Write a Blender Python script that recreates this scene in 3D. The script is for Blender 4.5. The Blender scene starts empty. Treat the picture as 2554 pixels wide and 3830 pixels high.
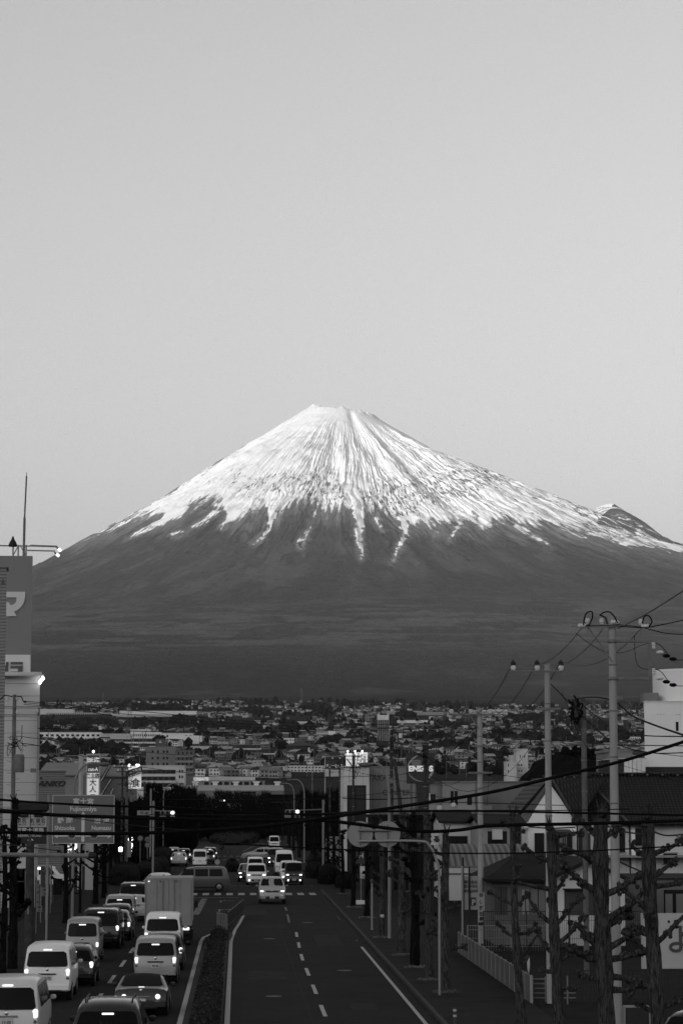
import bpy, bmesh, math, random
import numpy as np
from mathutils import Vector, Matrix
R = math.radians
SC = bpy.context.scene
COL = SC.collection
random.seed(7)
# ---------------------------------------------------------------- camera
FPX = 9043.0                      # focal length in pixels of the 2554 x 3830 photograph
CAMZ = 7.0
PITCH = math.atan((2990 - 1915) / FPX)
YAW = math.atan((1277 - 891) / FPX * math.cos(PITCH))
cam = bpy.data.cameras.new('camera'); camo = bpy.data.objects.new('camera', cam); COL.objects.link(camo)
cam.sensor_fit = 'VERTICAL'; cam.sensor_height = 36.0; cam.sensor_width = 24.0
cam.lens = 36.0 * FPX / 3830.0
cam.clip_start = 1.0; cam.clip_end = 120000
camo.location = (0, 0, CAMZ)
camo.rotation_euler = (R(90) + PITCH, 0, -YAW)
SC.camera = camo
cF = np.array([math.sin(YAW) * math.cos(PITCH), math.cos(YAW) * math.cos(PITCH), math.sin(PITCH)])
cR = np.array([math.cos(YAW), -math.sin(YAW), 0.0])
cU = np.cross(cR, cF)
def W(px, py, Y):
    """world point seen at photo pixel px, py and standing Y metres up the road"""
    d = cF + cR * ((px - 1277) / FPX) + cU * ((1915 - py) / FPX)
    t = Y / d[1]
    return Vector((d[0] * t, Y, CAMZ + d[2] * t))
def G(px, py, z=0.0):
    """world point of the ground (height z) seen at photo pixel px, py"""
    d = cF + cR * ((px - 1277) / FPX) + cU * ((1915 - py) / FPX)
    t = (z - CAMZ) / d[2]
    return Vector((d[0] * t, d[1] * t, z))
def PX(x, y, z):
    v = np.stack([np.asarray(x, float), np.asarray(y, float), np.asarray(z, float) - CAMZ])
    f = np.tensordot(cF, v, 1); r = np.tensordot(cR, v, 1); u = np.tensordot(cU, v, 1)
    return 1277 + FPX * r / f, 1915 - FPX * u / f
# ---------------------------------------------------------------- sky, sun, exposure
SUN_EL, SUN_AZ = R(7.0), R(139)           # azimuth counter-clockwise from the road direction (+Y)
SUNV = Vector((-math.sin(SUN_AZ) * math.cos(SUN_EL), math.cos(SUN_AZ) * math.cos(SUN_EL), math.sin(SUN_EL)))
world = bpy.data.worlds.new('World'); SC.world = world; world.use_nodes = True
nt = world.node_tree; nt.nodes.clear()
sky = nt.nodes.new('ShaderNodeTexSky'); sky.sky_type = 'NISHITA'; sky.sun_disc = False
sky.sun_elevation = SUN_EL
sky.sun_rotation = math.atan2(SUNV.x, SUNV.y)
sky.air_density = 1.4; sky.dust_density = 3.3; sky.ozone_density = 1.0
bw = nt.nodes.new('ShaderNodeRGBToBW')    # black and white picture: the sky's luminance only
bg = nt.nodes.new('ShaderNodeBackground'); bg.inputs['Strength'].default_value = 0.15
ow = nt.nodes.new('ShaderNodeOutputWorld')
nt.links.new(sky.outputs[0], bw.inputs[0]); nt.links.new(bw.outputs[0], bg.inputs['Color']); nt.links.new(bg.outputs[0], ow.inputs['Surface'])
sl = bpy.data.lights.new('sun', 'SUN'); sl.energy = 1.35; sl.angle = R(0.5); sl.color = (1, 1, 1)
so = bpy.data.objects.new('sun', sl); COL.objects.link(so)
so.rotation_euler = SUNV.to_track_quat('Z', 'Y').to_euler()
SC.view_settings.view_transform = 'Standard'; SC.view_settings.look = 'None'
SC.view_settings.gamma = 1.0; SC.view_settings.exposure = 0.95
SC.view_settings.use_curve_mapping = False
SC.cycles.max_bounces = 5; SC.cycles.diffuse_bounces = 2; SC.cycles.glossy_bounces = 3
SC.cycles.transparent_max_bounces = 6; SC.cycles.volume_bounces = 0
SC.cycles.caustics_reflective = False; SC.cycles.caustics_refractive = False
SC.cycles.use_denoising = True; SC.cycles.denoising_prefilter = 'NONE'
# ---------------------------------------------------------------- materials (all grey: the photograph is black and white)
MATS = {}
def mat(name, v, rough=0.7, var=0.0, scale=1.0, stretch=(1, 1, 1), bump=0.0, spec=0.3, metal=0.0, emit=0.0, bscale=None, detail=4, coat=0.0):
    if name in MATS: return MATS[name]
    m = bpy.data.materials.new(name); m.use_nodes = True
    t = m.node_tree; b = t.nodes['Principled BSDF']
    b.inputs['Base Color'].default_value = (v, v, v, 1)
    b.inputs['Roughness'].default_value = rough
    b.inputs['Specular IOR Level'].default_value = spec
    b.inputs['Metallic'].default_value = metal
    if coat: b.inputs['Coat Weight'].default_value = coat; b.inputs['Coat Roughness'].default_value = 0.08
    if emit:
        b.inputs['Emission Color'].default_value = (1, 1, 1, 1); b.inputs['Emission Strength'].default_value = emit
    if var or bump:
        tc = t.nodes.new('ShaderNodeTexCoord'); mp = t.nodes.new('ShaderNodeMapping')
        mp.inputs['Scale'].default_value = stretch
        t.links.new(tc.outputs['Object'], mp.inputs['Vector'])
        n = t.nodes.new('ShaderNodeTexNoise'); n.inputs['Scale'].default_value = scale; n.inputs['Detail'].default_value = detail
        n.inputs['Roughness'].default_value = 0.62
        t.links.new(mp.outputs[0], n.inputs['Vector'])
        if var:
            r = t.nodes.new('ShaderNodeMapRange')
            r.inputs['From Min'].default_value = 0.3; r.inputs['From Max'].default_value = 0.7
            r.inputs['To Min'].default_value = v * (1 - var); r.inputs['To Max'].default_value = min(0.95, v * (1 + var))
            t.links.new(n.outputs['Fac'], r.inputs['Value'])
            t.links.new(r.outputs[0], b.inputs['Base Color'])
        if bump:
            bn = n
            if bscale:
                bn = t.nodes.new('ShaderNodeTexNoise'); bn.inputs['Scale'].default_value = bscale; bn.inputs['Detail'].default_value = 3
                t.links.new(mp.outputs[0], bn.inputs['Vector'])
            bp = t.nodes.new('ShaderNodeBump'); bp.inputs['Strength'].default_value = bump; bp.inputs['Distance'].default_value = 0.05
            t.links.new(bn.outputs['Fac'], bp.inputs['Height']); t.links.new(bp.outputs[0], b.inputs['Normal'])
    MATS[name] = m
    return m
def node_mat(name, rough=0.8):
    m = bpy.data.materials.new(name); m.use_nodes = True; MATS[name] = m
    t = m.node_tree; b = t.nodes['Principled BSDF']; b.inputs['Roughness'].default_value = rough
    b.inputs['Specular IOR Level'].default_value = 0.25
    return m, t, b
# ---------------------------------------------------------------- objects
def tag(o, label=None, cat=None, group=None, kind=None):
    if label: o['label'] = label
    if cat: o['category'] = cat
    if group: o['group'] = group
    if kind: o['kind'] = kind
    return o
def thing(name, loc=(0, 0, 0), rz=0.0, label=None, cat=None, group=None):
    o = bpy.data.objects.new(name, None); COL.objects.link(o)
    o.location = loc; o.rotation_euler = (0, 0, rz); o.empty_display_size = 0.2
    return tag(o, label, cat, group)
def kids(o): return [c for c in bpy.data.objects if c.parent == o]
CH = {}
def copy_tree(o, loc=None, rz=None, parent=None, label=None, group=None, sc=None):
    c = o.copy(); COL.objects.link(c); c.parent = parent
    if loc is not None: c.location = loc
    if rz is not None: c.rotation_euler = (0, 0, rz)
    if sc is not None: c.scale = (sc, sc, sc) if not hasattr(sc, '__len__') else sc
    if label: c['label'] = label
    if group: c['group'] = group
    for ch in list(CH.get(o.name, [])):
        copy_tree(ch, parent=c)
    if parent is not None: CH.setdefault(parent.name, []).append(c)
    return c
class MB:
    """collects shapes, links them as one mesh object"""
    def __init__(s): s.v = []; s.f = []; s.m = []; s.cur = 0
    def add(s, vs, fs):
        n = len(s.v); s.v.extend([tuple(p) for p in vs]); s.f.extend([tuple(i + n for i in f) for f in fs]); s.m.extend([s.cur] * len(fs)); return s
    def box(s, cx, cy, cz, sx, sy, sz, rz=0.0, b=0.0):
        hx, hy, hz = sx / 2, sy / 2, sz / 2
        c, q = math.cos(rz), math.sin(rz)
        if b <= 0:
            pts = [(x, y, z) for z in (-hz, hz) for x, y in ((-hx, -hy), (hx, -hy), (hx, hy), (-hx, hy))]
            fs = [(3, 2, 1, 0), (4, 5, 6, 7), (0, 1, 5, 4), (1, 2, 6, 5), (2, 3, 7, 6), (3, 0, 4, 7)]
        else:
            ring = [(-hx + b, -hy), (hx - b, -hy), (hx, -hy + b), (hx, hy - b), (hx - b, hy), (-hx + b, hy), (-hx, hy - b), (-hx, -hy + b)]
            inn = [(x * (hx - b) / hx, y * (hy - b) / hy) for x, y in ring]
            pts = [(x, y, -hz) for x, y in inn] + [(x, y, -hz + b) for x, y in ring] + [(x, y, hz - b) for x, y in ring] + [(x, y, hz) for x, y in inn]
            fs = [tuple(range(7, -1, -1)), tuple(range(24, 32))]
            for k in range(3):
                for i in range(8): j = (i + 1) % 8; fs.append((k * 8 + i, k * 8 + j, k * 8 + 8 + j, k * 8 + 8 + i))
        return s.add([(cx + x * c - y * q, cy + x * q + y * c, cz + z) for x, y, z in pts], fs)
    def bb(s, x0, x1, y0, y1, z0, z1, b=0.0): return s.box((x0 + x1) / 2, (y0 + y1) / 2, (z0 + z1) / 2, x1 - x0, y1 - y0, z1 - z0, 0, b)
    def tube(s, pts, r, n=8, caps=True):
        pts = [Vector(p) for p in pts]; k = len(pts)
        rr = r if hasattr(r, '__len__') else [r] * k
        vs = []; up0 = None
        for i, p in enumerate(pts):
            d = (pts[min(i + 1, k - 1)] - pts[max(i - 1, 0)]).normalized()
            a = d.cross(Vector((0, 0, 1)))
            if a.length < 0.05: a = d.cross(Vector((0, 1, 0))) if up0 is None else up0 - d * up0.dot(d)
            a.normalize()
            if up0 is not None and a.dot(up0) < 0: a = -a
            up0 = a
            b = d.cross(a).normalized()
            for j in range(n):
                t = 2 * math.pi * j / n
                vs.append(p + (a * math.cos(t) + b * math.sin(t)) * rr[i])
        fs = []
        for i in range(k - 1):
            for j in range(n):
                j2 = (j + 1) % n; fs.append((i * n + j, i * n + j2, (i + 1) * n + j2, (i + 1) * n + j))
        if caps: fs.append(tuple(range(n - 1, -1, -1))); fs.append(tuple((k - 1) * n + j for j in range(n)))
        return s.add(vs, fs)
    def lathe(s, prof, c=(0, 0, 0), n=16, axis='z'):
        vs = []
        for r, h in prof:
            for j in range(n):
                t = 2 * math.pi * j / n; a, b = r * math.cos(t), r * math.sin(t)
                vs.append((c[0] + a, c[1] + b, c[2] + h) if axis == 'z' else ((c[0] + h, c[1] + a, c[2] + b) if axis == 'x' else (c[0] + a, c[1] + h, c[2] + b)))
        fs = []
        for i in range(len(prof) - 1):
            for j in range(n):
                j2 = (j + 1) % n; fs.append((i * n + j, i * n + j2, (i + 1) * n + j2, (i + 1) * n + j))
        fs.append(tuple(range(n - 1, -1, -1))); fs.append(tuple((len(prof) - 1) * n + j for j in range(n)))
        return s.add(vs, fs)
    def prism(s, poly, y0, y1):
        """polygon in x, z pulled from y0 to y1"""
        n = len(poly)
        vs = [(x, y0, z) for x, z in poly] + [(x, y1, z) for x, z in poly]
        fs = [tuple(range(n)), tuple(range(2 * n - 1, n - 1, -1))] + [(i, i + n, (i + 1) % n + n, (i + 1) % n) for i in range(n)]
        return s.add(vs, fs)
    def prismx(s, poly, x0, x1):
        """polygon in y, z pulled from x0 to x1"""
        n = len(poly)
        vs = [(x0, y, z) for y, z in poly] + [(x1, y, z) for y, z in poly]
        fs = [tuple(range(n - 1, -1, -1)), tuple(range(n, 2 * n))] + [(i, (i + 1) % n, (i + 1) % n + n, i + n) for i in range(n)]
        return s.add(vs, fs)
    def blob(s, c, r, sub=1, jit=0.2, sc=(1, 1, 1), rng=random):
        bm = bmesh.new(); bmesh.ops.create_icosphere(bm, subdivisions=sub, radius=1.0)
        vs = []
        for v in bm.verts:
            k = r * (1 + rng.uniform(-jit, jit)); vs.append((c[0] + v.co.x * k * sc[0], c[1] + v.co.y * k * sc[1], c[2] + v.co.z * k * sc[2]))
        fs = [tuple(v.index for v in f.verts) for f in bm.faces]
        bm.free(); return s.add(vs, fs)
    def quad(s, a, b, c, d): return s.add([a, b, c, d], [(0, 1, 2, 3)])
    def build(s, name, m, parent=None, smooth=False, ang=40):
        me = bpy.data.meshes.new(name); me.from_pydata(s.v, [], s.f)
        ms = m if isinstance(m, (list, tuple)) else [m]
        for x in ms: me.materials.append(x)
        if len(ms) > 1: me.polygons.foreach_set('material_index', s.m)
        bm = bmesh.new(); bm.from_mesh(me); bmesh.ops.recalc_face_normals(bm, faces=bm.faces); bm.to_mesh(me); bm.free()
        if smooth:
            me.polygons.foreach_set('use_smooth', [True] * len(me.polygons))
            me.set_sharp_from_angle(angle=R(ang))
        me.update()
        o = bpy.data.objects.new(name, me); COL.objects.link(o)
        if parent is not None: o.parent = parent; CH.setdefault(parent.name, []).append(o)
        return o
def grid_obj(name, X, Y, Z, m, attrs=None, smooth=True):
    """heightfield from 2-D arrays"""
    h, w = X.shape
    co = np.stack([X, Y, Z], -1).reshape(-1, 3).astype(np.float32)
    i = np.arange(h * w).reshape(h, w)
    q = np.stack([i[:-1, :-1], i[:-1, 1:], i[1:, 1:], i[1:, :-1]], -1).reshape(-1, 4).astype(np.int32)
    me = bpy.data.meshes.new(name)
    me.vertices.add(h * w); me.vertices.foreach_set('co', co.ravel())
    n = len(q); me.loops.add(n * 4); me.loops.foreach_set('vertex_index', q.ravel())
    me.polygons.add(n); me.polygons.foreach_set('loop_start', np.arange(0, n * 4, 4, dtype=np.int32)); me.polygons.foreach_set('loop_total', np.full(n, 4, dtype=np.int32))
    me.update(calc_edges=True)
    me.polygons.foreach_set('use_smooth', np.full(n, smooth))
    for k, a in (attrs or {}).items():
        at = me.attributes.new(k, 'FLOAT', 'POINT'); at.data.foreach_set('value', a.ravel().astype(np.float32))
    me.materials.append(m)
    o = bpy.data.objects.new(name, me); COL.objects.link(o)
    return o
# numpy value noise
def _hash(ix, iy, seed):
    h = (ix.astype(np.int64) * 374761393 + iy.astype(np.int64) * 668265263 + seed * 974711) & 0xffffffff
    h = ((h ^ (h >> 13)) * 1274126177) & 0xffffffff
    h = h ^ (h >> 16)
    return (h & 0xffff) / 65535.0
def vnoise(x, y, seed=0):
    x0 = np.floor(x); y0 = np.floor(y); fx = x - x0; fy = y - y0
    fx = fx * fx * (3 - 2 * fx); fy = fy * fy * (3 - 2 * fy)
    a = _hash(x0, y0, seed); b = _hash(x0 + 1, y0, seed); c = _hash(x0, y0 + 1, seed); d = _hash(x0 + 1, y0 + 1, seed)
    return (a + (b - a) * fx) * (1 - fy) + (c + (d - c) * fx) * fy
def fbm(x, y, seed=0, oct=4, gain=0.5):
    s = 0; a = 1; t = 0
    for k in range(oct):
        s = s + a * vnoise(x * 2 ** k, y * 2 ** k, seed + k * 17); t += a; a *= gain
    return s / t
def sstep(a, b, x):
    t = np.clip((x - a) / (b - a), 0, 1); return t * t * (3 - 2 * t)
# lettering as flat mesh, facing the camera (-Y) or turned by rz
FC = {}
def text_mesh(name, body, size, m, parent=None, loc=(0, 0, 0), rz=0.0, bold=0.0, ext=0.01, sx=1.0, shear=0.0, spacing=1.0, align='CENTER', tilt=0.0):
    cu = bpy.data.curves.new(name, 'FONT'); cu.body = body; cu.size = size; cu.extrude = ext; cu.offset = bold
    cu.align_x = align; cu.align_y = 'CENTER'; cu.shear = shear; cu.space_character = spacing; cu.resolution_u = 3
    to = bpy.data.objects.new(name, cu); COL.objects.link(to)
    dg = bpy.context.evaluated_depsgraph_get()
    me = bpy.data.meshes.new_from_object(to.evaluated_get(dg)); 
    bpy.data.objects.remove(to); bpy.data.curves.remove(cu)
    me.transform(Matrix.Diagonal((sx, 1, 1, 1)))
    if tilt: me.transform(Matrix.Rotation(tilt, 4, 'Z'))
    me.transform(Matrix.Rotation(R(90), 4, 'X')); me.materials.clear(); me.materials.append(m)
    o = bpy.data.objects.new(name, me); COL.objects.link(o); o.location = loc; o.rotation_euler = (0, 0, rz)
    if parent is not None: o.parent = parent; CH.setdefault(parent.name, []).append(o)
    return o
# ================================================================ terrain and mountain
D_S = 22700.0
cm = W(1290, 1510, D_S); CX, CY = cm.x, cm.y
def prof_from(pts):
    r, h = [], []
    for px, py in pts:
        p = W(px, py, D_S); r.append(abs(p.x - CX)); h.append(p.z)
    o = np.argsort(r); return np.array(r)[o], np.array(h)[o]
LPX = ([(1165, 1510), (1135, 1527), (1080, 1561), (1000, 1608), (905, 1666), (850, 1694), (800, 1730), (700, 1790), (640, 1834), (560, 1880), (480, 1924), (400, 1966), (300, 2020), (200, 2070), (110, 2117)])
RPX = ([(1390, 1540), (1440, 1572), (1520, 1618), (1600, 1662), (1680, 1700), (1760, 1728), (1840, 1758), (1920, 1790), (2000, 1820), (2080, 1852), (2160, 1884), (2240, 1912), (2330, 1945), (2430, 1985), (2554, 2034)])
LP, RP = prof_from(LPX), prof_from(RPX)
def radial(P, r, r0):
    rr, hh = P
    q = np.arange(0, 3600, 40.0); base = np.where(q > rr[-1], hh[-1] * np.exp(-(q - rr[-1]) / r0), np.interp(q, rr, hh)); sm = base.copy()
    for i in range(len(q)):
        w_ = min(5, max(0, int((q[i] - 330) / 60))); sm[i] = base[max(0, i - w_):i + w_ + 1].mean() if q[i] < 3300 else base[i]
    out = np.interp(r, q, sm)
    far = hh[-1] * np.exp(-(r - rr[-1]) / r0)
    return np.where(r > 3300, far, out)
def ground_far(Y):
    return np.interp(Y, [-5000, 640, 800, 1000, 1300, 2000, 3000, 4000, 5000, 6500, 8000, 9500, 11000],
                     [0, 0, 1.5, 5, 13, 40, 84, 130, 182, 258, 330, 420, 520])
def height(x, y):
    dx = x - CX; dy = y - CY
    r = np.hypot(dx, dy) + 1e-6
    sn = dx / r
    w = 0.5 + 0.5 * sn
    mL = radial(LP, r, 5750.0); mR = radial(RP, r, 6050.0)
    m = mL * (1 - w) + mR * w
    phi = np.arctan2(dx, -dy)
    return m, r, phi
HX, HY, HR = CX + 2500, CY - 150, 0
hp = W(2288, 1886, CY - 300)
def ridged(a): return 1 - np.abs(2 * a - 1)
def mount_z(x, y, cone_on=True):
    m, r, phi = height(x, y)
    # crater: rim height by direction, hollow inside
    rimr = 300 + 20 * np.sin(phi * 3)
    # radial ribs and gullies
    wob = 0.05 * (fbm(phi * 6, r / 700.0, 3, 3) - 0.5) + 0.02 * (fbm(phi * 20, r / 250.0, 9, 2) - 0.5)
    p = phi + wob
    env = sstep(250, 900, r) * (1 - 0.75 * sstep(3000, 6500, r))
    amp1 = 1 - sstep(2600, 5200, r)
    pw = p + 0.06 * (fbm(p * 11, r / 900.0, 23, 4) - 0.5) * sstep(200, 1500, r)
    brk = 0.35 + 1.3 * fbm(p * 13, r / 520.0, 27, 3)
    g = (fbm(pw * 9 + 4.2, r / 4200.0, 21, 3) - 0.5) * 90 * (0.2 + amp1) * sstep(300, 1500, r)
    g += brk * (ridged(fbm(pw * 27, r / 900.0, 33, 3)) - 0.5) * 30 * (0.25 + amp1) * sstep(200, 1300, r)
    g += brk * (ridged(fbm(pw * 80, r / 420.0, 41, 3)) - 0.5) * 20 * (0.3 + amp1) * sstep(300, 1600, r)
    g += (fbm(pw * 190, r / 330.0, 47, 2) - 0.5) * 16 * (0.3 + amp1) * sstep(300, 1300, r)
    g += (fbm(x / 120.0, y / 120.0, 55, 4) - 0.5) * 40
    g += (fbm(x / 1500.0, y / 1500.0, 57, 3) - 0.5) * 160 * sstep(3500, 7000, r) * (1 - sstep(11000, 13500, r))
    g = g * (1 - sstep(11000, 13000, r))
    side = np.abs(np.sin(phi))
    keep = 1 - 0.80 * sstep(0.86, 0.99, side)          # the outline stays as photographed
    z = m + g * env * keep * 0.95
    # big gully (centre right) and the shoulder ridge right of it
    def gully(ph0, wd, dep, r0, r1, bend=0.0):
        return -dep * np.exp(-((phi - ph0 - bend * (r - 1500) / 3000.0) / wd) ** 2) * sstep(r0, r0 + 500, r) * (1 - sstep(r1 - 900, r1, r))
    z = z + gully(0.10, 0.07, 38, 150, 3600, 0.02) + gully(-0.12, 0.04, 30, 700, 3300) + gully(0.33, 0.05, 45, 500, 3400) + gully(-0.55, 0.05, 30, 900, 4200)
    z = z - gully(0.62, 0.07, 45, 500, 3300, -0.18)
    # crater rim
    zt = m - 150 * (1 - np.clip(r / rimr, 0, 1)) + 34 * np.exp(-((phi + 1.45) / 0.35) ** 2 - ((r - 300) / 70.0) ** 2) + (vnoise(phi * 7, r / 150, 71) - 0.5) * 34 * sstep(80, 250, r)
    k = sstep(rimr + 90, rimr - 10, r)
    z = z * (1 - k) + zt * k
    if cone_on:
        # parasitic cone on the right flank with its crater on the left of it
        q = np.hypot((x - hp.x), (y - hp.y))
        base = z
        q = np.hypot(np.maximum(0, np.maximum(x - hp.x, hp.x - 150 - x)), y - hp.y)
        cone = hp.z + 18 - q * 0.72 - 0.14 * np.clip(hp.x - x, 0, 150)
        z = np.maximum(z, cone + (fbm(np.arctan2(x - hp.x, y - hp.y) * 9, q / 300, 5, 3) - 0.5) * 60 * sstep(30, 200, q))
        cq = np.hypot((x - (hp.x - 330)) / 1.3, (y - hp.y + 120))
        z = z - 120 * np.exp(-(cq / 150.0) ** 2)
    bl = sstep(8200, 10600, y)
    return (ground_far(y) + (fbm(x / 900.0, y / 900.0, 91, 3) - 0.5) * 26) * (1 - bl) + z * bl
def plain_z(x, y):
    z = ground_far(y)
    e = sstep(700, 2500, y)
    z = z + e * (fbm(x / 900.0, y / 900.0, 91, 3) - 0.5) * 26
    m, r, phi = height(x, y)
    bl = sstep(8200, 10600, y)
    return z * (1 - bl) + m * bl
def gz(x, y):
    return float(plain_z(np.array([float(x)]), np.array([float(y)]))[0])

# lower or raise the two flank profiles until the outline stands where the real one does
_r = np.linspace(150, 3600, 170)
for _ in range(5):
    for P, TX, sg in ((LP, LPX, -1), (RP, RPX, 1)):
        A, B = np.meshgrid(_r, np.linspace(sg * 0.6, sg * 1.75, 110), indexing='ij'); xx = CX + A * np.sin(B); yy = CY - A * np.cos(B); u_, v_ = PX(xx, yy, mount_z(xx, yy, False)); u_ = u_.ravel(); v_ = v_.ravel()
        T = sorted(TX, key=lambda q: abs(q[0] - 1290))
        for i, (tx, ty) in enumerate(T):
            near_ = np.abs(u_ - tx) < 14
            if near_.any(): P[1][i] += np.clip((np.min(v_[near_] + 0.0) - ty) * D_S / FPX, -80, 80) * 0.8
# snow cover of the mountain: where the snow lies, as on the real slopes
SNOWLINE = [(0, 1900), (110, 1950), (200, 1990), (300, 2000), (360, 1984), (420, 1966), (480, 1942), (540, 1926), (600, 1938), (675, 1930), (712, 1888), (770, 1870), (830, 1880), (850, 1935), (885, 1942), (940, 1912), (992, 1888), (1040, 1915), (1085, 1880), (1130, 1860), (1165, 1868), (1226, 1902), (1302, 1897), (1391, 1908), (1444, 1918), (1510, 1940), (1620, 1968), (1716, 1962), (1768, 1946), (1805, 1978), (1871, 1938), (1945, 1968), (2033, 1952), (2121, 1978), (2210, 1988), (2320, 2016), (2445, 2038), (2554, 2064)]
TONGUES = [  # (centre line pixels, width)
    [(470, 1950, 60), (430, 1972, 50), (520, 1975, 4), (480, 2005, 4)],
]
def seg_mask(u, v, pts, k=0.78):
    best = np.full(u.shape, -9.0)
    for (x0, y0, w0), (x1, y1, w1) in zip(pts[:-1], pts[1:]):
        dx, dy = x1 - x0, y1 - y0
        t = np.clip(((u - x0) * dx + (v - y0) * dy) / (dx * dx + dy * dy), 0, 1)
        d = np.hypot(u - x0 - t * dx, v - y0 - t * dy); w = w0 + (w1 - w0) * t
        best = np.maximum(best, (w * k - d) / 6.0)
    return best
LINES = [
    [(680, 1905, 26), (620, 1940, 20), (550, 1980, 10), (485, 2012, 3), (470, 2018, 1)], [(470, 1950, 3), (420, 1975, 2), (350, 2010, .5)],
    [(840, 1870, 16), (810, 1905, 12), (760, 1950, 6), (700, 1985, 3), (640, 2000, 4)],
    [(900, 1900, 20), (860, 1935, 22), (830, 1975, 6)],
    [(1000, 1870, 22), (1020, 1920, 18), (1010, 1970, 8), (975, 2010, 6), (945, 2035, 3)],
    [(1190, 1880, 12), (1175, 1920, 9), (1158, 1975, 7), (1140, 2010, 4), (1118, 2030, 4), (1112, 2045, 4), (1128, 2058, 3)],
    [(1290, 1790, 20), (1310, 1840, 28), (1335, 1880, 36), (1345, 1920, 30), (1343, 1960, 22), (1340, 2000, 11), (1350, 2040, 9), (1355, 2060, 6), (1348, 2090, 4)],
    [(1390, 1900, 10), (1410, 1945, 6), (1430, 1985, 2)],
    [(1495, 1900, 22), (1510, 1950, 20), (1515, 2000, 13), (1505, 2030, 9), (1485, 2060, 6), (1470, 2100, 2)],
    [(1720, 1955, 14), (1700, 1990, 7), (1680, 2015, 3)],
    [(1925, 1960, 12), (1960, 1990, 7), (2040, 2035, 4), (2060, 2048, 1)],
    [(2210, 1995, 8), (2290, 2010, 12), (2330, 2030, 14), (2440, 2040, 6)],
    [(2335, 1970, 4), (2400, 2005, 9), (2450, 2035, 9), (2554, 2062, 4)],
]
ROCKY = [  # bare ribs showing through: centre pixels, radii, strength
    (1240, 1830, 130, 70, 1.0), (1420, 1860, 120, 70, 1.0), (1530, 1850, 90, 80, 0.85), (1000, 1800, 130, 60, 0.7), (1700, 1840, 90, 50, 1.1),
    (1180, 1780, 110, 60, 0.6), (1780, 1760, 150, 34, 1.1), (1900, 1800, 150, 30, 1.0), (2080, 1868, 110, 22, 0.9), (620, 1820, 200, 60, 0.25), (800, 1780, 200, 70, 0.3), (2290, 1950, 75, 45, 2.6), (2420, 1990, 90, 30, 1.9), (2190, 1902, 60, 16, 1.6), (1330, 1800, 60, 70, -0.6), (1600, 1790, 80, 60, 0.2)]
DARKLINES = [[(2220, 1938, 2), (2130, 1960, 2), (2110, 1972, 1)], [(1690, 1712, 3), (1730, 1750, 4), (1830, 1800, 3), (1960, 1880, 3), (2010, 1925, 2)], [(1900, 1745, 3), (2000, 1800, 4), (2110, 1850, 3)],
             [(1860, 1880, 4), (1960, 1905, 4), (2080, 1950, 3)], [(1520, 1640, 2), (1620, 1700, 3), (1720, 1745, 2)], [(960, 1640, 7), (900, 1672, 9), (820, 1712, 8), (760, 1750, 6)], [(700, 1792, 3), (560, 1876, 4), (440, 1940, 3)]]
SILX = [110, 200, 300, 400, 480, 560, 640, 700, 800, 850, 905, 950, 1000]; SILY = [2117, 2070, 2020, 1966, 1924, 1880, 1834, 1790, 1730, 1694, 1666, 1636, 1606]
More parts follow.
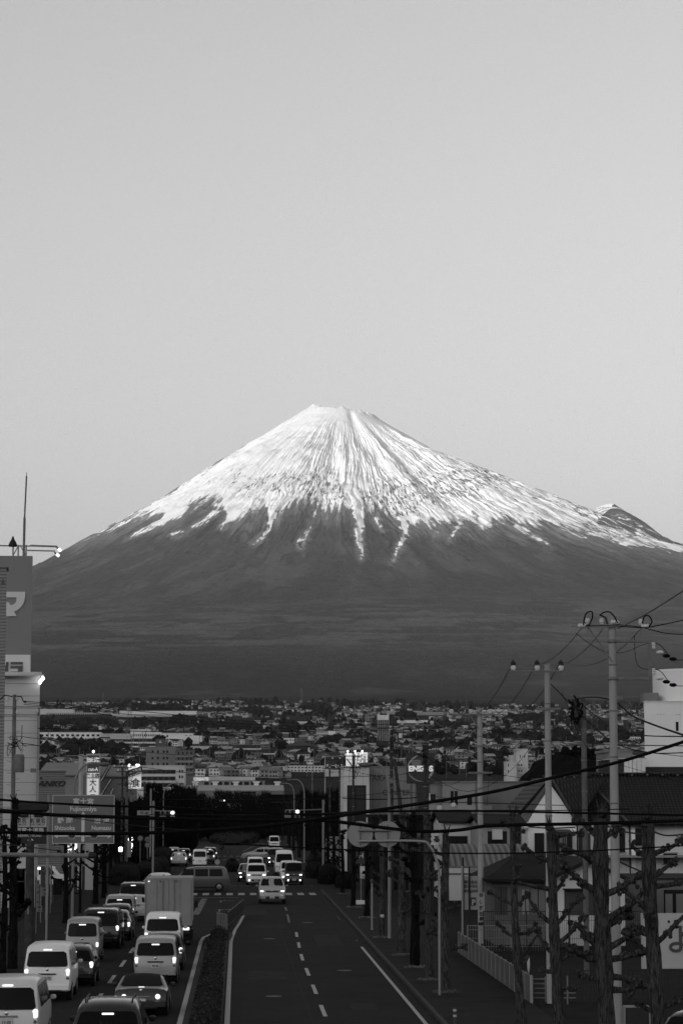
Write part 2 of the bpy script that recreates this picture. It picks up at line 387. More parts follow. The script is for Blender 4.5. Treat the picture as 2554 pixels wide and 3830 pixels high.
def snow_cover(u, v, r, phi, x, y, z):
    """signed snow distance and how much rock shows"""
    line = np.interp(u, [p[0] for p in SNOWLINE], [p[1] for p in SNOWLINE])
    n = fbm(phi * 80, r / 300.0, 101, 5, .6)
    s = np.clip((line + (n - 0.5) * 105 - v) / 22.0, -4, 4)
    for L in LINES: s = np.maximum(s, np.clip(seg_mask(u + (n - 0.5) * 30, v + (fbm(phi * 40, r / 90, 122, 2) - .5) * 16, L) * 1.2 + (fbm(phi * 90, r / 70, 121, 3) - 0.5) * 4.5 - .2, -4, 4))
    rk = np.zeros_like(u)
    for cx, cy, a, b, k in ROCKY: rk = rk + k * np.exp(-((u - cx) / a) ** 2 - ((v - cy) / b) ** 2)
    low = sstep(1560, 1900, v)
    rk = 0.08 + 0.22 * low + rk * 0.85
    sil = np.interp(u, SILX, SILY)
    rk = rk + 1.1 * np.exp(-((v - sil - 3) / 8.0) ** 2) * sstep(330, 430, u) * (1 - sstep(930, 975, u)) * (0.45 + 1.0 * vnoise(u / 38.0, u * 0, 9))
    gl = fbm(phi * 22, r / 500, 77, 3)
    rk = rk * (0.45 + 1.1 * gl)
    rk = np.minimum(rk, 0.98)
    rk = np.maximum(rk, 1.9 * np.exp(-((v - sil - 4) / 15.0) ** 2) * sstep(330, 430, u) * (1 - sstep(930, 975, u)) * vnoise(u / 30.0, u * 0, 9))
    for L in DARKLINES[:5]: rk = np.maximum(rk, 1.25 * np.clip(seg_mask(u + (n - .5) * 20, v + (gl - 0.5) * 30, L) + .4, 0, 1) * sstep(.3, .55, n))
    # the long gully stays clean
    rk = rk * (1 - np.clip(seg_mask(u, v, [(1250, 1560, 14), (1262, 1700, 18), (1290, 1790, 22), (1325, 1870, 34), (1345, 1930, 28)]) + .3, 0, 1))
    # side cone faces: bare rock, with their shadow worked into the snow mask
    def poly(pts):
        ins = np.zeros(u.shape, bool)
        for (x0, y0), (x1, y1) in zip(pts, pts[1:] + pts[:1]):
            c = ((y0 > v) != (y1 > v)) & (u < (x1 - x0) * (v - y0) / ((y1 - y0) or 1e-6) + x0); ins ^= c
        return ins
    j = (n - .5) * 16
    d = poly([(2283, 1897), (2300, 1880), (2330, 1890), (2570, 2010), (2570, 2044), (2470, 2026), (2420, 1998), (2385, 1975), (2372, 1996), (2330, 1984), (2282, 1972), (2232, 1958), (2238, 1940)])
    streak = fbm(phi * 240, r / 500, 141, 3)
    s = np.where(d, -1.2 + 14.0 * np.clip(streak - 0.56, -.15, .3), s)
    d2 = poly([(2120, 1893), (2230, 1896), (2275, 1890), (2190, 1935), (2140, 1920)])
    rk = np.where(d2, 1.0, rk)
    return s, rk
# --- mountain mesh
nr, na = 560, 1250
rr = np.concatenate([np.linspace(0, 6200, 400), np.linspace(6230, 14500, nr - 400)])
ang = np.concatenate([np.linspace(-2.3, -1.75, 40), np.linspace(-1.74, 1.74, na - 80), np.linspace(1.75, 2.3, 40)])
RRR, PH = np.meshgrid(rr, ang, indexing='ij')
MX = CX + RRR * np.sin(PH); MY = CY - RRR * np.cos(PH)
MZ = mount_z(MX, MY)
uu, vv = PX(MX, MY, MZ)
SD, RK = snow_cover(uu, vv, RRR, PH, MX, MY, MZ)
SD = np.where(np.abs(PH) > 1.9, (MZ - 2500) / 60.0, SD)
# lighter grass below the tree line: streaks down the slope higher up, flat-lying bands lower down
g1 = fbm(PH * 26, RRR / 620.0, 203, 5, 0.6); g2 = fbm(MX / 330.0 + 0.6 * fbm(MX / 90, MZ / 20, 4, 2), MZ / 30.0, 201, 5, 0.66)
f1 = sstep(2900, 3600, RRR) * (1 - sstep(4600, 5800, RRR)); f2 = sstep(4900, 6300, RRR) * (1 - sstep(7600, 8700, RRR))
GRASS = 0.55 * sstep(0.44, 0.66, g1) * f1 + sstep(0.49, 0.56, g2) * f2 * (.75 + .5 * (g1 - .5))
low = sstep(9000, 11500, RRR)
GRASS = np.clip(GRASS + 0.5 * low * sstep(0.60, 0.68, fbm(MX / 300.0, MY / 900.0, 207, 4)), 0, 1)
UPPER = sstep(5200, 2600, RRR)
m, t, b = node_mat('mountain_slope', 0.9)
b.inputs['Specular IOR Level'].default_value = 0.05
def at(t, n):
    a = t.nodes.new('ShaderNodeAttribute'); a.attribute_name = n; return a.outputs['Fac']
def math_node(t, op, a, c, d=None):
    n = t.nodes.new('ShaderNodeMath'); n.operation = op
    for i, q in enumerate((a, c, d)):
        if q is None: continue
        if isinstance(q, (int, float)): n.inputs[i].default_value = q
        else: t.links.new(q, n.inputs[i])
    return n.outputs[0]
tc = t.nodes.new('ShaderNodeTexCoord'); no = t.nodes.new('ShaderNodeTexNoise'); no.inputs['Scale'].default_value = 0.014; no.inputs['Detail'].default_value = 8; no.inputs['Roughness'].default_value = 0.7
t.links.new(tc.outputs['Object'], no.inputs['Vector'])
cx_ = t.nodes.new('ShaderNodeCombineXYZ'); t.links.new(math_node(t, 'MULTIPLY', at(t, 'phi'), 165.0), cx_.inputs[0]); t.links.new(math_node(t, 'MULTIPLY', at(t, 'rr'), 1 / 105.0), cx_.inputs[1])
n1 = t.nodes.new('ShaderNodeTexNoise'); n1.inputs['Scale'].default_value = 1.0; n1.inputs['Detail'].default_value = 4; n1.inputs['Roughness'].default_value = 0.6; n1.inputs['Distortion'].default_value = 0.2
t.links.new(cx_.outputs[0], n1.inputs['Vector'])
def smooth(t, v, lo, hi, a=0.0, b_=1.0):
    r = t.nodes.new('ShaderNodeMapRange'); r.interpolation_type = 'SMOOTHSTEP'
    for k, q in ((0, v), (1, lo), (2, hi), (3, a), (4, b_)):
        if isinstance(q, (int, float)): r.inputs[k].default_value = q
        else: t.links.new(q, r.inputs[k])
    return r.outputs[0]
forest = math_node(t, 'MULTIPLY_ADD', no.outputs['Fac'], 0.085, -0.034)
forest = math_node(t, 'MULTIPLY_ADD', at(t, 'grass'), 0.056, forest)
forest = math_node(t, 'MULTIPLY_ADD', at(t, 'upper'), 0.022, forest)
# rock flecks in the snow, running down the slope
thr = math_node(t, 'MULTIPLY_ADD', at(t, 'rock'), -0.25, 0.76)
thr2 = math_node(t, 'ADD', thr, 0.045)
bare = smooth(t, n1.outputs['Fac'], thr, thr2)
sd = math_node(t, 'ADD', at(t, 'sd'), math_node(t, 'MULTIPLY_ADD', n1.outputs['Fac'], 3.4, -1.7))
sd = math_node(t, 'ADD', sd, math_node(t, 'MULTIPLY_ADD', no.outputs['Fac'], 2.4, -1.2))
snow = smooth(t, sd, -0.55, 0.9)
dust = smooth(t, sd, -4.2, 0.0, 0.0, 0.13)
snow = math_node(t, 'MAXIMUM', math_node(t, 'MULTIPLY', snow, math_node(t, 'MULTIPLY_ADD', bare, -0.93, 1.0)), dust)
mx = t.nodes.new('ShaderNodeMix'); mx.data_type = 'FLOAT'
t.links.new(snow, mx.inputs[0]); t.links.new(forest, mx.inputs[2]); mx.inputs[3].default_value = 0.88
t.links.new(mx.outputs[0], b.inputs['Base Color'])
bp = t.nodes.new('ShaderNodeBump'); bp.inputs['Strength'].default_value = 0.4; bp.inputs['Distance'].default_value = 10.0
t.links.new(n1.outputs['Fac'], bp.inputs['Height']); t.links.new(bp.outputs[0], b.inputs['Normal'])
mo = grid_obj('mountain', MX, MY, MZ, m, {'sd': SD, 'rock': RK, 'grass': GRASS, 'upper': UPPER, 'phi': PH, 'rr': RRR})
tag(mo, 'snow-capped volcano cone rising behind the city', None, None, 'structure')
# --- plain: one sheet from behind the camera to the foot of the mountain
ys = np.concatenate([np.linspace(-400, 640, 40), np.geomspace(660, 10400, 240)])
xs = np.concatenate([np.linspace(-9000, -1500, 24), np.linspace(-1400, 1900, 150), np.linspace(2000, 9000, 24)])
GY, GX = np.meshgrid(ys, xs, indexing='ij')
GZ = plain_z(GX, GY) - 4.0 * sstep(8250, 8500, GY) - 0.012
m, t, b = node_mat('plain_ground', 0.95)
tc = t.nodes.new('ShaderNodeTexCoord'); no = t.nodes.new('ShaderNodeTexNoise'); no.inputs['Scale'].default_value = 0.02; no.inputs['Detail'].default_value = 8
t.links.new(tc.outputs['Object'], no.inputs['Vector'])
t.links.new(math_node(t, 'MULTIPLY_ADD', no.outputs['Fac'], 0.036, -0.004), b.inputs['Base Color'])
b.inputs['Specular IOR Level'].default_value = 0.03
go = grid_obj('ground', GX, GY, GZ, m); tag(go, 'dark ground under the town', None, None, 'structure')
# --- unseen ridge added in the west to keep the low sun off the town
m = mat('shade_ridge_forest', 0.05, 0.95, 0.5, 0.01)
hy = np.linspace(-17500, 11000, 120); hx = np.linspace(-7400, -3000, 60)
HYg, HXg = np.meshgrid(hy, hx, indexing='ij')
ridge = np.exp(-((HXg + 5000) / 850.0) ** 2)
HZg = -3 + ridge * (1500 + 250 * fbm(HYg / 1800.0, HXg / 1500.0, 77, 3)) * sstep(11000, 7500, HYg)
ho = grid_obj('shade_ridge', HXg, HYg, HZg, m); tag(ho, 'unseen ridge added to shade the town', None, None, 'structure')
# --- air
def haze(density):
    b_ = MB(); b_.bb(-9800, 9800, -18000, 31500, -8, 4050)
    m = bpy.data.materials.new('haze'); m.use_nodes = True; t = m.node_tree; t.nodes.clear()
    pv = t.nodes.new('ShaderNodeVolumePrincipled'); pv.inputs['Density'].default_value = density; pv.inputs['Color'].default_value = (0.9, 0.9, 0.9, 1)
    pv.inputs['Anisotropy'].default_value = 0.0
    oo = t.nodes.new('ShaderNodeOutputMaterial'); t.links.new(pv.outputs[0], oo.inputs['Volume'])
    h = b_.build('haze', m); tag(h, 'thin grey haze in the air', None, None, 'stuff')
    return h
HZ = haze(1.15e-5)
# ================================================================ vehicles
PAINT = {
 'white': mat('paint_white', 0.74, 0.35, spec=0.5, coat=0.3), 'silver': mat('paint_silver', 0.30, 0.35, metal=0.35, coat=0.4),
 'grey': mat('paint_grey', 0.035, 0.32, metal=0.3, coat=0.5), 'mid': mat('paint_mid', 0.12, 0.35, metal=0.2, coat=0.5), 'dark': mat('paint_dark', 0.015, 0.25, coat=0.6), 'black': mat('paint_black', 0.006, 0.2, coat=0.6),
 'pearl': mat('paint_pearl', 0.60, 0.3, coat=0.4), 'box': mat('truck_box_panel', 0.23, 0.55, 0.08, 1.5)}
M_GLASS = mat('car_glass', 0.004, 0.12, spec=0.12); M_RUB = mat('rubber', 0.012, 0.9); M_TRIM = mat('black_trim', 0.012, 0.6)
M_RIM = mat('alloy', 0.25, 0.35, metal=0.7); M_PLATE = mat('number_plate', 0.5, 0.6); M_INK = mat('plate_ink', 0.03, 0.7)
M_BRAKE = mat('brake_lamp_lit', 0.8, 0.4, emit=.6); M_HEAD = mat('headlamp_lit', 0.9, 0.3, emit=3.0); M_TAILOFF = mat('tail_lamp', 0.10, 0.25); M_LENS = mat('clear_lens', 0.4, 0.2)
M_TAILDIM = mat('tail_lamp_glowing', 0.6, 0.4, emit=0.75)
M_CHROME = mat('chrome', 0.5, 0.2, metal=1.0)
CLS = {
 'minivan': dict(L=4.7, W=1.80, H=1.85, belt=1.10, tum=0.13, prof=[(0, .32), (0, .62), (.01, .95), (.06, 1.12), (.26, 1.68), (.42, 1.80), (.75, 1.85), (2.6, 1.85), (3.2, 1.76), (4.05, 1.12), (4.50, .96), (4.66, .74), (4.7, .5), (4.7, .28)], rw=(1.10, 1.66), ws=(1.14, 1.72), tl='side', sw=[(.5, 1.55), (1.65, 2.65), (2.75, 3.6)]),
 'keivan': dict(L=3.4, W=1.475, H=1.88, belt=1.08, tum=0.08, prof=[(0, .34), (0, .6), (.01, .95), (.04, 1.12), (.14, 1.72), (.28, 1.83), (.5, 1.88), (2.2, 1.88), (2.6, 1.80), (3.05, 1.12), (3.3, .98), (3.4, .7), (3.4, .3)], rw=(1.14, 1.70), ws=(1.14, 1.76), tl='low', sw=[(.3, 1.1), (1.2, 1.95), (2.05, 2.7)]),
 'van': dict(L=4.1, W=1.67, H=1.92, belt=1.12, tum=0.12, prof=[(0, .36), (0, .62), (.02, 1.0), (.05, 1.18), (.17, 1.72), (.30, 1.84), (.6, 1.92), (2.8, 1.92), (3.2, 1.82), (3.75, 1.15), (4.0, 1.0), (4.1, .7), (4.1, .32)], rw=(1.20, 1.72), ws=(1.18, 1.78), tl='side', sw=[(.4, 1.4), (1.5, 2.4), (2.5, 3.3)]),
 'hiace': dict(L=4.9, W=1.75, H=2.25, belt=1.20, tum=0.14, prof=[(0, .38), (0, .8), (.03, 1.2), (.14, 2.0), (.3, 2.18), (.7, 2.25), (3.6, 2.25), (4.0, 2.1), (4.65, 1.2), (4.85, 1.0), (4.9, .7), (4.9, .35)], rw=(1.22, 1.9), ws=(1.22, 1.98), tl='side', sw=[(.5, 1.6), (1.7, 2.9), (3.1, 4.0)]),
 'hatch': dict(L=3.9, W=1.68, H=1.50, belt=.93, tum=0.20, prof=[(0, .30), (0, .55), (.03, .82), (.12, .95), (.42, 1.34), (.62, 1.44), (1.1, 1.5), (1.9, 1.49), (2.3, 1.42), (3.0, .98), (3.6, .84), (3.84, .66), (3.9, .45), (3.9, .25)], rw=(.97, 1.34), ws=(1.0, 1.42), tl='side', sw=[(.62, 1.4), (1.5, 2.45)]),
 'tall': dict(L=3.7, W=1.67, H=1.72, belt=1.02, tum=0.11, prof=[(0, .32), (0, .6), (.02, .95), (.06, 1.08), (.22, 1.56), (.36, 1.67), (.7, 1.72), (2.3, 1.72), (2.6, 1.64), (3.1, 1.08), (3.5, .97), (3.66, .75), (3.7, .5), (3.7, .28)], rw=(1.08, 1.55), ws=(1.1, 1.62), tl='side', sw=[(.4, 1.3), (1.4, 2.55)]),
 'sedan': dict(L=4.6, W=1.74, H=1.46, belt=.93, tum=0.24, prof=[(0, .32), (0, .6), (.03, .9), (.12, .99), (.6, 1.04), (1.15, 1.36), (1.5, 1.45), (2.2, 1.46), (2.6, 1.40), (3.35, 1.0), (4.2, .82), (4.52, .68), (4.6, .5), (4.6, .25)], rw=(1.06, 1.36), ws=(1.02, 1.40), tl='side', sw=[(1.1, 1.9), (2.0, 2.85)]),
 'wagon': dict(L=4.5, W=1.72, H=1.52, belt=.96, tum=0.20, prof=[(0, .32), (0, .6), (.02, .85), (.1, 1.0), (.4, 1.38), (.6, 1.46), (1.1, 1.52), (2.2, 1.52), (2.6, 1.44), (3.35, 1.02), (4.1, .88), (4.44, .70), (4.5, .5), (4.5, .25)], rw=(1.02, 1.38), ws=(1.04, 1.44), tl='side', sw=[(.6, 1.6), (1.7, 2.75)]),
 'suv': dict(L=4.6, W=1.80, H=1.72, belt=1.08, tum=0.20, prof=[(0, .40), (0, .72), (.03, 1.0), (.12, 1.12), (.42, 1.54), (.62, 1.66), (1.1, 1.72), (2.2, 1.72), (2.6, 1.64), (3.3, 1.16), (4.1, 1.02), (4.5, .86), (4.6, .6), (4.6, .32)], rw=(1.14, 1.52), ws=(1.18, 1.63), tl='side', sw=[(.6, 1.6), (1.7, 2.7)]),
 'roadster': dict(L=3.92, W=1.735, H=1.235, belt=.82, tum=0.24, prof=[(0, .28), (0, .5), (.03, .74), (.14, .86), (.8, .90), (1.2, 1.14), (1.45, 1.22), (1.75, 1.23), (2.0, 1.17), (2.5, .86), (3.4, .72), (3.82, .55), (3.92, .42), (3.92, .2)], rw=(.93, 1.12), ws=(.88, 1.15), tl='round', sw=[(1.35, 2.2)]),
}
def y_at(prof, z, rear=True):
    seq = prof if rear else prof[::-1]
    for (y0, z0), (y1, z1) in zip(seq[:-1], seq[1:]):
        if z0 <= z <= z1 and z1 > z0: return y0 + (y1 - y0) * (z - z0) / (z1 - z0)
    return seq[-1][0]
def patch(k, z0, z1, rear, mx=0.10, off=0.014, r=0.12):
    """window pane following the car's front or rear slope, corners cut"""
    p = k['prof']; out = []; s = -1 if rear else 1
    def hw(z): return (k['W'] / 2 - (k['tum'] * max(0, (z - k['belt']) / (k['H'] - k['belt'])))) - mx
    dz = z1 - z0
    zs = [z0, z0 + dz * 0.12, z0 + dz * 0.5, z1 - dz * 0.12, z1]
    ins = [0.07, 0.0, 0.0, 0.0, 0.08]
    rows = []
    for z, i in zip(zs, ins):
        y = y_at(p, z, rear) + s * off; w = hw(z) - i
        rows.append([(-w, y, z), (-w * .5, y + s * .02, z), (0, y + s * .028, z), (w * .5, y + s * .02, z), (w, y, z)])
    mb = MB(); vs = [v for r_ in rows for v in r_]; fs = []
    for a in range(4):
        for b_ in range(4): q = a * 5 + b_; fs.append((q, q + 1, q + 6, q + 5))
    return mb.add(vs, fs)
def car_body(k, inset=0.0):
    p = k['prof']; mb = MB(); n = len(p); W2 = k['W'] / 2; L = k['L']; vs = []
    zb0 = p[0][1]; zb1 = p[-1][1]
    for i, (y, z) in enumerate(p):
        zb = zb0 + (zb1 - zb0) * y / L
        e = min(y, L - y); ws = 1 - 0.07 * max(0, 1 - e / 0.35) ** 2
        def hw(zz): return (W2 - k['tum'] * max(0, (zz - k['belt']) / (k['H'] - k['belt']))) * ws
        z = max(z, zb)
        b_ = min(k['belt'], z); zm = min(zb + 0.28, z)
        cr = 0.03 if z > k['belt'] else 0.02
        c = 0.06
        zt = max(zb, z - c * (1 if z > zb + 0.1 else 0))
        half = [(hw(zb) - 0.05, zb), (hw(zm), zm), (hw(b_), b_ if b_ < zt else zt), (hw(zt) - 0.005, zt), (hw(z) - 0.07, z), (hw(z) * 0.5, z + cr * .7 if 0 < i < n - 1 else z)]
        ring = [(-a, y, q) for a, q in half] + [(0, y, z + (cr if 0 < i < n - 1 else 0))] + [(a, y, q) for a, q in half[::-1]]
        vs += ring
    m_ = 13; fs = []
    for i in range(n - 1):
        for j in range(m_ - 1): fs.append((i * m_ + j, i * m_ + j + 1, (i + 1) * m_ + j + 1, (i + 1) * m_ + j))
        fs.append((i * m_ + m_ - 1, i * m_, (i + 1) * m_, (i + 1) * m_ + m_ - 1))
    return mb.add(vs, fs)
VEH = []
def car(kind, paint, x, Y, label, face='away', lights=None, rz=0.0, group=None, cat='car', name=None, brake=True, plate=None, detail=True, roof_rails=False):
    k = CLS[kind]; L, Wd, H = k['L'], k['W'], k['H']; w2 = Wd / 2; P = PAINT[paint]
    if face == 'away': loc = (x, Y, 0); rot = rz
    elif face == 'toward': loc = (x, Y + L, 0); rot = math.pi + rz
    else: loc = (x, Y, 0); rot = rz
    root = thing(name or {'minivan': 'minivan', 'keivan': 'kei_van', 'van': 'van', 'hiace': 'high_roof_van', 'hatch': 'hatchback', 'tall': 'tall_hatchback', 'sedan': 'sedan', 'wagon': 'station_wagon', 'suv': 'sport_utility_vehicle', 'roadster': 'convertible'}[kind], loc, rot, label, cat, group)
    bd = car_body(k).build('body', P, root, True, 38)
    # wheels
    for sx in (-1, 1):
        for wy in (0.62 if L < 4 else 0.8, L - (0.62 if L < 4 else 0.85)):
            r = 0.30 if H < 1.7 or kind == 'keivan' else 0.33
            a = MB(); a.lathe([(r * .72, -.10), (r * .95, -.10), (r, -.06), (r, .06), (r * .95, .10), (r * .72, .10)], (sx * (w2 - .10), wy, r), 18, 'x')
            wh = a.build('wheel', M_RUB, root, True)
            a = MB(); a.lathe([(r * .62, .0), (r * .60, sx * .012), (r * .2, sx * .03), (.03, sx * .03)], (sx * (w2 - .005), wy, r), 10, 'x'); a.build('rim', M_RIM, wh)
    # glass
    patch(k, *k['rw'], True).build('rear_window', M_GLASS, root, True)
    patch(k, *k['ws'], False, 0.09).build('windshield', M_GLASS, root, True)
    for sx in (-1, 1):
        for (a0, a1) in k['sw']:
            z0 = k['belt'] + 0.03; z1 = H - 0.17 if kind != 'roadster' else H - .14
            def xx(z): return sx * (w2 - k['tum'] * (z - k['belt']) / (H - k['belt']) + 0.006)
            a = MB(); sl0 = .10 if a0 == k['sw'][0][0] else 0; sl1 = .32 if a1 == k['sw'][-1][1] else 0
            if kind == 'roadster': sl1 = .2
            a.quad((xx(z0), a0, z0), (xx(z0), a1 + sl1 * .6, z0), (xx(z1), a1 - sl1 * .5, z1), (xx(z1), a0 + sl0, z1)).build('side_window', M_GLASS, root)
    # bumpers
    zb = k['prof'][0][1]
    a = MB(); a.box(0, 0.02, zb + .12, Wd - .10, .14, .24, 0, .04); a.build('rear_bumper', P, root, True)
    a = MB(); a.box(0, L - .02, zb + .06, Wd - .10, .14, .24, 0, .04); a.build('front_bumper', P, root, True)
    a = MB(); a.box(0, L / 2, zb - .03, Wd - .3, L - .9, .14); a.build('underbody', M_TRIM, root)
    # tail lamps
    away = face != 'toward'
    if away:
        for sx in (-1, 1):
            m_ = M_BRAKE if brake else M_TAILOFF
            a = MB()
            if k['tl'] == 'side':
                zc = k['belt'] - .12; yy = y_at(k['prof'], zc)
                a.box(sx * (w2 - .12), yy + .05, zc, .15, .14, .26, 0, .04)
            elif k['tl'] == 'low':
                zc = .80; a.box(sx * (w2 - .10), .05, zc, .12, .13, .22, 0, .03)
            else:
                a.lathe([(.085, -.03), (.08, -.045), (.02, -.055)], (sx * (w2 - .32), .03, .64), 14, 'y')
            tl = a.build('tail_light', m_, root, True)
            if detail and k['tl'] != 'round':
                a = MB(); a.box(sx * (w2 - .12), .045 if k['tl'] == 'low' else yy + .04, zc - .20, .13, .13, .12, 0, .03); a.build('indicator_lens', M_TAILOFF, root, True)
        if brake:
            zc = k['rw'][1] - .06 if kind != 'roadster' else .90
            if kind in ('van', 'minivan'): zc = k['rw'][1] + .05
            yy = y_at(k['prof'], zc) if kind != 'roadster' else .5
            a = MB(); a.box(0, yy - .03, zc, .30 if kind != 'roadster' else .2, .05, .055, 0, .015); a.build('high_brake_light', M_BRAKE, root, True)
        a = MB(); pz = {'sedan': .78, 'roadster': .5}.get(kind, k['belt'] - .30 if kind != 'keivan' else .74)
        yy = y_at(k['prof'], pz)
        a.box(0, yy - .022, pz, .33, .02, .165); pl = a.build('number_plate', M_PLATE, root)
        if plate: text_mesh('plate_digits', plate, .11, M_INK, pl, (0, yy - .036, pz - .025), 0, .003, .002)
        if detail:
            a = MB(); a.box(0, yy - .03, pz + .13, .62, .04, .05, 0, .015); a.build('plate_garnish', M_TRIM if paint in ('silver', 'white') else M_CHROME, root)
            zc = k['rw'][0] + .03; yy = y_at(k['prof'], zc)
            a = MB(); a.tube([(-.02, yy - .05, zc - .04), (-.20, y_at(k['prof'], zc + .14) - .05, zc + .14)], .012, 5); a.build('rear_wiper', M_TRIM, root)
            a = MB(); zc2 = k['rw'][0] - .10; a.lathe([(.055, 0), (.05, -.012), (.02, -.018)], (0, y_at(k['prof'], zc2) - .012, zc2), 12, 'y'); a.build('badge', M_CHROME, root)
            a = MB(); a.box(0, .0, zb + .02, Wd * .6, .15, .05); a.build('bumper_inset', M_TRIM, root)
    else:
        hz = .74 if H < 1.6 else .86
        for sx in (-1, 1):
            yy = y_at(k['prof'], hz, False)
            a = MB(); a.box(sx * (w2 - .20), yy - .0, hz, .30, .12, .10, 0, .03); hl = a.build('headlight', M_LENS, root, True)
            if lights in ('head', 'both'):
                a = MB(); a.box(sx * (w2 - .20), yy + .055, hz, .20, .03, .07, 0, .012); a.build('lit_lamp', M_HEAD, hl)
            a = MB(); a.lathe([(.06, 0), (.05, .03)], (sx * (w2 - .25), L + .045, .42), 12, 'y'); a.build('fog_light', M_HEAD if lights in ('fog', 'both') else M_LENS, root)
        a = MB(); yy = y_at(k['prof'], hz - .05, False); a.box(0, yy + .0, hz - .03, Wd * .48, .07, .13, 0, .02); a.build('grille', M_TRIM, root, True)
        a = MB(); a.box(0, yy + .045, hz + .02, Wd * .44, .02, .025); a.build('grille_bar', M_CHROME, root)
        a = MB(); a.box(0, L + .045, .42, Wd * .5, .03, .16, 0, .01); a.build('lower_grille', M_TRIM, root)
        a = MB(); a.box(0, L + .066, .46, .33, .02, .165); pl = a.build('number_plate', M_PLATE, root)
        text_mesh('plate_digits', '%d%d-%d%d' % tuple(random.randint(1, 9) for _ in range(4)), .10, M_INK, pl, (0, L + .079, .44), math.pi, .003, .002)
        a = MB(); a.lathe([(.05, 0), (.045, .012), (.02, .018)], (0, yy + .06, hz + .0), 12, 'y'); a.build('badge', M_CHROME, root)
    for sx in (-1, 1):
        a = MB(); my = y_at(k['prof'], k['belt'] + .12, False) - .42
        a.box(sx * (w2 + .11), my, k['belt'] + .08, .17, .09, .13, 0, .035); a.build('mirror', P if paint != 'silver' else PAINT['silver'], root, True)
    if roof_rails:
        for sx in (-1, 1):
            a = MB(); a.tube([(sx * (w2 - .32), .8, H - .02), (sx * (w2 - .32), .9, H + .05), (sx * (w2 - .32), 2.5, H + .05), (sx * (w2 - .32), 2.6, H - .02)], .02, 6); a.build('roof_rail', M_TRIM, root)
    VEH.append(root)
    return root
QG = 'cars waiting in the left queue'
def gx(px, Y): return W(px, 2990, Y).x
# left lane of the queue, nearest first
car('minivan', 'pearl', -6.42, 69.0, 'large pale minivan with lit tail lights cut off by the bottom left corner', plate='11-25', cat='minivan', group=QG).scale = (1.02, 1, 1.06)
car('van', 'white', -6.62, 86.0, 'white van with rounded rear window, second from the bottom in the leftmost lane', plate='40-72', cat='van', group=QG)
car('hatch', 'dark', -6.2, 92.6, 'dark hatchback mostly hidden ahead of the white van with rounded rear window', cat='car', group=QG, detail=False)
car('keivan', 'silver', -6.66, 105.8, 'small pale boxy van with a wide dark rear window ahead of the dark hatchback', plate='31-11', cat='van', group=QG)
car('minivan', 'black', -6.42, 115.5, 'tall black minivan ahead of the small pale boxy van', cat='minivan', group=QG, detail=False)
car('sedan', 'dark', -6.15, 122.2, 'dark sedan with a pale roof edge just ahead of the tall black minivan', cat='car', group=QG, detail=False)
car('hatch', 'dark', -6.35, 129.0, 'low dark hatchback, fourth car back from the far end of the left lane', cat='car', group=QG, detail=False)
car('tall', 'silver', -6.5, 135.3, 'silver tall hatchback in the middle of the left queue', cat='car', group=QG, detail=False)
car('sedan', 'silver', -6.0, 141.5, 'silver sedan partly hidden beside the box truck in the left queue', cat='car', group=QG, detail=False)
car('minivan', 'black', -6.45, 151.5, 'black minivan with a broad dark rear window near the head of the left lane', cat='minivan', group=QG, detail=False)
car('hatch', 'dark', -6.0, 159.0, 'dark car whose roof shows over the black minivan near the head of the left lane', cat='car', group=QG, detail=False)
car('sedan', 'white', -6.3, 184.0, 'white sedan at the head of the left lane, seen slightly from its right side', cat='car', group=QG, rz=R(-12), detail=False, brake=False)
# right lane of the queue
car('suv', 'dark', -3.27, 62.3, 'dark sport utility vehicle with roof rails cut off by the bottom edge', cat='car', group=QG, roof_rails=True).scale = (1.03, 1, 1.09)
car('roadster', 'grey', -3.12, 80.0, 'small dark convertible with a black soft top and a round lit brake light', cat='convertible', group=QG)
car('tall', 'silver', -3.12, 93.8, 'silver hatchback with a lit high brake light and plate, ahead of the convertible', plate='30-46', cat='car', group=QG)
car('hatch', 'grey', -3.05, 101.2, 'grey car mostly hidden between the silver hatchback and the white van', cat='car', group=QG, detail=False)
car('van', 'white', -3.32, 109.0, 'white van with a black wiper across its rear window, right behind the box truck', plate='25-03', cat='van', group=QG)
# soft top of the convertible
rd = [v for v in VEH if v.name.startswith('convertible')][0]
k = CLS['roadster']; a = MB()
rows = []
for y, z, w in [(.78, .93, .60), (1.0, 1.06, .62), (1.25, 1.19, .60), (1.5, 1.25, .58), (1.8, 1.255, .57), (2.02, 1.19, .57)]:
    rows.append([(-w - .05, y, z - .17), (-w, y, z - .02), (-w * .5, y, z + .015), (0, y, z + .02), (w * .5, y, z + .015), (w, y, z - .02), (w + .05, y, z - .17)])
a.add([v for r_ in rows for v in r_], [(i * 7 + j, i * 7 + j + 1, i * 7 + j + 8, i * 7 + j + 7) for i in range(5) for j in range(6)])
a.build('soft_top', mat('soft_top_cloth', 0.008, 0.95), rd, True)
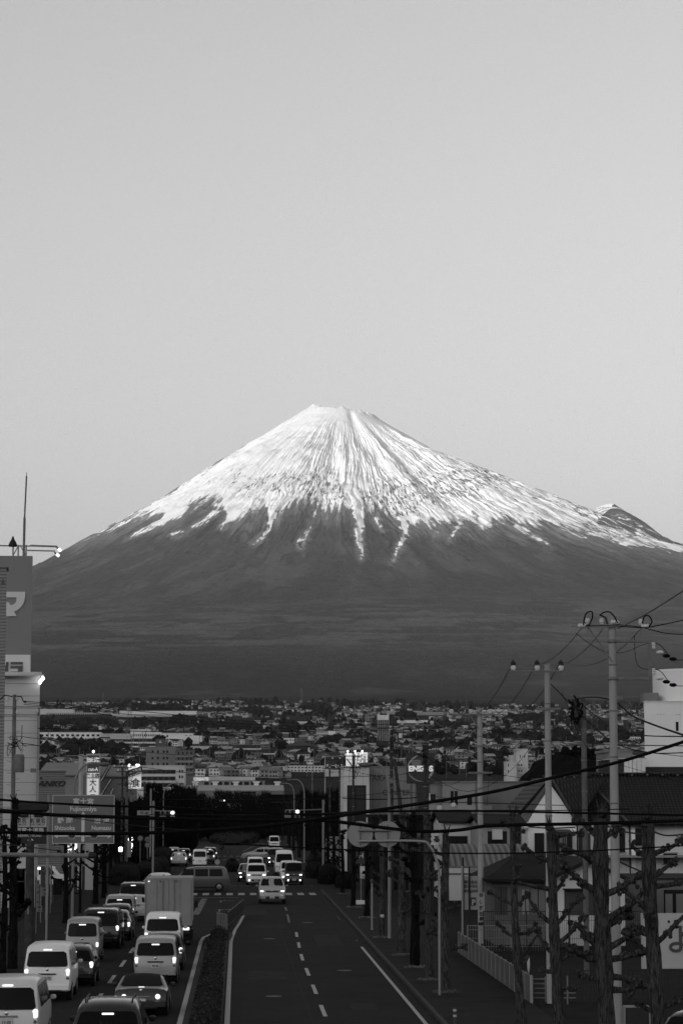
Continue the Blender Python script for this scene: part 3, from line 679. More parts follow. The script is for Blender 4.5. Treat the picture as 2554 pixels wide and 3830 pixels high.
# oncoming side
OG = 'cars coming toward the camera'
car('suv', 'silver', 2.33, 165.0, 'silver sport utility vehicle alone at the front of the oncoming lanes, headlights lit', 'toward', 'head', cat='car', group=OG, roof_rails=False)
car('tall', 'white', 1.53, 200.5, 'white tall hatchback with a lit fog light left of the gap between the oncoming lanes', 'toward', 'both', cat='car', group=OG)
car('hatch', 'dark', 0.85, 209.0, 'dark car half hidden behind the white tall hatchback, one headlight glowing', 'toward', 'both', cat='car', group=OG)
car('keivan', 'white', 1.55, 216.0, 'white van whose roof shows above the white tall hatchback', 'toward', None, cat='van', group=OG)
car('keivan', 'black', 4.62, 200.5, 'black boxy van with two lit fog lights in the right oncoming lane', 'toward', 'both', cat='van', group=OG)
car('tall', 'white', 4.45, 209.0, 'pale hatchback peeking out behind the black boxy van', 'toward', 'fog', cat='car', group=OG)
car('hiace', 'white', 4.3, 226.0, 'tall white high-roof van behind the black boxy van', 'toward', None, cat='van', group=OG)
car('minivan', 'dark', 4.0, 258.0, 'dark minivan with lit lamps waiting at the far crosswalk', 'toward', 'both', cat='minivan', group=OG)
car('keivan', 'white', 5.1, 342.0, 'small white van alone on the road beyond the far crosswalk', 'toward', None, cat='van', group=OG)
# crossing cars
car('minivan', 'mid', -0.65, 189.0, 'grey compact minivan turning across the junction, seen from its left side', 'side', rz=R(92), cat='minivan', brake=False, detail=False)
car('sedan', 'silver', 5.0, 283.0, 'silver sedan crossing between the oncoming cars, seen from its side', 'side', rz=R(88), cat='car', brake=False, detail=False)
car('sedan', 'dark', 6.0, 291.0, 'dark sedan crossing just behind the silver one', 'side', rz=R(88), cat='car', brake=False, detail=False)
car('tall', 'white', -17.2, 196.0, 'white minivan parked sideways behind the left row of bare trees', 'side', rz=R(-90), cat='minivan', brake=False, detail=False)
# beyond the junction, left carriageway
BG = 'cars driving away beyond the junction'
car('keivan', 'silver', -7.0, 262.0, 'pale van with one bright tail light, leftmost beyond the junction', cat='van', group=BG, detail=False)
car('sedan', 'silver', -6.2, 257.0, 'small silver sedan with lit brake lights beyond the junction', cat='car', group=BG, detail=False)
car('hatch', 'dark', -6.1, 275.0, 'dark car right of the silver sedan beyond the junction', cat='car', group=BG, detail=False)
car('keivan', 'white', -3.9, 251.0, 'white boxy van alone in the middle lane beyond the junction', cat='van', group=BG, brake=False, detail=False)
car('hatch', 'grey', -3.35, 268.0, 'grey car just ahead of the white boxy van beyond the junction', cat='car', group=BG, detail=False)
car('wagon', 'dark', -3.2, 280.0, 'dark car ahead of the grey car beyond the junction', cat='car', group=BG, detail=False)
FGp = 'far cars near the roundabout hedge'
for i, (px, py, kd, pt, fc, lt, lb) in enumerate([
    (649, 3128, 'hatch', 'dark', 'toward', 'both', 'far dark car with lit headlights left of the big round hedge'),
    (648, 3106, 'minivan', 'silver', 'toward', 'head', 'far silver minivan behind the dark car with lit headlights'),
    (672, 3108, 'hatch', 'dark', 'toward', 'both', 'far dark car with bright lamps second from the left'),
    (722, 3118, 'hatch', 'grey', 'toward', 'both', 'far grey car with twin bright headlights nearest the round hedge'),
    (765, 3098, 'hatch', 'dark', 'toward', 'head', 'far dark car with a single bright point of light'),
    (1020, 3098, 'hatch', 'dark', 'side', None, 'far dark car side-on right of the round hedge'),
    (1052, 3100, 'wagon', 'black', 'side', None, 'far black car at the right end of the row beyond the hedge'),
    (888, 3090, 'wagon', 'silver', 'side', None, 'far silver car side-on behind the signal post'),
    (985, 3088, 'minivan', 'white', 'side', None, 'far white van side-on above the round hedge')]):
    g = G(px, py)
    car(kd, pt, g.x, g.y, lb, fc, lt, rz=R(90) if fc == 'side' else 0, group=FGp, detail=False, brake=False, cat='van' if 'van' in kd else 'car')
# box truck
tk = thing('box_truck', (-3.3, 117.6, 0), 0, 'box truck with a tall plain pale grey cargo box standing in the queue', 'truck')
a = MB(); a.bb(-1.1, 1.1, 0, 5.0, 1.05, 3.22, .03); bx = a.build('cargo_box', PAINT['box'], tk, True)
a = MB(); a.bb(-1.13, 1.13, -.03, .06, 3.17, 3.27); a.bb(-1.13, 1.13, -.03, .06, 1.0, 1.08)
for sx in (-1, 1): a.bb(sx * 1.12 - .02, sx * 1.12 + .02, -.03, .05, 1.08, 3.17)
a.build('door_frame', mat('box_frame', 0.24, 0.5), tk)
a = MB()
for x in (-.03, .03): a.tube([(x * 9, -.05, 1.1), (x * 9, -.05, 3.15)], .014, 6)
a.build('lock_rod', mat('rod_steel', .12, .4, metal=.5), tk)
a = MB()
for x in (-.55, .0, .55): a.bb(x - .004, x + .004, -.012, 0.0, 1.1, 3.16)
a.build('panel_seam', M_TRIM, tk)
for x in (-.95, -.4, .35): MB().box(x, -.05, 3.10, .06, .06, .05).build('marker_lamp', M_TRIM if x > -.9 else M_TAILDIM, tk)
a = MB(); a.bb(-.9, .9, .25, 6.4, .55, .75); a.build('chassis', M_TRIM, tk)
a = MB(); a.bb(-1.0, 1.0, .02, .14, .62, .72); a.bb(-.5, -.3, .1, .2, .7, 1.0); a.bb(.3, .5, .1, .2, .7, 1.0); a.build('under_run_bar', M_TRIM, tk)
for sx in (-1, 1):
    a = MB(); a.box(sx * .85, -.0, .85, .30, .08, .14, 0, .02); a.build('tail_light', M_BRAKE, tk, True)
    a = MB(); a.bb(sx * .95 - .22, sx * .95 + .22, .55, .58, .30, .80); a.build('mud_flap', M_RUB, tk)
    for wy in (1.3, 5.4):
        a = MB(); a.lathe([(.30, -.2), (.40, -.2), (.42, -.1), (.42, .1), (.40, .2), (.30, .2)], (sx * .82, wy, .42), 18, 'x'); w_ = a.build('wheel', M_RUB, tk, True)
        a = MB(); a.lathe([(.24, .0), (.1, sx * .04)], (sx * 1.01, wy, .42), 12, 'x'); a.build('rim', M_RIM, w_)
    a = MB(); a.box(sx * 1.22, 6.3, 1.75, .16, .08, .35, 0, .03); a.tube([(sx * .95, 6.2, 1.6), (sx * 1.2, 6.3, 1.7)], .015); a.build('mirror', M_TRIM, tk)
a = MB(); a.prismx([(5.1, .55), (5.1, 2.1), (5.5, 2.2), (6.2, 2.15), (6.6, 1.35), (6.7, 1.2), (6.7, .45)], -.95, .95); cb = a.build('cab', PAINT['white'], tk)
a = MB(); a.quad((-.82, 6.30, 2.02), (.82, 6.30, 2.02), (.86, 6.61, 1.38), (-.86, 6.61, 1.38)); a.build('windshield', M_GLASS, tk)
a = MB(); a.box(0, -.025, .83, .44, .02, .2); a.build('number_plate', M_PLATE, tk)
# ================================================================ roads, kerbs, markings
M_ASPH = mat('asphalt', 0.0145, 0.9, 0.28, 0.35, bump=0.25, bscale=18, spec=0.06, detail=10)
M_WALK = mat('sidewalk_asphalt', 0.018, 0.92, 0.35, 0.6, bump=0.2, bscale=12, spec=0.05, detail=10)
M_KERB = mat('kerb_concrete', 0.045, 0.9, 0.3, 3, spec=0.1)
def worn(name, v, lo, sc_):
    m, t, b = node_mat(name, 0.8)
    tc = t.nodes.new('ShaderNodeTexCoord'); n = t.nodes.new('ShaderNodeTexNoise'); n.inputs['Scale'].default_value = sc_; n.inputs['Detail'].default_value = 8; n.inputs['Roughness'].default_value = .75
    t.links.new(tc.outputs['Object'], n.inputs['Vector'])
    r = t.nodes.new('ShaderNodeMapRange'); r.inputs['From Min'].default_value = lo; r.inputs['From Max'].default_value = lo + .08; r.inputs['To Min'].default_value = .03; r.inputs['To Max'].default_value = v
    t.links.new(n.outputs['Fac'], r.inputs['Value']); t.links.new(r.outputs[0], b.inputs['Base Color'])
    b.inputs['Specular IOR Level'].default_value = .1
    return m
M_LINE = worn('road_paint', 0.34, 0.33, 2.2); M_OLD = worn('worn_road_paint', 0.26, 0.47, 3.0)
def sheet(name, rects, z, m, kind='structure', label=None):
    a = MB()
    for x0, x1, y0, y1 in rects:
        n = max(1, int((y1 - y0) / 40)); 
        for i in range(n):
            a0 = y0 + (y1 - y0) * i / n; a1 = y0 + (y1 - y0) * (i + 1) / n
            a.quad((x0, a0, z), (x1, a0, z), (x1, a1, z), (x0, a1, z))
    o = a.build(name, m); tag(o, label, None, None, kind); return o
sheet('road', [(-8.4, 6.5, -60, 640)], 0.004, M_ASPH, label='dark asphalt road running toward the mountain')
sheet('side_road', [(-300, -8.4, 190, 276), (6.5, 300, 190, 276)], 0.004, M_ASPH, label='dark asphalt cross street at the junction')
a = MB()
for y0, y1 in ((-60, 188), (278, 640)):
    a.bb(6.5, 10.0, y0, y1, -.2, .12); a.bb(-12.4, -8.4, y0, y1, -.2, .12)
o = a.build('sidewalk', M_WALK); tag(o, None, None, None, 'structure')
a = MB()
for y0, y1 in ((-60, 188), (278, 640)):
    n = int((y1 - y0) / 2)
    for i in range(n):
        ya = y0 + i * 2; a.bb(6.36, 6.498, ya + .01, ya + 1.99, -.1, .135); a.bb(-8.398, -8.26, ya + .01, ya + 1.99, -.1, .135)
o = a.build('kerb', M_KERB); tag(o, None, None, None, 'structure')
a = MB(); a.bb(5.98, 6.34, -60, 188, -.1, .012); o = a.build('gutter', mat('gutter_concrete', .022, .95, .3, 1.5, spec=.05)); tag(o, None, None, None, 'structure')
a = MB(); a.bb(10.05, 60, -60, 188, -.2, .09); o = a.build('yard_ground', mat('yard_ground', .012, .95, .4, .7, spec=.04)); tag(o, None, None, None, 'structure')
# painted lines follow the photographed ones
def strip(a, pts, w, z=0.009):
    P = [Vector((p[0], p[1], z)) for p in pts]
    for i in range(len(P) - 1):
        d = (P[i + 1] - P[i]).normalized(); s_ = Vector((d.y, -d.x, 0)) * w / 2
        a.add([P[i] - s_, P[i] + s_, P[i + 1] + s_, P[i + 1] - s_], [(0, 1, 2, 3)])
a = MB()
strip(a, [(-.31, 55), (-.32, 121)] + [tuple(G(x, y))[:2] for x, y in ((869, 3505), (880, 3478), (898, 3450), (911, 3424))], .17)
strip(a, [(-1.80, 55), (-1.80, 108)] + [tuple(G(x, y))[:2] for x, y in ((752, 3522), (762, 3506), (790, 3494))], .17)
for k in range(-2, 8): y0 = 75.2 - 4.55 + k * 9.15; strip(a, [(2.86 + max(0, y0 - 110) * .012, y0), (2.86 + max(0, y0 - 105) * .012, y0 + 4.4)], .14) if k < 7 else None
for k in range(-1, 10): y0 = 67.0 + k * 9.15; strip(a, [(-4.9, y0), (-4.9, y0 + 4.2)], .15)
strip(a, [(6.0 - .07, 55), (5.93, 117)], .16)
strip(a, [tuple(G(1335, 3519))[:2], tuple(G(1378, 3516))[:2]], .25)
for s_ in (((1320, 3492), (1292, 3456)), ((1276, 3442), (1240, 3396)), ((1362, 3500), (1380, 3516))): strip(a, [tuple(G(*p))[:2] for p in s_], .15)
for k in range(-7, 12): a.quad(*[(x, y, .010) for x, y in ((-2.60 + k * .88, 180.2), (-2.12 + k * .88, 180.2), (-2.12 + k * .88, 184.2), (-2.60 + k * .88, 184.2))])
o = a.build('road_markings', M_LINE); tag(o, 'white painted road lines', None, None, 'structure')
a = MB()
strip(a, [(-8.1, 176), (.05, 176)], .4)
strip(a, [(-.6, 199.5), (6.2, 199.5)], .4)
strip(a, [(-2.55, 150), (-2.35, 174)], .42)
for k in range(-11, 13):
    for yy, dl in ((283, 2.6), (302, 2.4)): a.quad(*[(x, y, .010) for x, y in ((k * .8 - .22, yy), (k * .8 + .22, yy), (k * .8 + .22, yy + dl), (k * .8 - .22, yy + dl))])
for yy in (170.5, 157):  # turn arrows
    strip(a, [(-1.15, yy - 3), (-1.15, yy)], .15); strip(a, [(-1.1, yy - .3), (-.25, yy)], .5)
for k in range(12): strip(a, [(3.9 - k * .0, 330 + k * 12), (3.9, 334 + k * 12)], .15)
strip(a, [(2.95, 140), (3.05, 150)], .12); strip(a, [(3.1, 155), (3.1, 160)], .12)
for pts in (((-2.9, 318), (-4.9, 372)), ((.6, 330), (3.6, 395)), ((-7.9, 225), (-8.1, 300))): strip(a, pts, .15)
o = a.build('worn_road_markings', M_OLD); tag(o, 'worn white paint on the road', None, None, 'structure')
# patched asphalt seams
a = MB(); strip(a, [(-.2, 139), (6.0, 137)], .35, .0065); strip(a, [(2.4, 60), (2.3, 135)], .08, .0065); strip(a, [(-8, 164), (6, 168)], .3, .0065); strip(a, [(-4.2, 60), (-4.1, 140)], .07, .0065)
o = a.build('asphalt_seams', mat('bitumen_seam', .012, .8, spec=.05)); tag(o, None, None, None, 'structure')
a = MB()
for x, y, w_, l_ in ((1.2, 96, 1.5, 5), (4.5, 118, 1.2, 9), (1.5, 134, 2.2, 4), (4.3, 82, .9, 3), (-3.3, 88, 1.2, 6), (-6.6, 101, 1.4, 4), (1.0, 150, 1.6, 8)): a.quad((x - w_ / 2, y, .006), (x + w_ / 2, y, .006), (x + w_ / 2, y + l_, .006), (x - w_ / 2, y + l_, .006))
o = a.build('asphalt_patches', mat('asphalt_patch', 0.0205, 0.9, 0.3, 1.2, bump=0.2, bscale=18, spec=0.06)); tag(o, None, None, None, 'structure')
a = MB()
for x, y in ((1.3, 88), (4.4, 101), (1.6, 124), (-4.0, 84), (4.0, 140), (-6.9, 84)): a.lathe([(.30, 0), (.30, .008)], (x, y, 0), 20)
o = a.build('manhole_covers', mat('manhole_iron', 0.03, 0.6, .3, 9)); tag(o, 'iron manhole covers in the road', None, None, 'structure')
# ---------------------------------------------------------------- median with shrubs and railing
md = [(-1.66, 50), (-.46, 50), (-.46, 120), (-.25, 127), (-.9, 130), (-1.35, 127), (-1.66, 112)]
a = MB(); n = len(md); a.add([(x, y, .12) for x, y in md] + [(x, y, 0) for x, y in md], [tuple(range(n))] + [(i, i + n, (i + 1) % n + n, (i + 1) % n) for i in range(n)])
o = a.build('median_kerb', mat('median_soil', .015, .95)); tag(o, None, None, None, 'structure')
M_LEAF = mat('leaf_dark', .024, .7, .5, .8, spec=.1); M_LEAF2 = mat('leaf_pale', .10, .55, .5, 3, spec=.3); M_LEAF3 = mat('leaf_black', .008, .9, spec=.03)
def leaves(a, n, fn, size, rng):
    for _ in range(n):
        p = fn(); s_ = size * rng.uniform(.6, 1.5)
        u = Vector((rng.gauss(0, 1), rng.gauss(0, 1), rng.gauss(0, 1))).normalized(); v = u.orthogonal().normalized()
        v = (Matrix.Rotation(rng.uniform(0, 6.28), 3, u) @ v); w = u.cross(v)
        p = Vector(p)
        a.add([p - v * s_, p + w * s_ * .5, p + v * s_, p - w * s_ * .5], [(0, 1, 2, 3)])
rng = random.Random(3)
def medpt():
    y = rng.uniform(58, 127) if rng.random() < .4 else rng.uniform(58, 90)
    x = rng.uniform(-1.45, -.52) * (1 if y < 118 else .8); t = 1 - ((x + 1.0) / .55) ** 2
    return (x, y, .12 + (.10 + .34 * max(0, t)) * rng.uniform(.55, 1.05))
def bush_mass(name, fn, n, size, core, mats, label, frac=.12, seed=1, kind='stuff'):
    rg = random.Random(seed); a = MB()
    for c in core: a.cur = 0; a.blob(c[:3], 1, 2, .07, c[3:6], rg)
    a.cur = 1; leaves(a, int(n * (1 - frac)), fn, size, rg); a.cur = 2; leaves(a, int(n * frac), fn, size * .8, rg)
    o = a.build(name, mats); 
    if kind: tag(o, label, None, None, kind)
    return o
bush_mass('median_shrubs', medpt, 16000, .035, [(-1.0, y, .2, .42, 2.2, .22) for y in range(57, 127, 3)], [M_LEAF3, M_LEAF, M_LEAF2], 'low leafy shrubs in the road median', .06)
RS = mat('railing_dark_paint', .02, .5); RP_ = mat('railing_pale_paint', .16, .6)
def railing(p0, p1, h, m, label, gap=.16, panel=2.0):
    d = Vector((p1[0] - p0[0], p1[1] - p0[1], 0)); L = d.length
    t = thing('railing', (p0[0], p0[1], 0), math.atan2(d.y, d.x), label, 'railing')
    a = MB(); a.tube([(0, 0, h), (L, 0, h)], .03, 6); a.build('top_rail', m, t)
    a = MB(); a.tube([(0, 0, .25), (L, 0, .25)], .02, 6); a.build('bottom_rail', m, t)
    a = MB(); k = int(L / gap)
    for i in range(k + 1): a.box(i * L / k, 0, (h + .25) / 2, .03, .03, h - .25)
    a.build('pickets', m, t)
    for i in range(int(L / panel) + 1):
        a = MB(); a.box(i * panel, 0, h / 2 + .02, .08, .08, h + .06); a.build('post', m, t)
    return t
p0, p1 = G(850, 3481), G(911, 3423)
railing(p0, p1, .95, RS, 'dark picket railing at the far end of the road median')
p0, p1 = G(814, 3474), G(849, 3482)
railing(p0, p1, .85, RP_, 'short pale railing panel at the tip of the planted median', .3, .55)
t = thing('delineator', (*G(813, 3262)[:2], 0), 0, 'round reflector on a thin post in front of the junction bush', 'road marker')
a = MB(); a.tube([(0, 0, 0), (0, 0, .75)], .03, 8); a.build('post', RP_, t)
a = MB(); a.lathe([(.03, -.02), (.26, -.02), (.26, .02), (.03, .02)], (0, 0, .98), 20, 'y'); a.build('reflector', mat('reflector', .3, .4), t)
t = thing('bollard', (6.42, 72.5, .12), 0, 'slim delineator post with two pale bands at the kerb by the bottom edge', 'bollard')
a = MB(); a.lathe([(.12, 0), (.11, .05), (.05, .10), (.04, .70), (.045, .74), (.02, .76)], (0, 0, 0), 14); a.build('post', mat('post_grey', .05, .6), t, True)
for z in (.52, .68): MB().lathe([(.048, 0), (.052, .01), (.052, .05), (.048, .06)], (0, 0, z - .02), 14).build('reflective_band', mat('band_pale', .45, .5), t)
# hedges
M3 = [M_LEAF3, M_LEAF3, M_LEAF]
def hedge(cx, cy, rx, ry, h, label, n=2500, size=.12, seed=4, name='hedge', kind=None, cat='hedge', group=None):
    rg = random.Random(seed)
    def fn():
        while True:
            u, v = rg.uniform(-1, 1), rg.uniform(-1, 1)
            if u * u + v * v < 1: break
        return (cx + u * rx, cy + v * ry, h * (1 - (u * u + v * v)) ** .35 * rg.uniform(.85, 1.06))
    a = MB(); rows = []
    N, K = 40, 9
    for j in range(K):
        f = j / (K - 1); rr_ = 1 - f ** 2.2 * .97; 
        for i in range(N):
            q = 2 * math.pi * i / N; w = 1 + rg.uniform(-.03, .03)
            a.v.append((cx + rx * rr_ * math.cos(q) * w, cy + ry * rr_ * math.sin(q) * w, -.05 + h * (1 - (1 - f) ** 2.4) * rg.uniform(.96, 1.03)))
    for j in range(K - 1):
        for i in range(N): a.f.append((j * N + i, j * N + (i + 1) % N, (j + 1) * N + (i + 1) % N, (j + 1) * N + i)); a.m.append(0)
    a.f.append(tuple((K - 1) * N + i for i in range(N))); a.m.append(0)
    a.cur = 1; leaves(a, n, fn, size, rg); a.cur = 2; leaves(a, n // 14, fn, size * .7, rg)
    o = a.build(name, M3); tag(o, label, cat, group); return o
hedge(-.7, 432, 4.5, 58, 1.55, 'big rounded clipped hedge on the traffic island beyond the junction', 5000, .16, 4)
hedge(2.6, 452, 2.2, 30, 1.9, 'dark shrub at the right shoulder of the traffic island hedge', 2500, .16, 5)
hedge(-.55, 243, .68, 6, 1.1, 'small square bush at the tip of the median beyond the junction', 900, .07, 6, 'bush', cat='bush')
HG = 'dark bushes on the right beyond the junction'
for i, (x, y, rx, ry, h, lb) in enumerate([(7.6, 206, .9, 4, 1.7, 'dark bush at the foot of the white signal pole'), (6.9, 222, .8, 5, 1.5, 'dark bush second behind the white signal pole'), (7.8, 246, .9, 9, 1.6, 'long dark bush third behind the white signal pole'), (8.6, 196, .8, 3.5, 1.2, 'low dark bush just right of the white signal pole')]):
    hedge(x, y, rx, ry, h, lb, 900, .08, 10 + i, 'bush', cat='bush', group=HG)
for i, (px, Y, h, lb) in enumerate([(612, 262, 2.0, 'dark bush left of the pale van beyond the junction'), (590, 236, 1.6, 'dark bush behind the white sedan at the head of the queue'), (560, 222, 1.5, 'dark hedge under the round speed signs'), (470, 208, 1.7, 'dark hedge left of the round speed signs'), (520, 300, 2.6, 'tall dark bush beyond the left round signs')]):
    hedge(gx(px, Y), Y, 1.3, 8, h, lb, 900, .08, 30 + i, 'bush', cat='bush', group='dark bushes on the left near the junction')
# ---------------------------------------------------------------- bare pollarded trees
def bark_mat(name, v):
    m, t, b = node_mat(name, .95); b.inputs['Specular IOR Level'].default_value = .03
    tc = t.nodes.new('ShaderNodeTexCoord'); mp = t.nodes.new('ShaderNodeMapping'); mp.inputs['Scale'].default_value = (1, 1, .16)
    t.links.new(tc.outputs['Object'], mp.inputs[0])
    n = t.nodes.new('ShaderNodeTexNoise'); n.inputs['Scale'].default_value = 22; n.inputs['Detail'].default_value = 5; n.inputs['Roughness'].default_value = .7; n.inputs['Distortion'].default_value = .6
    t.links.new(mp.outputs[0], n.inputs['Vector'])
    r = t.nodes.new('ShaderNodeMapRange'); r.inputs['From Min'].default_value = .38; r.inputs['From Max'].default_value = .66; r.inputs['To Min'].default_value = v * .25; r.inputs['To Max'].default_value = v * 1.7
    t.links.new(n.outputs['Fac'], r.inputs['Value']); t.links.new(r.outputs[0], b.inputs['Base Color'])
    bp = t.nodes.new('ShaderNodeBump'); bp.inputs['Strength'].default_value = 1.0; bp.inputs['Distance'].default_value = .12
    t.links.new(n.outputs['Fac'], bp.inputs['Height']); t.links.new(bp.outputs[0], b.inputs['Normal'])
    return m
M_BARK = bark_mat('bark', .07); M_BARKD = bark_mat('bark_dark', .013); M_TWIG = mat('twig', .05, .9, .4, 4, spec=.05)
def trunk_mb(h, r0, r1, rng, n=20, lean=(0, 0), wob=.05):
    K = max(8, int(h / .22)); vs = []; path = []; ph = [rng.uniform(0, 6.28) for _ in range(6)]
    for i in range(K + 1):
        f = i / K; z = h * f
        cx = lean[0] * f + wob * math.sin(f * 5 + ph[0]) * f; cy = lean[1] * f + wob * math.cos(f * 4 + ph[1]) * f
        r = r0 + (r1 - r0) * f + (.35 * r0 * math.exp(-z / .25))
        r *= 1 + .07 * math.sin(z * 3 + ph[2]) + .05 * math.sin(z * 7.3 + ph[3])
        path.append((cx, cy, z, r))
        for j in range(n):
            q = 2 * math.pi * j / n
            k = 1 + .07 * math.sin(3 * q + ph[4] + z * .7) + .05 * math.sin(7 * q + ph[5] - z * .5) + rng.uniform(-.035, .035)
            vs.append((cx + r * k * math.cos(q), cy + r * k * math.sin(q), z - .05))
    a = MB(); fs = [(i * n + j, i * n + (j + 1) % n, (i + 1) * n + (j + 1) % n, (i + 1) * n + j) for i in range(K) for j in range(n)]
    fs.append(tuple(K * n + j for j in range(n)))
    a.add(vs, fs); return a, path
def branch_mb(base, d, L, r, rng, knots=3, twigs=6, droop=0):
    """thick crooked stub ending in a knobbly fist"""
    pts = [Vector(base)]; dirv = Vector(d).normalized(); k = 5
    for i in range(k):
        dirv = (dirv + Vector((rng.uniform(-.25, .25), rng.uniform(-.25, .25), rng.uniform(-.16, .26)))).normalized()
        pts.append(pts[-1] + dirv * L / k)
    rr_ = [r * (1.25 - .6 * i / k) for i in range(k + 1)]
    a = MB(); a.tube(pts, rr_, 8)
    for i in range(knots):
        p = pts[-1] if i == 0 else pts[rng.randint(2, k)]
        for _ in range(7 if i == 0 else 3):
            o = Vector((rng.gauss(0, 1), rng.gauss(0, 1), rng.gauss(0, 1))) * r * .8
            a.blob(p + o, r * rng.uniform(.6, 1.3), 1, .35, rng=rng)
        for _ in range(twigs if i == 0 else 2):
            o = Vector((rng.gauss(0, 1), rng.gauss(0, 1), rng.gauss(.6, 1))).normalized()
            a.tube([p, p + o * rng.uniform(.04, .13)], [.014, .008], 4)
    return a
TG = 'bare pollarded street trees on the right sidewalk'
def tree(x, Y, h, r0, r1, label, group, br=None, seed=1, m=None, zb=.12, n=18, lean=(0, 0), tw=6, top=True, nb=9, blen=.75, name='pollarded_tree'):
    rg = random.Random(seed); m = m or M_BARK
    t = thing(name, (x, Y, zb), 0, label, 'tree', group)
    a, path = trunk_mb(h, r0, r1, rg, n, lean); a.build('trunk', m, t, True, 70)
    def at_(z):
        i = min(len(path) - 1, max(0, int(z / h * (len(path) - 1)))); return path[i]
    if br is None:
        br = []
        for i in range(nb):
            z = h * (.28 + .68 * i / nb) + rg.uniform(-.15, .15); az = rg.uniform(0, 6.28); br.append((z, az, blen * rg.uniform(.6, 1.4), rg.uniform(.1, .7)))
    for (z, az, L, up) in br:
        c = at_(z); d = (math.cos(az), math.sin(az), up)
        r = max(.035, r0 * .33)
        a = branch_mb((c[0], c[1], z), d, L + c[3], r, rg, 2 if L < .5 else 4, tw); a.build('branch', m, t, True, 70)
    if top:
        c = at_(h); a = MB()
        for _ in range(8): a.blob((c[0] + rg.gauss(0, .5) * c[3], c[1] + rg.gauss(0, .5) * c[3], h + rg.uniform(-.1, .12)), c[3] * rg.uniform(.5, .9), 1, .3, rng=rg)
        for _ in range(3): o = Vector((rg.gauss(0, .4), rg.gauss(0, .4), 1)).normalized(); a.tube([(c[0], c[1], h), (c[0] + o.x * .4, c[1] + o.y * .4, h + .4 * o.z)], [.04, .015], 6)
        a.build('branch', m, t, True, 70)
    return t
Lf, Rt = math.pi, 0.0
def zpx(py, Y): return W(1277, py, Y).z
# the four near trees, limbs as in the photograph: (pixel height of the root, direction, length, rise)
def hero(px_base, Y, topy, r0, r1, seed, limbs, label, lean=0):
    x = gx(px_base, Y); h = zpx(topy, Y) - .12
    br = []
    for (py, az, L, up) in limbs: br.append((zpx(py, Y) - .12, az, L, up))
    return tree(x, Y, h, r0, r1, label, TG, br, seed, M_BARK, .12, 26, (lean, 0), 12)
hero(1945, 71, 3060, .132, .08, 11, [(3130, Rt + .3, .3, .5), (3100, Lf, .3, .4), (3290, Rt, .35, 1.2), (3390, Lf - .2, .75, .6), (3400, Rt, .5, .9), (3510, Lf, .6, .35), (3500, Rt + .4, .7, .3), (3590, Rt, .9, .9), (3570, Lf + .3, .4, .3), (3640, Rt, .6, 1.2), (3480, -1.5, .3, .2)], 'bare pollarded tree nearest the panel fence, with low twisted limbs', -.30)
hero(2090, 64, 3110, .165, .11, 12, [(3140, Rt, .7, .3), (3225, Lf, .7, .35), (3330, Lf, 1.0, .15), (3340, Rt + .5, .5, .2), (3460, Lf - .2, .9, .5), (3460, Rt - .2, .8, 1.0), (3540, Rt, .9, .35), (3575, Lf, .7, .7), (3600, Rt, .5, .3), (3640, Lf, .3, .3), (3420, 1.4, .5, .4), (3700, Rt, .25, .3)], 'bare pollarded tree with a swollen trunk left of the thickest tree', -.28)
hero(2262, 56, 3052, .215, .165, 13, [(3140, Lf + .2, .45, .5), (3235, Lf, .75, .35), (3150, Rt, .4, .7), (3350, Lf - .1, .95, .85), (3350, Rt, 1.0, .55), (3460, Rt, 1.1, 1.0), (3470, Rt - .3, .5, .25), (3560, Lf, .7, .9), (3595, Lf + .2, .9, .15), (3560, Rt, .8, .35), (3600, Rt - .4, .9, .2), (3650, Rt, .6, -.1), (3700, Rt, .7, -.05), (3680, Lf, .4, .2)], 'thickest bare pollarded tree in front of the tallest utility pole', -.12)
hero(2455, 50, 3070, .155, .135, 14, [(3200, Rt, .6, .5), (3215, Lf, .3, .8), (3290, Rt, .5, 1.0), (3320, Rt, .8, .25), (3420, Lf, .7, .9), (3500, Lf, .35, .1), (3540, Rt, .9, .9), (3600, Lf, .8, .7), (3780, Rt, .8, .4), (3790, Lf, .4, .2), (3480, -1.5, .4, .5)], 'bare pollarded tree furthest right, in front of the white billboard', -.16)
rg_ = random.Random(5)
mid = [(1665, 3722, 3128, .185, 'bare tree directly behind the slim white sign pole'), (1604, 3675, 3080, .16, 'bare tree second left of the slim white sign pole'), (1551, 3628, 3060, .20, 'broad dark bare tree third left of the slim white sign pole'),
       (1502, 3582, 3060, .19, 'ribbed pale-barked tree fourth left of the slim white sign pole'), (1428, 3515, 3080, .16, 'bare tree with a small white square label on its trunk'), (1372, 3440, 3120, .15, 'dark bare tree left of the tree with the white label'),
       (1322, 3400, 3115, .17, 'thick dark tree with a flared base near the far end of the right row'), (1281, 3350, 3120, .15, 'dark tree at the far end of the near right row')]
for i, (px, py, ty, r0, lb) in enumerate(mid):
    g = G(px, py); Y = g.y
    t = tree(g.x, Y, zpx(ty, Y), r0, r0 * .68, lb, TG, None, 50 + i, M_BARKD if i in (2, 5, 6, 7) else M_BARK, .05, 16, (0, 0), 5, nb=9, blen=.6)
    a = MB(); rg = random.Random(i)
    for q in range(9): a.blob((g.x + rg.uniform(-.42, .42), Y - .55 + rg.uniform(-.05, .05), .17), .10, 1, .3, (1, .6, .7), rg)
    a.bb(g.x - .5, g.x + .5, Y - .62, Y - .5, .1, .2)
    o = a.build('tree_pit_kerb', mat('old_kerb_stone', .085, .95, .6, 8, spec=.05), None); tag(o, 'worn kerb stone at the foot of the ' + ' '.join(lb.split()[:9]), 'kerb stone', 'worn kerb stones in front of the right trees')
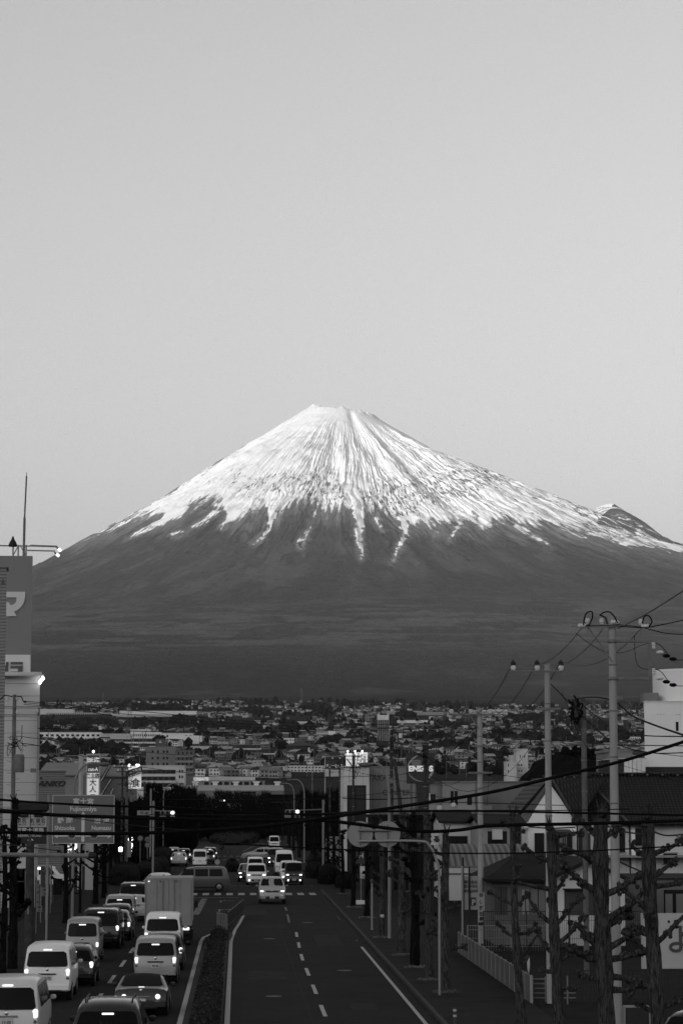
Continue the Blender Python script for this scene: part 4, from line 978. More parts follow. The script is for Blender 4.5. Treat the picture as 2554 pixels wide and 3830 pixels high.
g = G(1432, 3425); o = MB().box(G(1428, 3515).x, G(1428, 3515).y - .25, 1.2, .18, .02, .14).build('tree_label', mat('white_card', .45, .7)); tag(o, 'small white square label fixed to a bare trunk', 'label')
# further trees on the right, dense and dark
FT = 'dark bare trees further along the right side'
def ordn(i): return ['first', 'second', 'third', 'fourth', 'fifth', 'sixth', 'seventh', 'eighth', 'ninth', 'tenth', 'eleventh', 'twelfth', 'thirteenth', 'fourteenth', 'fifteenth', 'sixteenth'][i]
ft0 = None
spots = [(7.4, 212), (8.9, 226), (7.5, 238), (9.3, 252), (7.3, 290), (7.6, 304), (9.4, 312), (7.5, 330), (9.6, 345), (7.6, 358), (7.8, 380), (9.8, 398), (7.7, 420)]
protos = [tree(0, 0, 5.6, .17, .10, 'x', FT, None, 70 + q, M_BARKD, .1, 12, (0, 0), 10, nb=11, blen=.9) for q in range(3)]
for i, (x, y) in enumerate(spots):
    lb = 'dark bare tree, %s of those beyond the junction on the right' % ordn(i)
    if i < 3: o = protos[i]; o.location = (x, y, .1); o['label'] = lb
    else: o = copy_tree(protos[i % 3], (x, y, .1), i * 1.3, None, lb, FT)
LG = 'dark bare trees along the left sidewalk'
for i, (px, Y, ty, r0, lb) in enumerate([(58, 101, 3010, .20, 'thick dark tree at the left edge in front of the tall pale building'), (252, 138, 3120, .15, 'dark tree below the blue direction sign, left of the parked white minivan'), (306, 150, 3150, .09, 'thin tree with forked branches in front of the parked white minivan'),
    (362, 163, 3130, .19, 'dark tree in front of the nose of the parked white minivan'), (392, 173, 3120, .14, 'dark tree at the right end of the parked white minivan'), (22, 92, 3150, .13, 'slender dark tree at the very left edge')]):
    x = gx(px, Y); tree(x, Y, zpx(ty, Y), r0, r0 * .66, lb, LG, None, 90 + i, M_BARKD, .1, 14, (0, 0), 9, nb=10, blen=.8 if i < 2 else .9)
for i, (x, y) in enumerate([(-9.8, 181), (-10.6, 205), (-9.7, 221), (-10.9, 236), (-9.7, 290), (-10.2, 310), (-9.8, 334), (-11.5, 352), (-10.0, 372)]):
    copy_tree(protos[(i + 1) % 3], (x, y, .1), i * 2.1, None, 'dark bare tree, %s of those beyond the parked white minivan' % ordn(i), LG)
# ================================================================ utility poles, wires, lamps, signals, road signs
M_CONC = mat('pole_concrete', .30, .9, .18, 2.5, (1, 1, .2), spec=.05); M_CONCD = mat('pole_concrete_dark', .05, .9, .3, 3, spec=.05)
M_STEEL = mat('galvanised_steel', .16, .6, .2, 5); M_CABLE = mat('black_cable', .004, .8, spec=.1); M_CABLE2 = mat('grey_cable', .06, .6); M_CER = mat('ceramic', .62, .3); M_CAP = mat('insulator_cap', .01, .6)
def insulator(a_parent, p, s=1.0, cap=True):
    a = MB(); a.lathe([(.05, 0), (.09, .03), (.06, .06), (.10, .09), (.10, .16), (.07, .19), (.09, .22), (.04, .25)], (0, 0, 0), 12)
    a.v = [(x * s + p[0], y * s + p[1], z * s + p[2]) for x, y, z in a.v]
    o = a.build('insulator', M_CER, a_parent, True)
    if cap:
        b_ = MB(); b_.lathe([(.10, .0), (.10, .10), (.07, .16), (.02, .20)], (0, 0, .21), 10); b_.v = [(x * s + p[0], y * s + p[1], z * s + p[2]) for x, y, z in b_.v]; b_.build('cap', M_CAP, o, True)
    return o
def pole(px, pyb, Y, ptop, r0, r1, label, m=M_CONC, bands=True, group='utility poles'):
    x = gx(px, Y); h = zpx(ptop, Y)
    t = thing('utility_pole', (x, Y, 0), 0, label, 'utility pole', group)
    a = MB(); K = 10; a.tube([(0, 0, h * i / K) for i in range(K + 1)], [r0 + (r1 - r0) * i / K for i in range(K + 1)], 18); a.build('shaft', m, t, True)
    if bands:
        for i in range(4):
            z = h * (.55 + .11 * i); r = r0 + (r1 - r0) * z / h
            MB().lathe([(r + .004, 0), (r + .014, .01), (r + .014, .04), (r + .004, .05)], (0, 0, z), 14).build('band', M_STEEL, t)
    return t, x, h
def crossarm(t, x0, x1, z, y=-.16, s=.075, m=None):
    a = MB(); a.bb(x0, x1, y - s / 2, y + s / 2, z - s / 2, z + s / 2); return a.build('crossarm', m or M_STEEL, t)
WG = 'overhead wires along the road'
def catmull(P, n=8):
    P = [Vector(p) for p in P]; Q = [P[0] * 2 - P[1]] + P + [P[-1] * 2 - P[-2]]; out = []
    for i in range(1, len(Q) - 2):
        for k in range(n):
            t = k / n; a, b, c, d = Q[i - 1], Q[i], Q[i + 1], Q[i + 2]
            out.append(.5 * ((2 * b) + (c - a) * t + (2 * a - 5 * b + 4 * c - d) * t * t + (3 * b - a - 3 * c + d) * t ** 3))
    return out + [P[-1]]
def wire(pts, r, label, m=None, group=WG, name='overhead_wire', smooth=True):
    """pts: world points"""
    P = catmull(pts, 6) if smooth else pts
    a = MB(); a.tube(P, r, 6); o = a.build(name, m or M_CABLE, None, True); tag(o, label, 'cable' if r > .02 else 'wire', group); return o
def wpx(pts, D0, D1=None):
    D1 = D0 if D1 is None else D1; n = len(pts); x0 = pts[0][0]; x1 = pts[-1][0]
    return [W(px, py, D0 + (D1 - D0) * ((px - x0) / (x1 - x0) if x1 != x0 else 0)) for px, py in pts]
def sag(p, q, s, n=10):
    p, q = Vector(p), Vector(q)
    return [p.lerp(q, i / n) - Vector((0, 0, 4 * s * (i / n) * (1 - i / n))) for i in range(n + 1)]
# --- the three tall poles on the right
t1, x1, h1 = pole(2296, 0, 72, 2300, .150, .112, 'tallest pale utility pole, with a bracket frame, in front of the tiled house')
crossarm(t1, -1.25, 1.25, h1 - .33, s=.06)
a = MB(); a.tube([(-.75, -.16, h1 - .35), (-.02, -.14, h1 - 1.4)], .02, 6); a.build('brace', M_STEEL, t1)
for x in (-1.05, -.42, 1.45): pass
ins1 = []
for px, py in ((2193, 2322), (2245, 2322), (2391, 2325)):
    p = W(px, py, 72); p = (p.x - x1, -.16, p.z - .12); insulator(t1, p, .75, False); ins1.append(p)
    a = MB(); a.tube([(p[0], -.16, p[2] - .25), (p[0], -.16, p[2])], .012, 6); a.build('pin', M_STEEL, t1)
for (qx, qy) in ((2176, 2340), (2298, 2327), (2412, 2342)):
    p = W(qx, qy, 71.8); a = MB(); a.lathe([(.02, -.14), (.07, -.10), (.04, -.06), (.07, -.02), (.04, .02), (.07, .06), (.02, .12)], (p.x - x1, -.25, p.z), 10, 'x'); a.build('strain_insulator', M_CER, t1, True)
# loops of jumper wire
for c in ([(2180, 2338), (2186, 2305), (2196, 2290), (2212, 2288), (2214, 2310), (2200, 2340)], [(2243, 2300), (2258, 2290), (2280, 2290), (2298, 2310), (2308, 2330)], [(2400, 2332), (2408, 2306), (2425, 2304), (2436, 2325), (2424, 2345)], [(2240, 2300), (2262, 2310), (2270, 2335)]):
    a = MB(); a.tube([Vector(W(px, py, 71.7)) - Vector((x1, 72, 0)) for px, py in c] if False else catmull([Vector(W(px, py, 71.7)) - Vector((x1, 72, 0)) for px, py in c], 5), .022, 6); a.build('jumper_wire', M_CABLE, t1, True)
# bracket frame
za, zb_ = zpx(2396, 72), zpx(2536, 72); xr = gx(2436, 72) - x1
a = MB(); a.bb(.1, xr, -.05, .05, za - .04, za + .04, .01); a.build('bracket_bar', M_STEEL, t1)
a = MB(); a.bb(.1, xr, -.05, .05, zb_ - .04, zb_ + .04, .01); a.build('bracket_bar', M_STEEL, t1)
a = MB(); a.bb(xr - .04, xr + .05, -.06, .06, zb_ + .04, za - .04); a.build('bracket_upright', M_STEEL, t1)
for z in (za, zb_): MB().lathe([(.13, 0), (.16, .02), (.16, .09), (.13, .11)], (0, 0, z - .05), 16).build('clamp', M_STEEL, t1)
for (py1) in (2415, 2512):
    p = W(2442, py1, 72); a = MB(); a.lathe([(.05, -.1), (.07, -.06), (.05, -.02), (.07, .02), (.05, .06), (.06, .1)], (p.x - x1, 0, p.z), 10); a.build('insulator', M_CER, t1, True)
    for j, (qx, dq) in enumerate(((2466, 25), (2490, 38), (2515, 50))):
        q = W(qx, py1 + dq, 72); a = MB(); a.lathe([(.02, -.11), (.055, -.05), (.06, .05), (.02, .11)], (q.x - x1, 0, q.z), 8, 'x'); a.build('splice_sleeve' if j != 0 else 'insulator', M_CABLE if j else M_CER, t1, True)
    wire(wpx([(2440, py1 - 12), (2470, py1), (2498, py1 + 35), (2520, py1 + 52), (2600, py1 + 54)], 72), .012, 'short wire leaving the %s end of the bracket frame' % ('upper' if py1 < 2450 else 'lower'))
wire(wpx([(2371, 2375), (2373, 2440), (2380, 2480), (2400, 2500), (2430, 2503)], 72), .009, 'thin drop wire hanging inside the bracket frame')
wire(wpx([(2152, 2368), (2200, 2405), (2260, 2437), (2330, 2440), (2400, 2412), (2432, 2405)], 72), .009, 'thin wire looping behind the tallest pole to the bracket frame')
# second and third pole
t2, x2, h2 = pole(2050, 0, 83.5, 2482, .135, .098, 'second tallest pale utility pole, three insulators on a thin arm')
crossarm(t2, gx(1925, 83.5) - x2, gx(2105, 83.5) - x2, zpx(2508, 83.5), s=.04)
ins2 = []
for px in (1919, 2008, 2097):
    p = W(px, 2508, 83.3); insulator(t2, (p.x - x2, -.18, p.z - .02), .95); ins2.append(W(px, 2472, 83.3))
crossarm(t2, gx(2003, 83.5) - x2, gx(2097, 83.5) - x2, zpx(2650, 83.5), s=.07)
t3, x3, h3 = pole(1795, 0, 118, 2650, .150, .125, 'third pale utility pole with a white notice panel on its lower part')
crossarm(t3, gx(1688, 118) - x3, gx(1850, 118) - x3, zpx(2672, 118), s=.09)
a = MB(); a.tube([(gx(1760, 118) - x3, -.15, zpx(2680, 118)), (-.05, -.14, zpx(2725, 118))], .03, 6); a.build('brace', M_STEEL, t3)
ins3 = []
for px in (1687, 1760, 1833):
    p = W(px, 2668, 117.8); insulator(t3, (p.x - x3, -.2, p.z - .02), 1.1); ins3.append(W(px, 2640, 117.8))
crossarm(t3, gx(1762, 118) - x3, gx(1838, 118) - x3, zpx(2790, 118), s=.08)
crossarm(t3, gx(1750, 118) - x3, gx(1840, 118) - x3, zpx(2890, 118), s=.08)
for sx, lb in ((1762, 0), (1836, 1)):
    p = W(sx, 2785, 117.8); insulator(t3, (p.x - x3, -.15, p.z), .6, False)
a = MB(); a.bb(-.165, .165, -.162, -.158, zpx(3465, 118), zpx(3338, 118)); npn = a.build('notice_panel', mat('notice_white', .34, .7), t3)
for i, ch in enumerate('佐野医院'): text_mesh('panel_text', ch, .21, M_INK, npn, (0, -.172, zpx(3372 + i * 22, 118) - .05), 0, .004, .002)
MB().bb(-.15, .15, -.168, -.163, zpx(3464, 118), zpx(3450, 118)).build('panel_band', M_TRIM, npn)
a = MB(); a.lathe([(.11, 0), (.10, -.005)], (0, -.163, zpx(3348, 118)), 16, 'y'); a.build('emblem', mat('emblem_grey', .1, .6), npn)
a = MB(); a.lathe([(.09, 0), (.08, -.005)], (0, -.163, zpx(3436, 118)), 16, 'y'); a.build('emblem', mat('emblem_dark', .03, .6), npn)
t4, x4, h4 = pole(1590, 0, 150, 2700, .14, .10, 'dark utility pole with tangled wires in front of the round-emblem fuel sign', M_CONCD)
crossarm(t4, gx(1490, 150) - x4, gx(1625, 150) - x4, zpx(2712, 150), s=.09); ins4 = []
for px in (1503, 1560, 1615):
    p = W(px, 2710, 149.8); insulator(t4, (p.x - x4, -.2, p.z - .02), 1.2); ins4.append(W(px, 2683, 149.8))
crossarm(t4, gx(1555, 150) - x4, gx(1605, 150) - x4, zpx(2775, 150), s=.09)
rg = random.Random(8)
def tangle(t, x, Y, px, py, w, h, n, seed, r=.018):
    rg = random.Random(seed)
    for i in range(n):
        P = [W(px + rg.gauss(0, w), py + rg.gauss(0, h), Y - .25 - rg.random() * .2) - Vector((x, Y, 0)) for _ in range(5)]
        a = MB(); a.tube(catmull(P, 4), r * rg.uniform(.5, 1.2), 5); a.build('slack_loop', M_CABLE if i % 3 else M_CABLE2, t, True)
tangle(t4, x4, 150, 1590, 2840, 12, 22, 9, 1)
t5, x5, h5 = pole(1464, 0, 176, 2740, .15, .12, 'very dark utility pole with a transformer arm left of the fuel sign', M_CONCD)
crossarm(t5, gx(1412, 176) - x5, gx(1505, 176) - x5, zpx(2752, 176), s=.1)
MB().box(gx(1430, 176) - x5, -.3, zpx(2782, 176), .95, .35, .42, 0, .05).build('transformer', M_CONCD, t5, True)
MB().lathe([(.13, 0), (.13, .25), (.05, .3)], (gx(1497, 176) - x5, -.2, zpx(2760, 176)), 10).build('insulator', M_CER, t5)
MB().box(0, -.3, zpx(2920, 176), .30, .2, .4, 0, .03).build('meter_box', M_STEEL, t5)
tangle(t5, x5, 176, 1480, 2800, 16, 26, 6, 5)
t = thing('leaning_strut', (gx(1540, 172), 172, 0), 0, 'dark leaning timber prop between the dark pole and the fuel sign', 'pole prop')
a = MB(); a.tube([(0, 0, 0), (gx(1478, 172) - gx(1540, 172) - .05, 0, zpx(2840, 172))], [.17, .12], 12); a.build('timber', M_CONCD, t, True)
a = MB(); a.lathe([(.19, 0), (.19, .1)], (-.65, 0, zpx(2870, 172)), 12); a.build('clamp', M_STEEL, t)
extra = [(1321, 230, 2812, .13, .10, 'dark utility pole in front of the white block with a black doorway'), (1271, 262, 2826, .13, .10, 'dark utility pole in front of the dark square shop sign'), (1233, 300, 2862, .14, .1, 'slim grey pole left of the dark square shop sign'), (1168, 330, 2880, .15, .12, 'slim grey pole right of the curved street lamp'),
         (1598, 195, 2720, .14, .11, 'grey pole partly behind the tangled pole at the fuel sign'), (475, 218, 2870, .16, .13, 'pale utility pole with pole-mounted boxes beside the barber lights'), (458, 240, 2855, .13, .10, 'dark slim pole left of the pale pole by the barber lights'), (541, 330, 2915, .15, .12, 'short pale pole above the crossing name board'), (624, 380, 2950, .16, .13, 'pale pole right behind the left traffic signal')]
for px, Y, top, r0, r1, lb in extra:
    t, x, h = pole(px, 0, Y, top, r0, r1, lb, M_CONCD if 'dark' in lb or Y < 200 else mat('pole_grey', .12, .9, .2, 3))
    for k in range(2): crossarm(t, -.9, .9 - .3 * k, h - .4 - 1.1 * k, s=.08, m=M_CONCD)
    for q in (-.8, 0, .8): insulator(t, (q, -.16, h - .36), .8, False)
    if px in (475, 1321, 1271): tangle(t, x, Y, px + 10, top + 60, 14, 24, 6, px, .022)
    if px == 475:
        for zz, dx in ((8.8, .45), (8.9, .75)): MB().lathe([(.16, 0), (.18, .04), (.18, .46), (.12, .5)], (dx, -.1, zz - 2), 12).build('transformer', M_STEEL, t, True)
        MB().bb(.08, .42, -.2, -.17, 1.9, 3.3).build('notice_panel', mat('notice_white', .34, .7), t)
tL, xL, hL = pole(50, 0, 125, 2600, .14, .09, 'slim grey utility pole with insulators in front of the tall pale building at left', mat('pole_grey2', .14, .9, .2, 3))
crossarm(tL, gx(0, 125) - xL - .6, gx(150, 125) - xL, zpx(2646, 125), s=.05); crossarm(tL, -.6, gx(150, 125) - xL, zpx(2676, 125), s=.05)
for px, py in ((30, 2612), (66, 2612), (66, 2665), (140, 2660)): p = W(px, py, 124.8); insulator(tL, (p.x - xL, -.15, p.z - .1), .9, False)
MB().lathe([(.24, 0), (.27, .05), (.27, .85), (.2, .92)], (gx(73, 125) - xL + .0, -.35, zpx(2890, 125)), 14).build('transformer', M_STEEL, tL, True)
MB().bb(gx(115, 125) - xL, gx(136, 125) - xL, -.2, 0, zpx(2890, 125), zpx(2875, 125)).build('switch_box', M_STEEL, tL)
tangle(tL, xL, 125, 60, 2780, 16, 30, 6, 77); 
for c in ([(48, 2606), (20, 2600), (8, 2612), (-10, 2622)], [(54, 2604), (80, 2606), (88, 2622), (100, 2626)]):
    a = MB(); a.tube(catmull([W(px, py, 124.6) - Vector((xL, 125, 0)) for px, py in c], 5), .03, 6); a.build('jumper_wire', M_CABLE, tL, True)
rg = random.Random(31)
for i in range(14):
    z = zpx(2740 + i * 22, 125); a = MB(); sx = -1 if i % 2 else 1; a.tube([(0, 0, z), (sx * .34, -.05, z + .05)], .012, 4); a.build('step_bolt', M_STEEL, tL)
# far-right rear pole mass with coiled cable between the two tall poles
tm, xm, hm = pole(2185, 0, 96, 2604, .11, .11, 'shorter pole carrying a black coil of cable between the two tallest poles', mat('pole_dim', .11, .9, .2, 3))
crossarm(tm, gx(2170, 96) - xm, gx(2330, 96) - xm, zpx(2610, 96), s=.1)
tangle(tm, xm, 96, 2155, 2665, 13, 30, 16, 99, .035)
# --- wires
def link(A, B, s, r, labels, m=None):
    for p, q, lb in zip(A, B, labels): wire(sag(p, q, s), r, lb, m, smooth=False)
A1 = [W(2176, 2345, 71.8), W(2262, 2340, 71.8), W(2400, 2345, 71.8)]
for p, q, mid_, lb in zip(A1, ins2, ((2060, 2428), (2140, 2440), (2330, 2405)), ('left', 'middle', 'right')):
    wire(sag(p, q, .55), .011, lb + ' of the three wires from the tallest pole to the second pole', M_CABLE2, smooth=False)
    a_ = sag(p, q, .55, 14)
link(ins2, ins3, 1.1, .012, [l + ' of the three wires from the second pole to the third pole' for l in ('left', 'middle', 'right')])
link(ins3, ins4, 1.0, .014, [l + ' of the three wires from the third pole to the dark tangled pole' for l in ('left', 'middle', 'right')], M_CABLE2)
wire(wpx([(2310, 2350), (2400, 2305), (2480, 2257), (2560, 2205), (2640, 2150)], 71.5, 60), .016, 'thick pale wire rising to the top right corner from the tallest pole', M_CABLE2)
wire(wpx([(2190, 2340), (2290, 2340), (2400, 2348), (2480, 2335), (2600, 2310)], 71.6, 66), .015, 'upper wire running right from the tallest pole')
wire(wpx([(2300, 2335), (2390, 2345), (2440, 2357), (2500, 2370), (2620, 2375)], 71.6, 66), .015, 'lower beaded wire running right from the tallest pole')
wire(wpx([(2160, 2612), (2230, 2608), (2300, 2625), (2360, 2675), (2440, 2710), (2570, 2755)], 95, 66), .03, 'heavy cable sagging right behind the tallest pole')
wire(wpx([(2180, 2640), (2230, 2680), (2300, 2725), (2400, 2750), (2560, 2755)], 95, 66), .02, 'second cable sagging right behind the tallest pole')
wire(wpx([(2060, 2560), (2200, 2700), (2300, 2780), (2430, 2815), (2570, 2815)], 83, 66), .018, 'looping cable across the pale flat-roofed building')
wire(wpx([(1480, 2740), (1660, 2730), (1800, 2728), (2100, 2770), (2300, 2785), (2560, 2790)], 150, 90), .022, 'long level cable crossing behind the pale poles')
wire(wpx([(2100, 2590), (2190, 2790), (2300, 2800), (2560, 2830)], 90, 70), .010, 'thin wire dipping under the coil of cable')
# bundles down the left
for i, (ya, yb, yc) in enumerate(((2622, 2650, 2730), (2628, 2665, 2742), (2634, 2680, 2752))):
    wire(wpx([(90, ya), (260, ya + 16), (520, yb + 10), (900, yc - 35), (1230, yc - 22), (1500, yc - 20)], 124, 200), .016 + .004 * (i == 0), ('upper', 'middle', 'lower')[i] + ' wire of the bundle from the left pole toward the fuel sign')
wire(wpx([(145, 2724), (400, 2732), (700, 2738), (1000, 2738), (1250, 2732), (1480, 2722)], 130, 180), .028, 'dark level cable over the long pale factory roofs')
wire(wpx([(55, 2752), (200, 2770), (420, 2798), (640, 2822), (900, 2838), (1240, 2842), (1600, 2840)], 125, 200), .016, 'wire from the left pole sagging past the stepped apartment block')
wire(wpx([(80, 2780), (150, 2790), (300, 2825), (460, 2858), (700, 2890), (900, 2903), (1240, 2907)], 125, 220), .022, 'darker cable sagging behind the tall white shop sign')
wire(wpx([(-20, 2680), (30, 2679), (140, 2682)], 125, 130), .014, 'short wire at the head of the left pole')
wire(wpx([(1200, 2908), (1450, 2900), (1560, 2880), (1700, 2800), (1800, 2690)], 210, 120), .018, 'cable climbing past the fuel sign to the third pole')
for i, (pts, D, r) in enumerate([([(1240, 2870), (1420, 2905), (1600, 2935), (1700, 2930), (1800, 2870)], 140, .012), ([(1560, 2820), (1660, 2845), (1760, 2830), (1840, 2770), (2050, 2650)], 120, .012), ([(1590, 2830), (1700, 2890), (1850, 2850), (2040, 2690)], 118, .012), ([(1240, 2985), (1400, 2970), (1500, 2960), (1700, 2990)], 150, .014), ([(1600, 2900), (1750, 2960), (1900, 2890), (2040, 2720)], 112, .012), ([(1820, 2890), (1950, 2910), (2050, 2925)], 118, .014), ([(1820, 2780), (1930, 2735), (2040, 2700)], 117, .010), ([(1820, 2850), (1950, 2800), (2045, 2740)], 117, .010), ([(1280, 2985), (1400, 2990), (1530, 2985), (1560, 2982)], 130, .03), ([(1640, 3000), (1800, 3003), (2000, 3010), (2110, 3012)], 110, .02),
    ([(1820, 3015), (1830, 2890), (1845, 2880)], 112, .008), ([(2200, 2830), (2350, 2870), (2560, 2930)], 90, .008)]):
    wire(wpx(pts, D), r, ('thin wire %s in the tangle between the fuel sign and the pale poles' % ordn(i)) )
# --- heavy cables near the camera
HGp = 'heavy dark cables crossing close to the camera'
def heavy(pts, D0, D1, r, lb): wire(wpx(pts, D0, D1), r, lb, M_CABLE, HGp, 'overhead_cable')
heavy([(-40, 3111), (204, 3117), (400, 3118), (640, 3112), (967, 3092), (1200, 3062), (1540, 3010), (1840, 2962), (2100, 2900), (2330, 2845), (2600, 2760)], 26, 30, .022, 'thick dark cable rising to the right edge in front of the pale poles')
heavy([(-40, 3033), (120, 3040), (204, 3048), (429, 3056), (640, 3062), (967, 3068), (1200, 3068), (1486, 3102), (1608, 3110), (1720, 3104), (1840, 3088), (2136, 3082), (2280, 3078), (2600, 3068)], 28, 30, .024, 'thickest dark cable dipping across the back of the round signs')
heavy([(-40, 2988), (171, 3003), (429, 3015), (640, 3020), (900, 3038), (1200, 3046), (1400, 3036), (1640, 3033), (1840, 3034), (2600, 3050)], 34, 36, .018, 'dark cable crossing the top of the blue direction sign')
heavy([(-40, 3158), (60, 3162), (140, 3172), (230, 3182)], 40, 60, .012, 'pale thin cable at left above the grey overhead arm')
heavy([(900, 3158), (1200, 3174), (1543, 3188), (1840, 3192), (2100, 3186), (2330, 3176), (2600, 3160)], 32, 34, .011, 'thin dark cable below the round signs')
heavy([(1800, 3031), (1960, 3031), (2108, 3031), (2290, 3027), (2350, 3026)], 60, 62, .014, 'thin cable across the pale gable wall of the house')
heavy([(-40, 3022), (150, 3040), (350, 3070), (480, 3085), (640, 3100), (760, 3105)], 60, 110, .016, 'thin cable slanting down across the blue direction sign')
heavy([(600, 2990), (900, 2990), (1240, 2988)], 70, 80, .016, 'thin level cable over the junction')
heavy([(560, 3047), (700, 3046), (862, 3048), (1240, 3040), (1640, 3000)], 200, 110, .03, 'cable stretched between the left and right traffic signals')
# crimped ties on a house service cable
for i, (pts, D) in enumerate([([(1975, 3092), (2060, 3098), (2150, 3094)], 90), ([(2270, 3090), (2330, 3110), (2400, 3120)], 80), ([(2290, 3210), (2350, 3240), (2410, 3265)], 76), ([(2440, 3110), (2490, 3125), (2560, 3120)], 80)]):
    wire(wpx(pts, D), .03, 'short thick spiral-wrapped cable %s in front of the tiled house' % ordn(i), mat('wrap_cable', .03, .8), 'spiral-wrapped service cables')
# --- street lamps
def street_lamp(px, Y, pxh, pyh, label, m=None, r=.085):
    m = m or mat('lamp_pole_paint', .20, .5); x = gx(px, Y); hx_, hz = gx(pxh, Y) - x, zpx(pyh, Y)
    t = thing('street_lamp', (x, Y, 0), 0, label, 'street lamp', 'curved-arm street lamps')
    P = [(0, 0, 0), (0, 0, hz * .4), (0, 0, hz - 1.9), (hx_ * .03, 0, hz - 1.2), (hx_ * .14, 0, hz - .6), (hx_ * .38, 0, hz - .15), (hx_ * .7, 0, hz + .02), (hx_, 0, hz)]
    P = catmull(P, 4); a = MB(); a.tube(P, [r * (1 - .45 * i / len(P)) for i in range(len(P))], 10); a.build('pole', m, t, True)
    a = MB(); a.blob((hx_ + (-.25 if hx_ < 0 else .25), 0, hz - .05), .36, 2, 0, (1, .5, .38)); a.build('lamp_head', mat('lamp_head', .09, .5), t, True)
street_lamp(1455, 122, 1385, 2857, 'pale curved-arm street lamp in front of the grey centre building')
street_lamp(1138, 271, 1092, 2916, 'thin pale curved-arm street lamp right of the dark flat-roofed building')
street_lamp(277, 141, 372, 2856, 'pale curved-arm street lamp behind the left side of the blue direction sign')
street_lamp(612, 311, 672, 2930, 'thin curved-arm street lamp above the left traffic signal')
street_lamp(1100, 330, 1062, 2930, 'smallest curved-arm street lamp over the dark flat-roofed building')
# --- posts
def post(px, Y, top, r, label, m, cat='post', name='sign_post', bottom=0):
    x = gx(px, Y); h = zpx(top, Y); a = MB(); a.tube([(0, 0, bottom), (0, 0, h)], r, 12); a.lathe([(r * 1.6, 0), (r * 1.6, .05), (r, .06)], (0, 0, .12), 12)
    o = a.build(name, m, None, True); o.location = (x, Y, 0); tag(o, label, cat); return o
M_WP = mat('white_post', .24, .5)
post(1390, 130, 3290, .05, 'thin white post in front of the tree with the white label', M_WP)
post(1726, 112, 3240, .045, 'thin pale post left of the parking sign', M_WP)
post(565, 260, 2950, .10, 'tall thin white pole beside the crossing name board', mat('white_pole', .22, .5), 'pole', 'white_pole')
# --- traffic signals
M_SIG = mat('signal_housing', .22, .5); M_LIT = mat('signal_lit', .9, .4, emit=1.6)
def signal(px, py, Y, label, lit, arrow=True, post_px=None, back=False, name='traffic_signal'):
    x = gx(px, Y); z = zpx(py, Y)
    t = thing(name, (x, Y, z), 0, label, 'traffic signal', 'traffic signals at the junction')
    a = MB(); a.box(0, 0, 0, 1.25, .18, .38, 0, .08); a.build('housing', M_TRIM if back else M_SIG, t, True)
    if not back:
        for i, q in enumerate((-.42, 0, .42)):
            a = MB(); a.lathe([(.15, 0), (.14, -.02)], (q, -.10, 0), 16, 'y'); a.build('lens', M_LIT if i == lit else M_TRIM, t)
            a = MB(); a.prism([(.17 * math.cos(u) + q, .17 * math.sin(u)) for u in np.linspace(.2, 2.94, 9)] + [(.155 * math.cos(u) + q, .155 * math.sin(u)) for u in np.linspace(2.94, .2, 9)], -.30, -.09); a.build('visor', M_SIG, t)
        if arrow:
            a = MB(); a.box(.42, 0, -.44, .42, .16, .42, 0, .05); b_ = a.build('arrow_housing', M_SIG, t, True)
            a = MB(); a.lathe([(.15, 0), (.14, -.02)], (.42, -.09, -.44), 16, 'y'); a.build('lens', M_TRIM, b_)
            a = MB(); a.box(-.40, 0, -.38, .55, .10, .26, 0, .04); a.build('plate', M_SIG, t, True)
    if post_px:
        xp = gx(post_px, Y) - x; a = MB(); a.tube([(0, .1, .1), (xp, .1, .2)], .045, 8); a.build('arm', M_STEEL, t)
        a = MB(); a.tube([(xp, .1, -z), (xp, .1, 1.0)], .09, 10); a.build('pole', M_WP, t)
    return t
signal(628, 3040, 205, 'left traffic signal with its right lens lit and an arrow box below', 2, True, 575)
signal(1094, 3036, 205, 'right traffic signal with its right lens lit and an arrow box below', 2, True, 1209)
t = signal(720, 3045, 330, 'small far signal lens shining left of the far trees', 1, False, 700); t.scale = (.55, .55, .55)
t = signal(832, 2994, 420, 'small far signal light high above the roundabout', 2, False, None); t.scale = (.8, .6, .7)
signal(128, 3018, 96, 'black signal housing seen from behind left of the blue sign', 0, False, None, True).scale = (.95, 1, 1)
# name board of the crossing
t = thing('crossing_name_board', (gx(541, 205), 205, zpx(3040, 205)), 0, 'small pale name board of the crossing beside the left signal', 'sign')
MB().box(0, 0, 0, 1.18, .05, .38).build('board', mat('board_pale', .26, .6), t); text_mesh('board_text', '蓼 原', .26, M_INK, t, (0, -.035, -.05), 0, .004, .003, 1.25)
# --- direction signs
SGN = mat('sign_face', .13, .6); SGNW = mat('sign_white', .55, .6); SGND = mat('sign_dark', .018, .6)
Y = 118; xa, xb, zt, zb2 = gx(198, Y), gx(430, Y), zpx(2973, Y), zpx(3155, Y)
t = thing('direction_sign', ((xa + xb) / 2, Y, (zt + zb2) / 2), 0, 'large direction sign with three town names and arrows over the left lanes', 'road sign')
w, h = xb - xa, zt - zb2
MB().box(0, 0, 0, w, .06, h).build('panel', SGN, t)
a = MB()
for q in (-1, 1): a.bb(q * (w / 2 - .02) - .012, q * (w / 2 - .02) + .012, -.036, -.031, -h / 2 + .02, h / 2 - .02); a.bb(-w / 2 + .02, w / 2 - .02, -.036, -.031, q * (h / 2 - .02) - .012, q * (h / 2 - .02) + .012)
a.build('border', SGNW, t)
def sp(px, py): return ((gx(px, Y) - (xa + xb) / 2), zpx(py, Y) - (zt + zb2) / 2)
def stxt(s, px, py, size, m=SGNW, bold=.006, sx=1.0): u, v = sp(px, py); text_mesh('lettering', s, size, m, t, (u, -.036, v - size * .12), 0, bold, .003, sx)
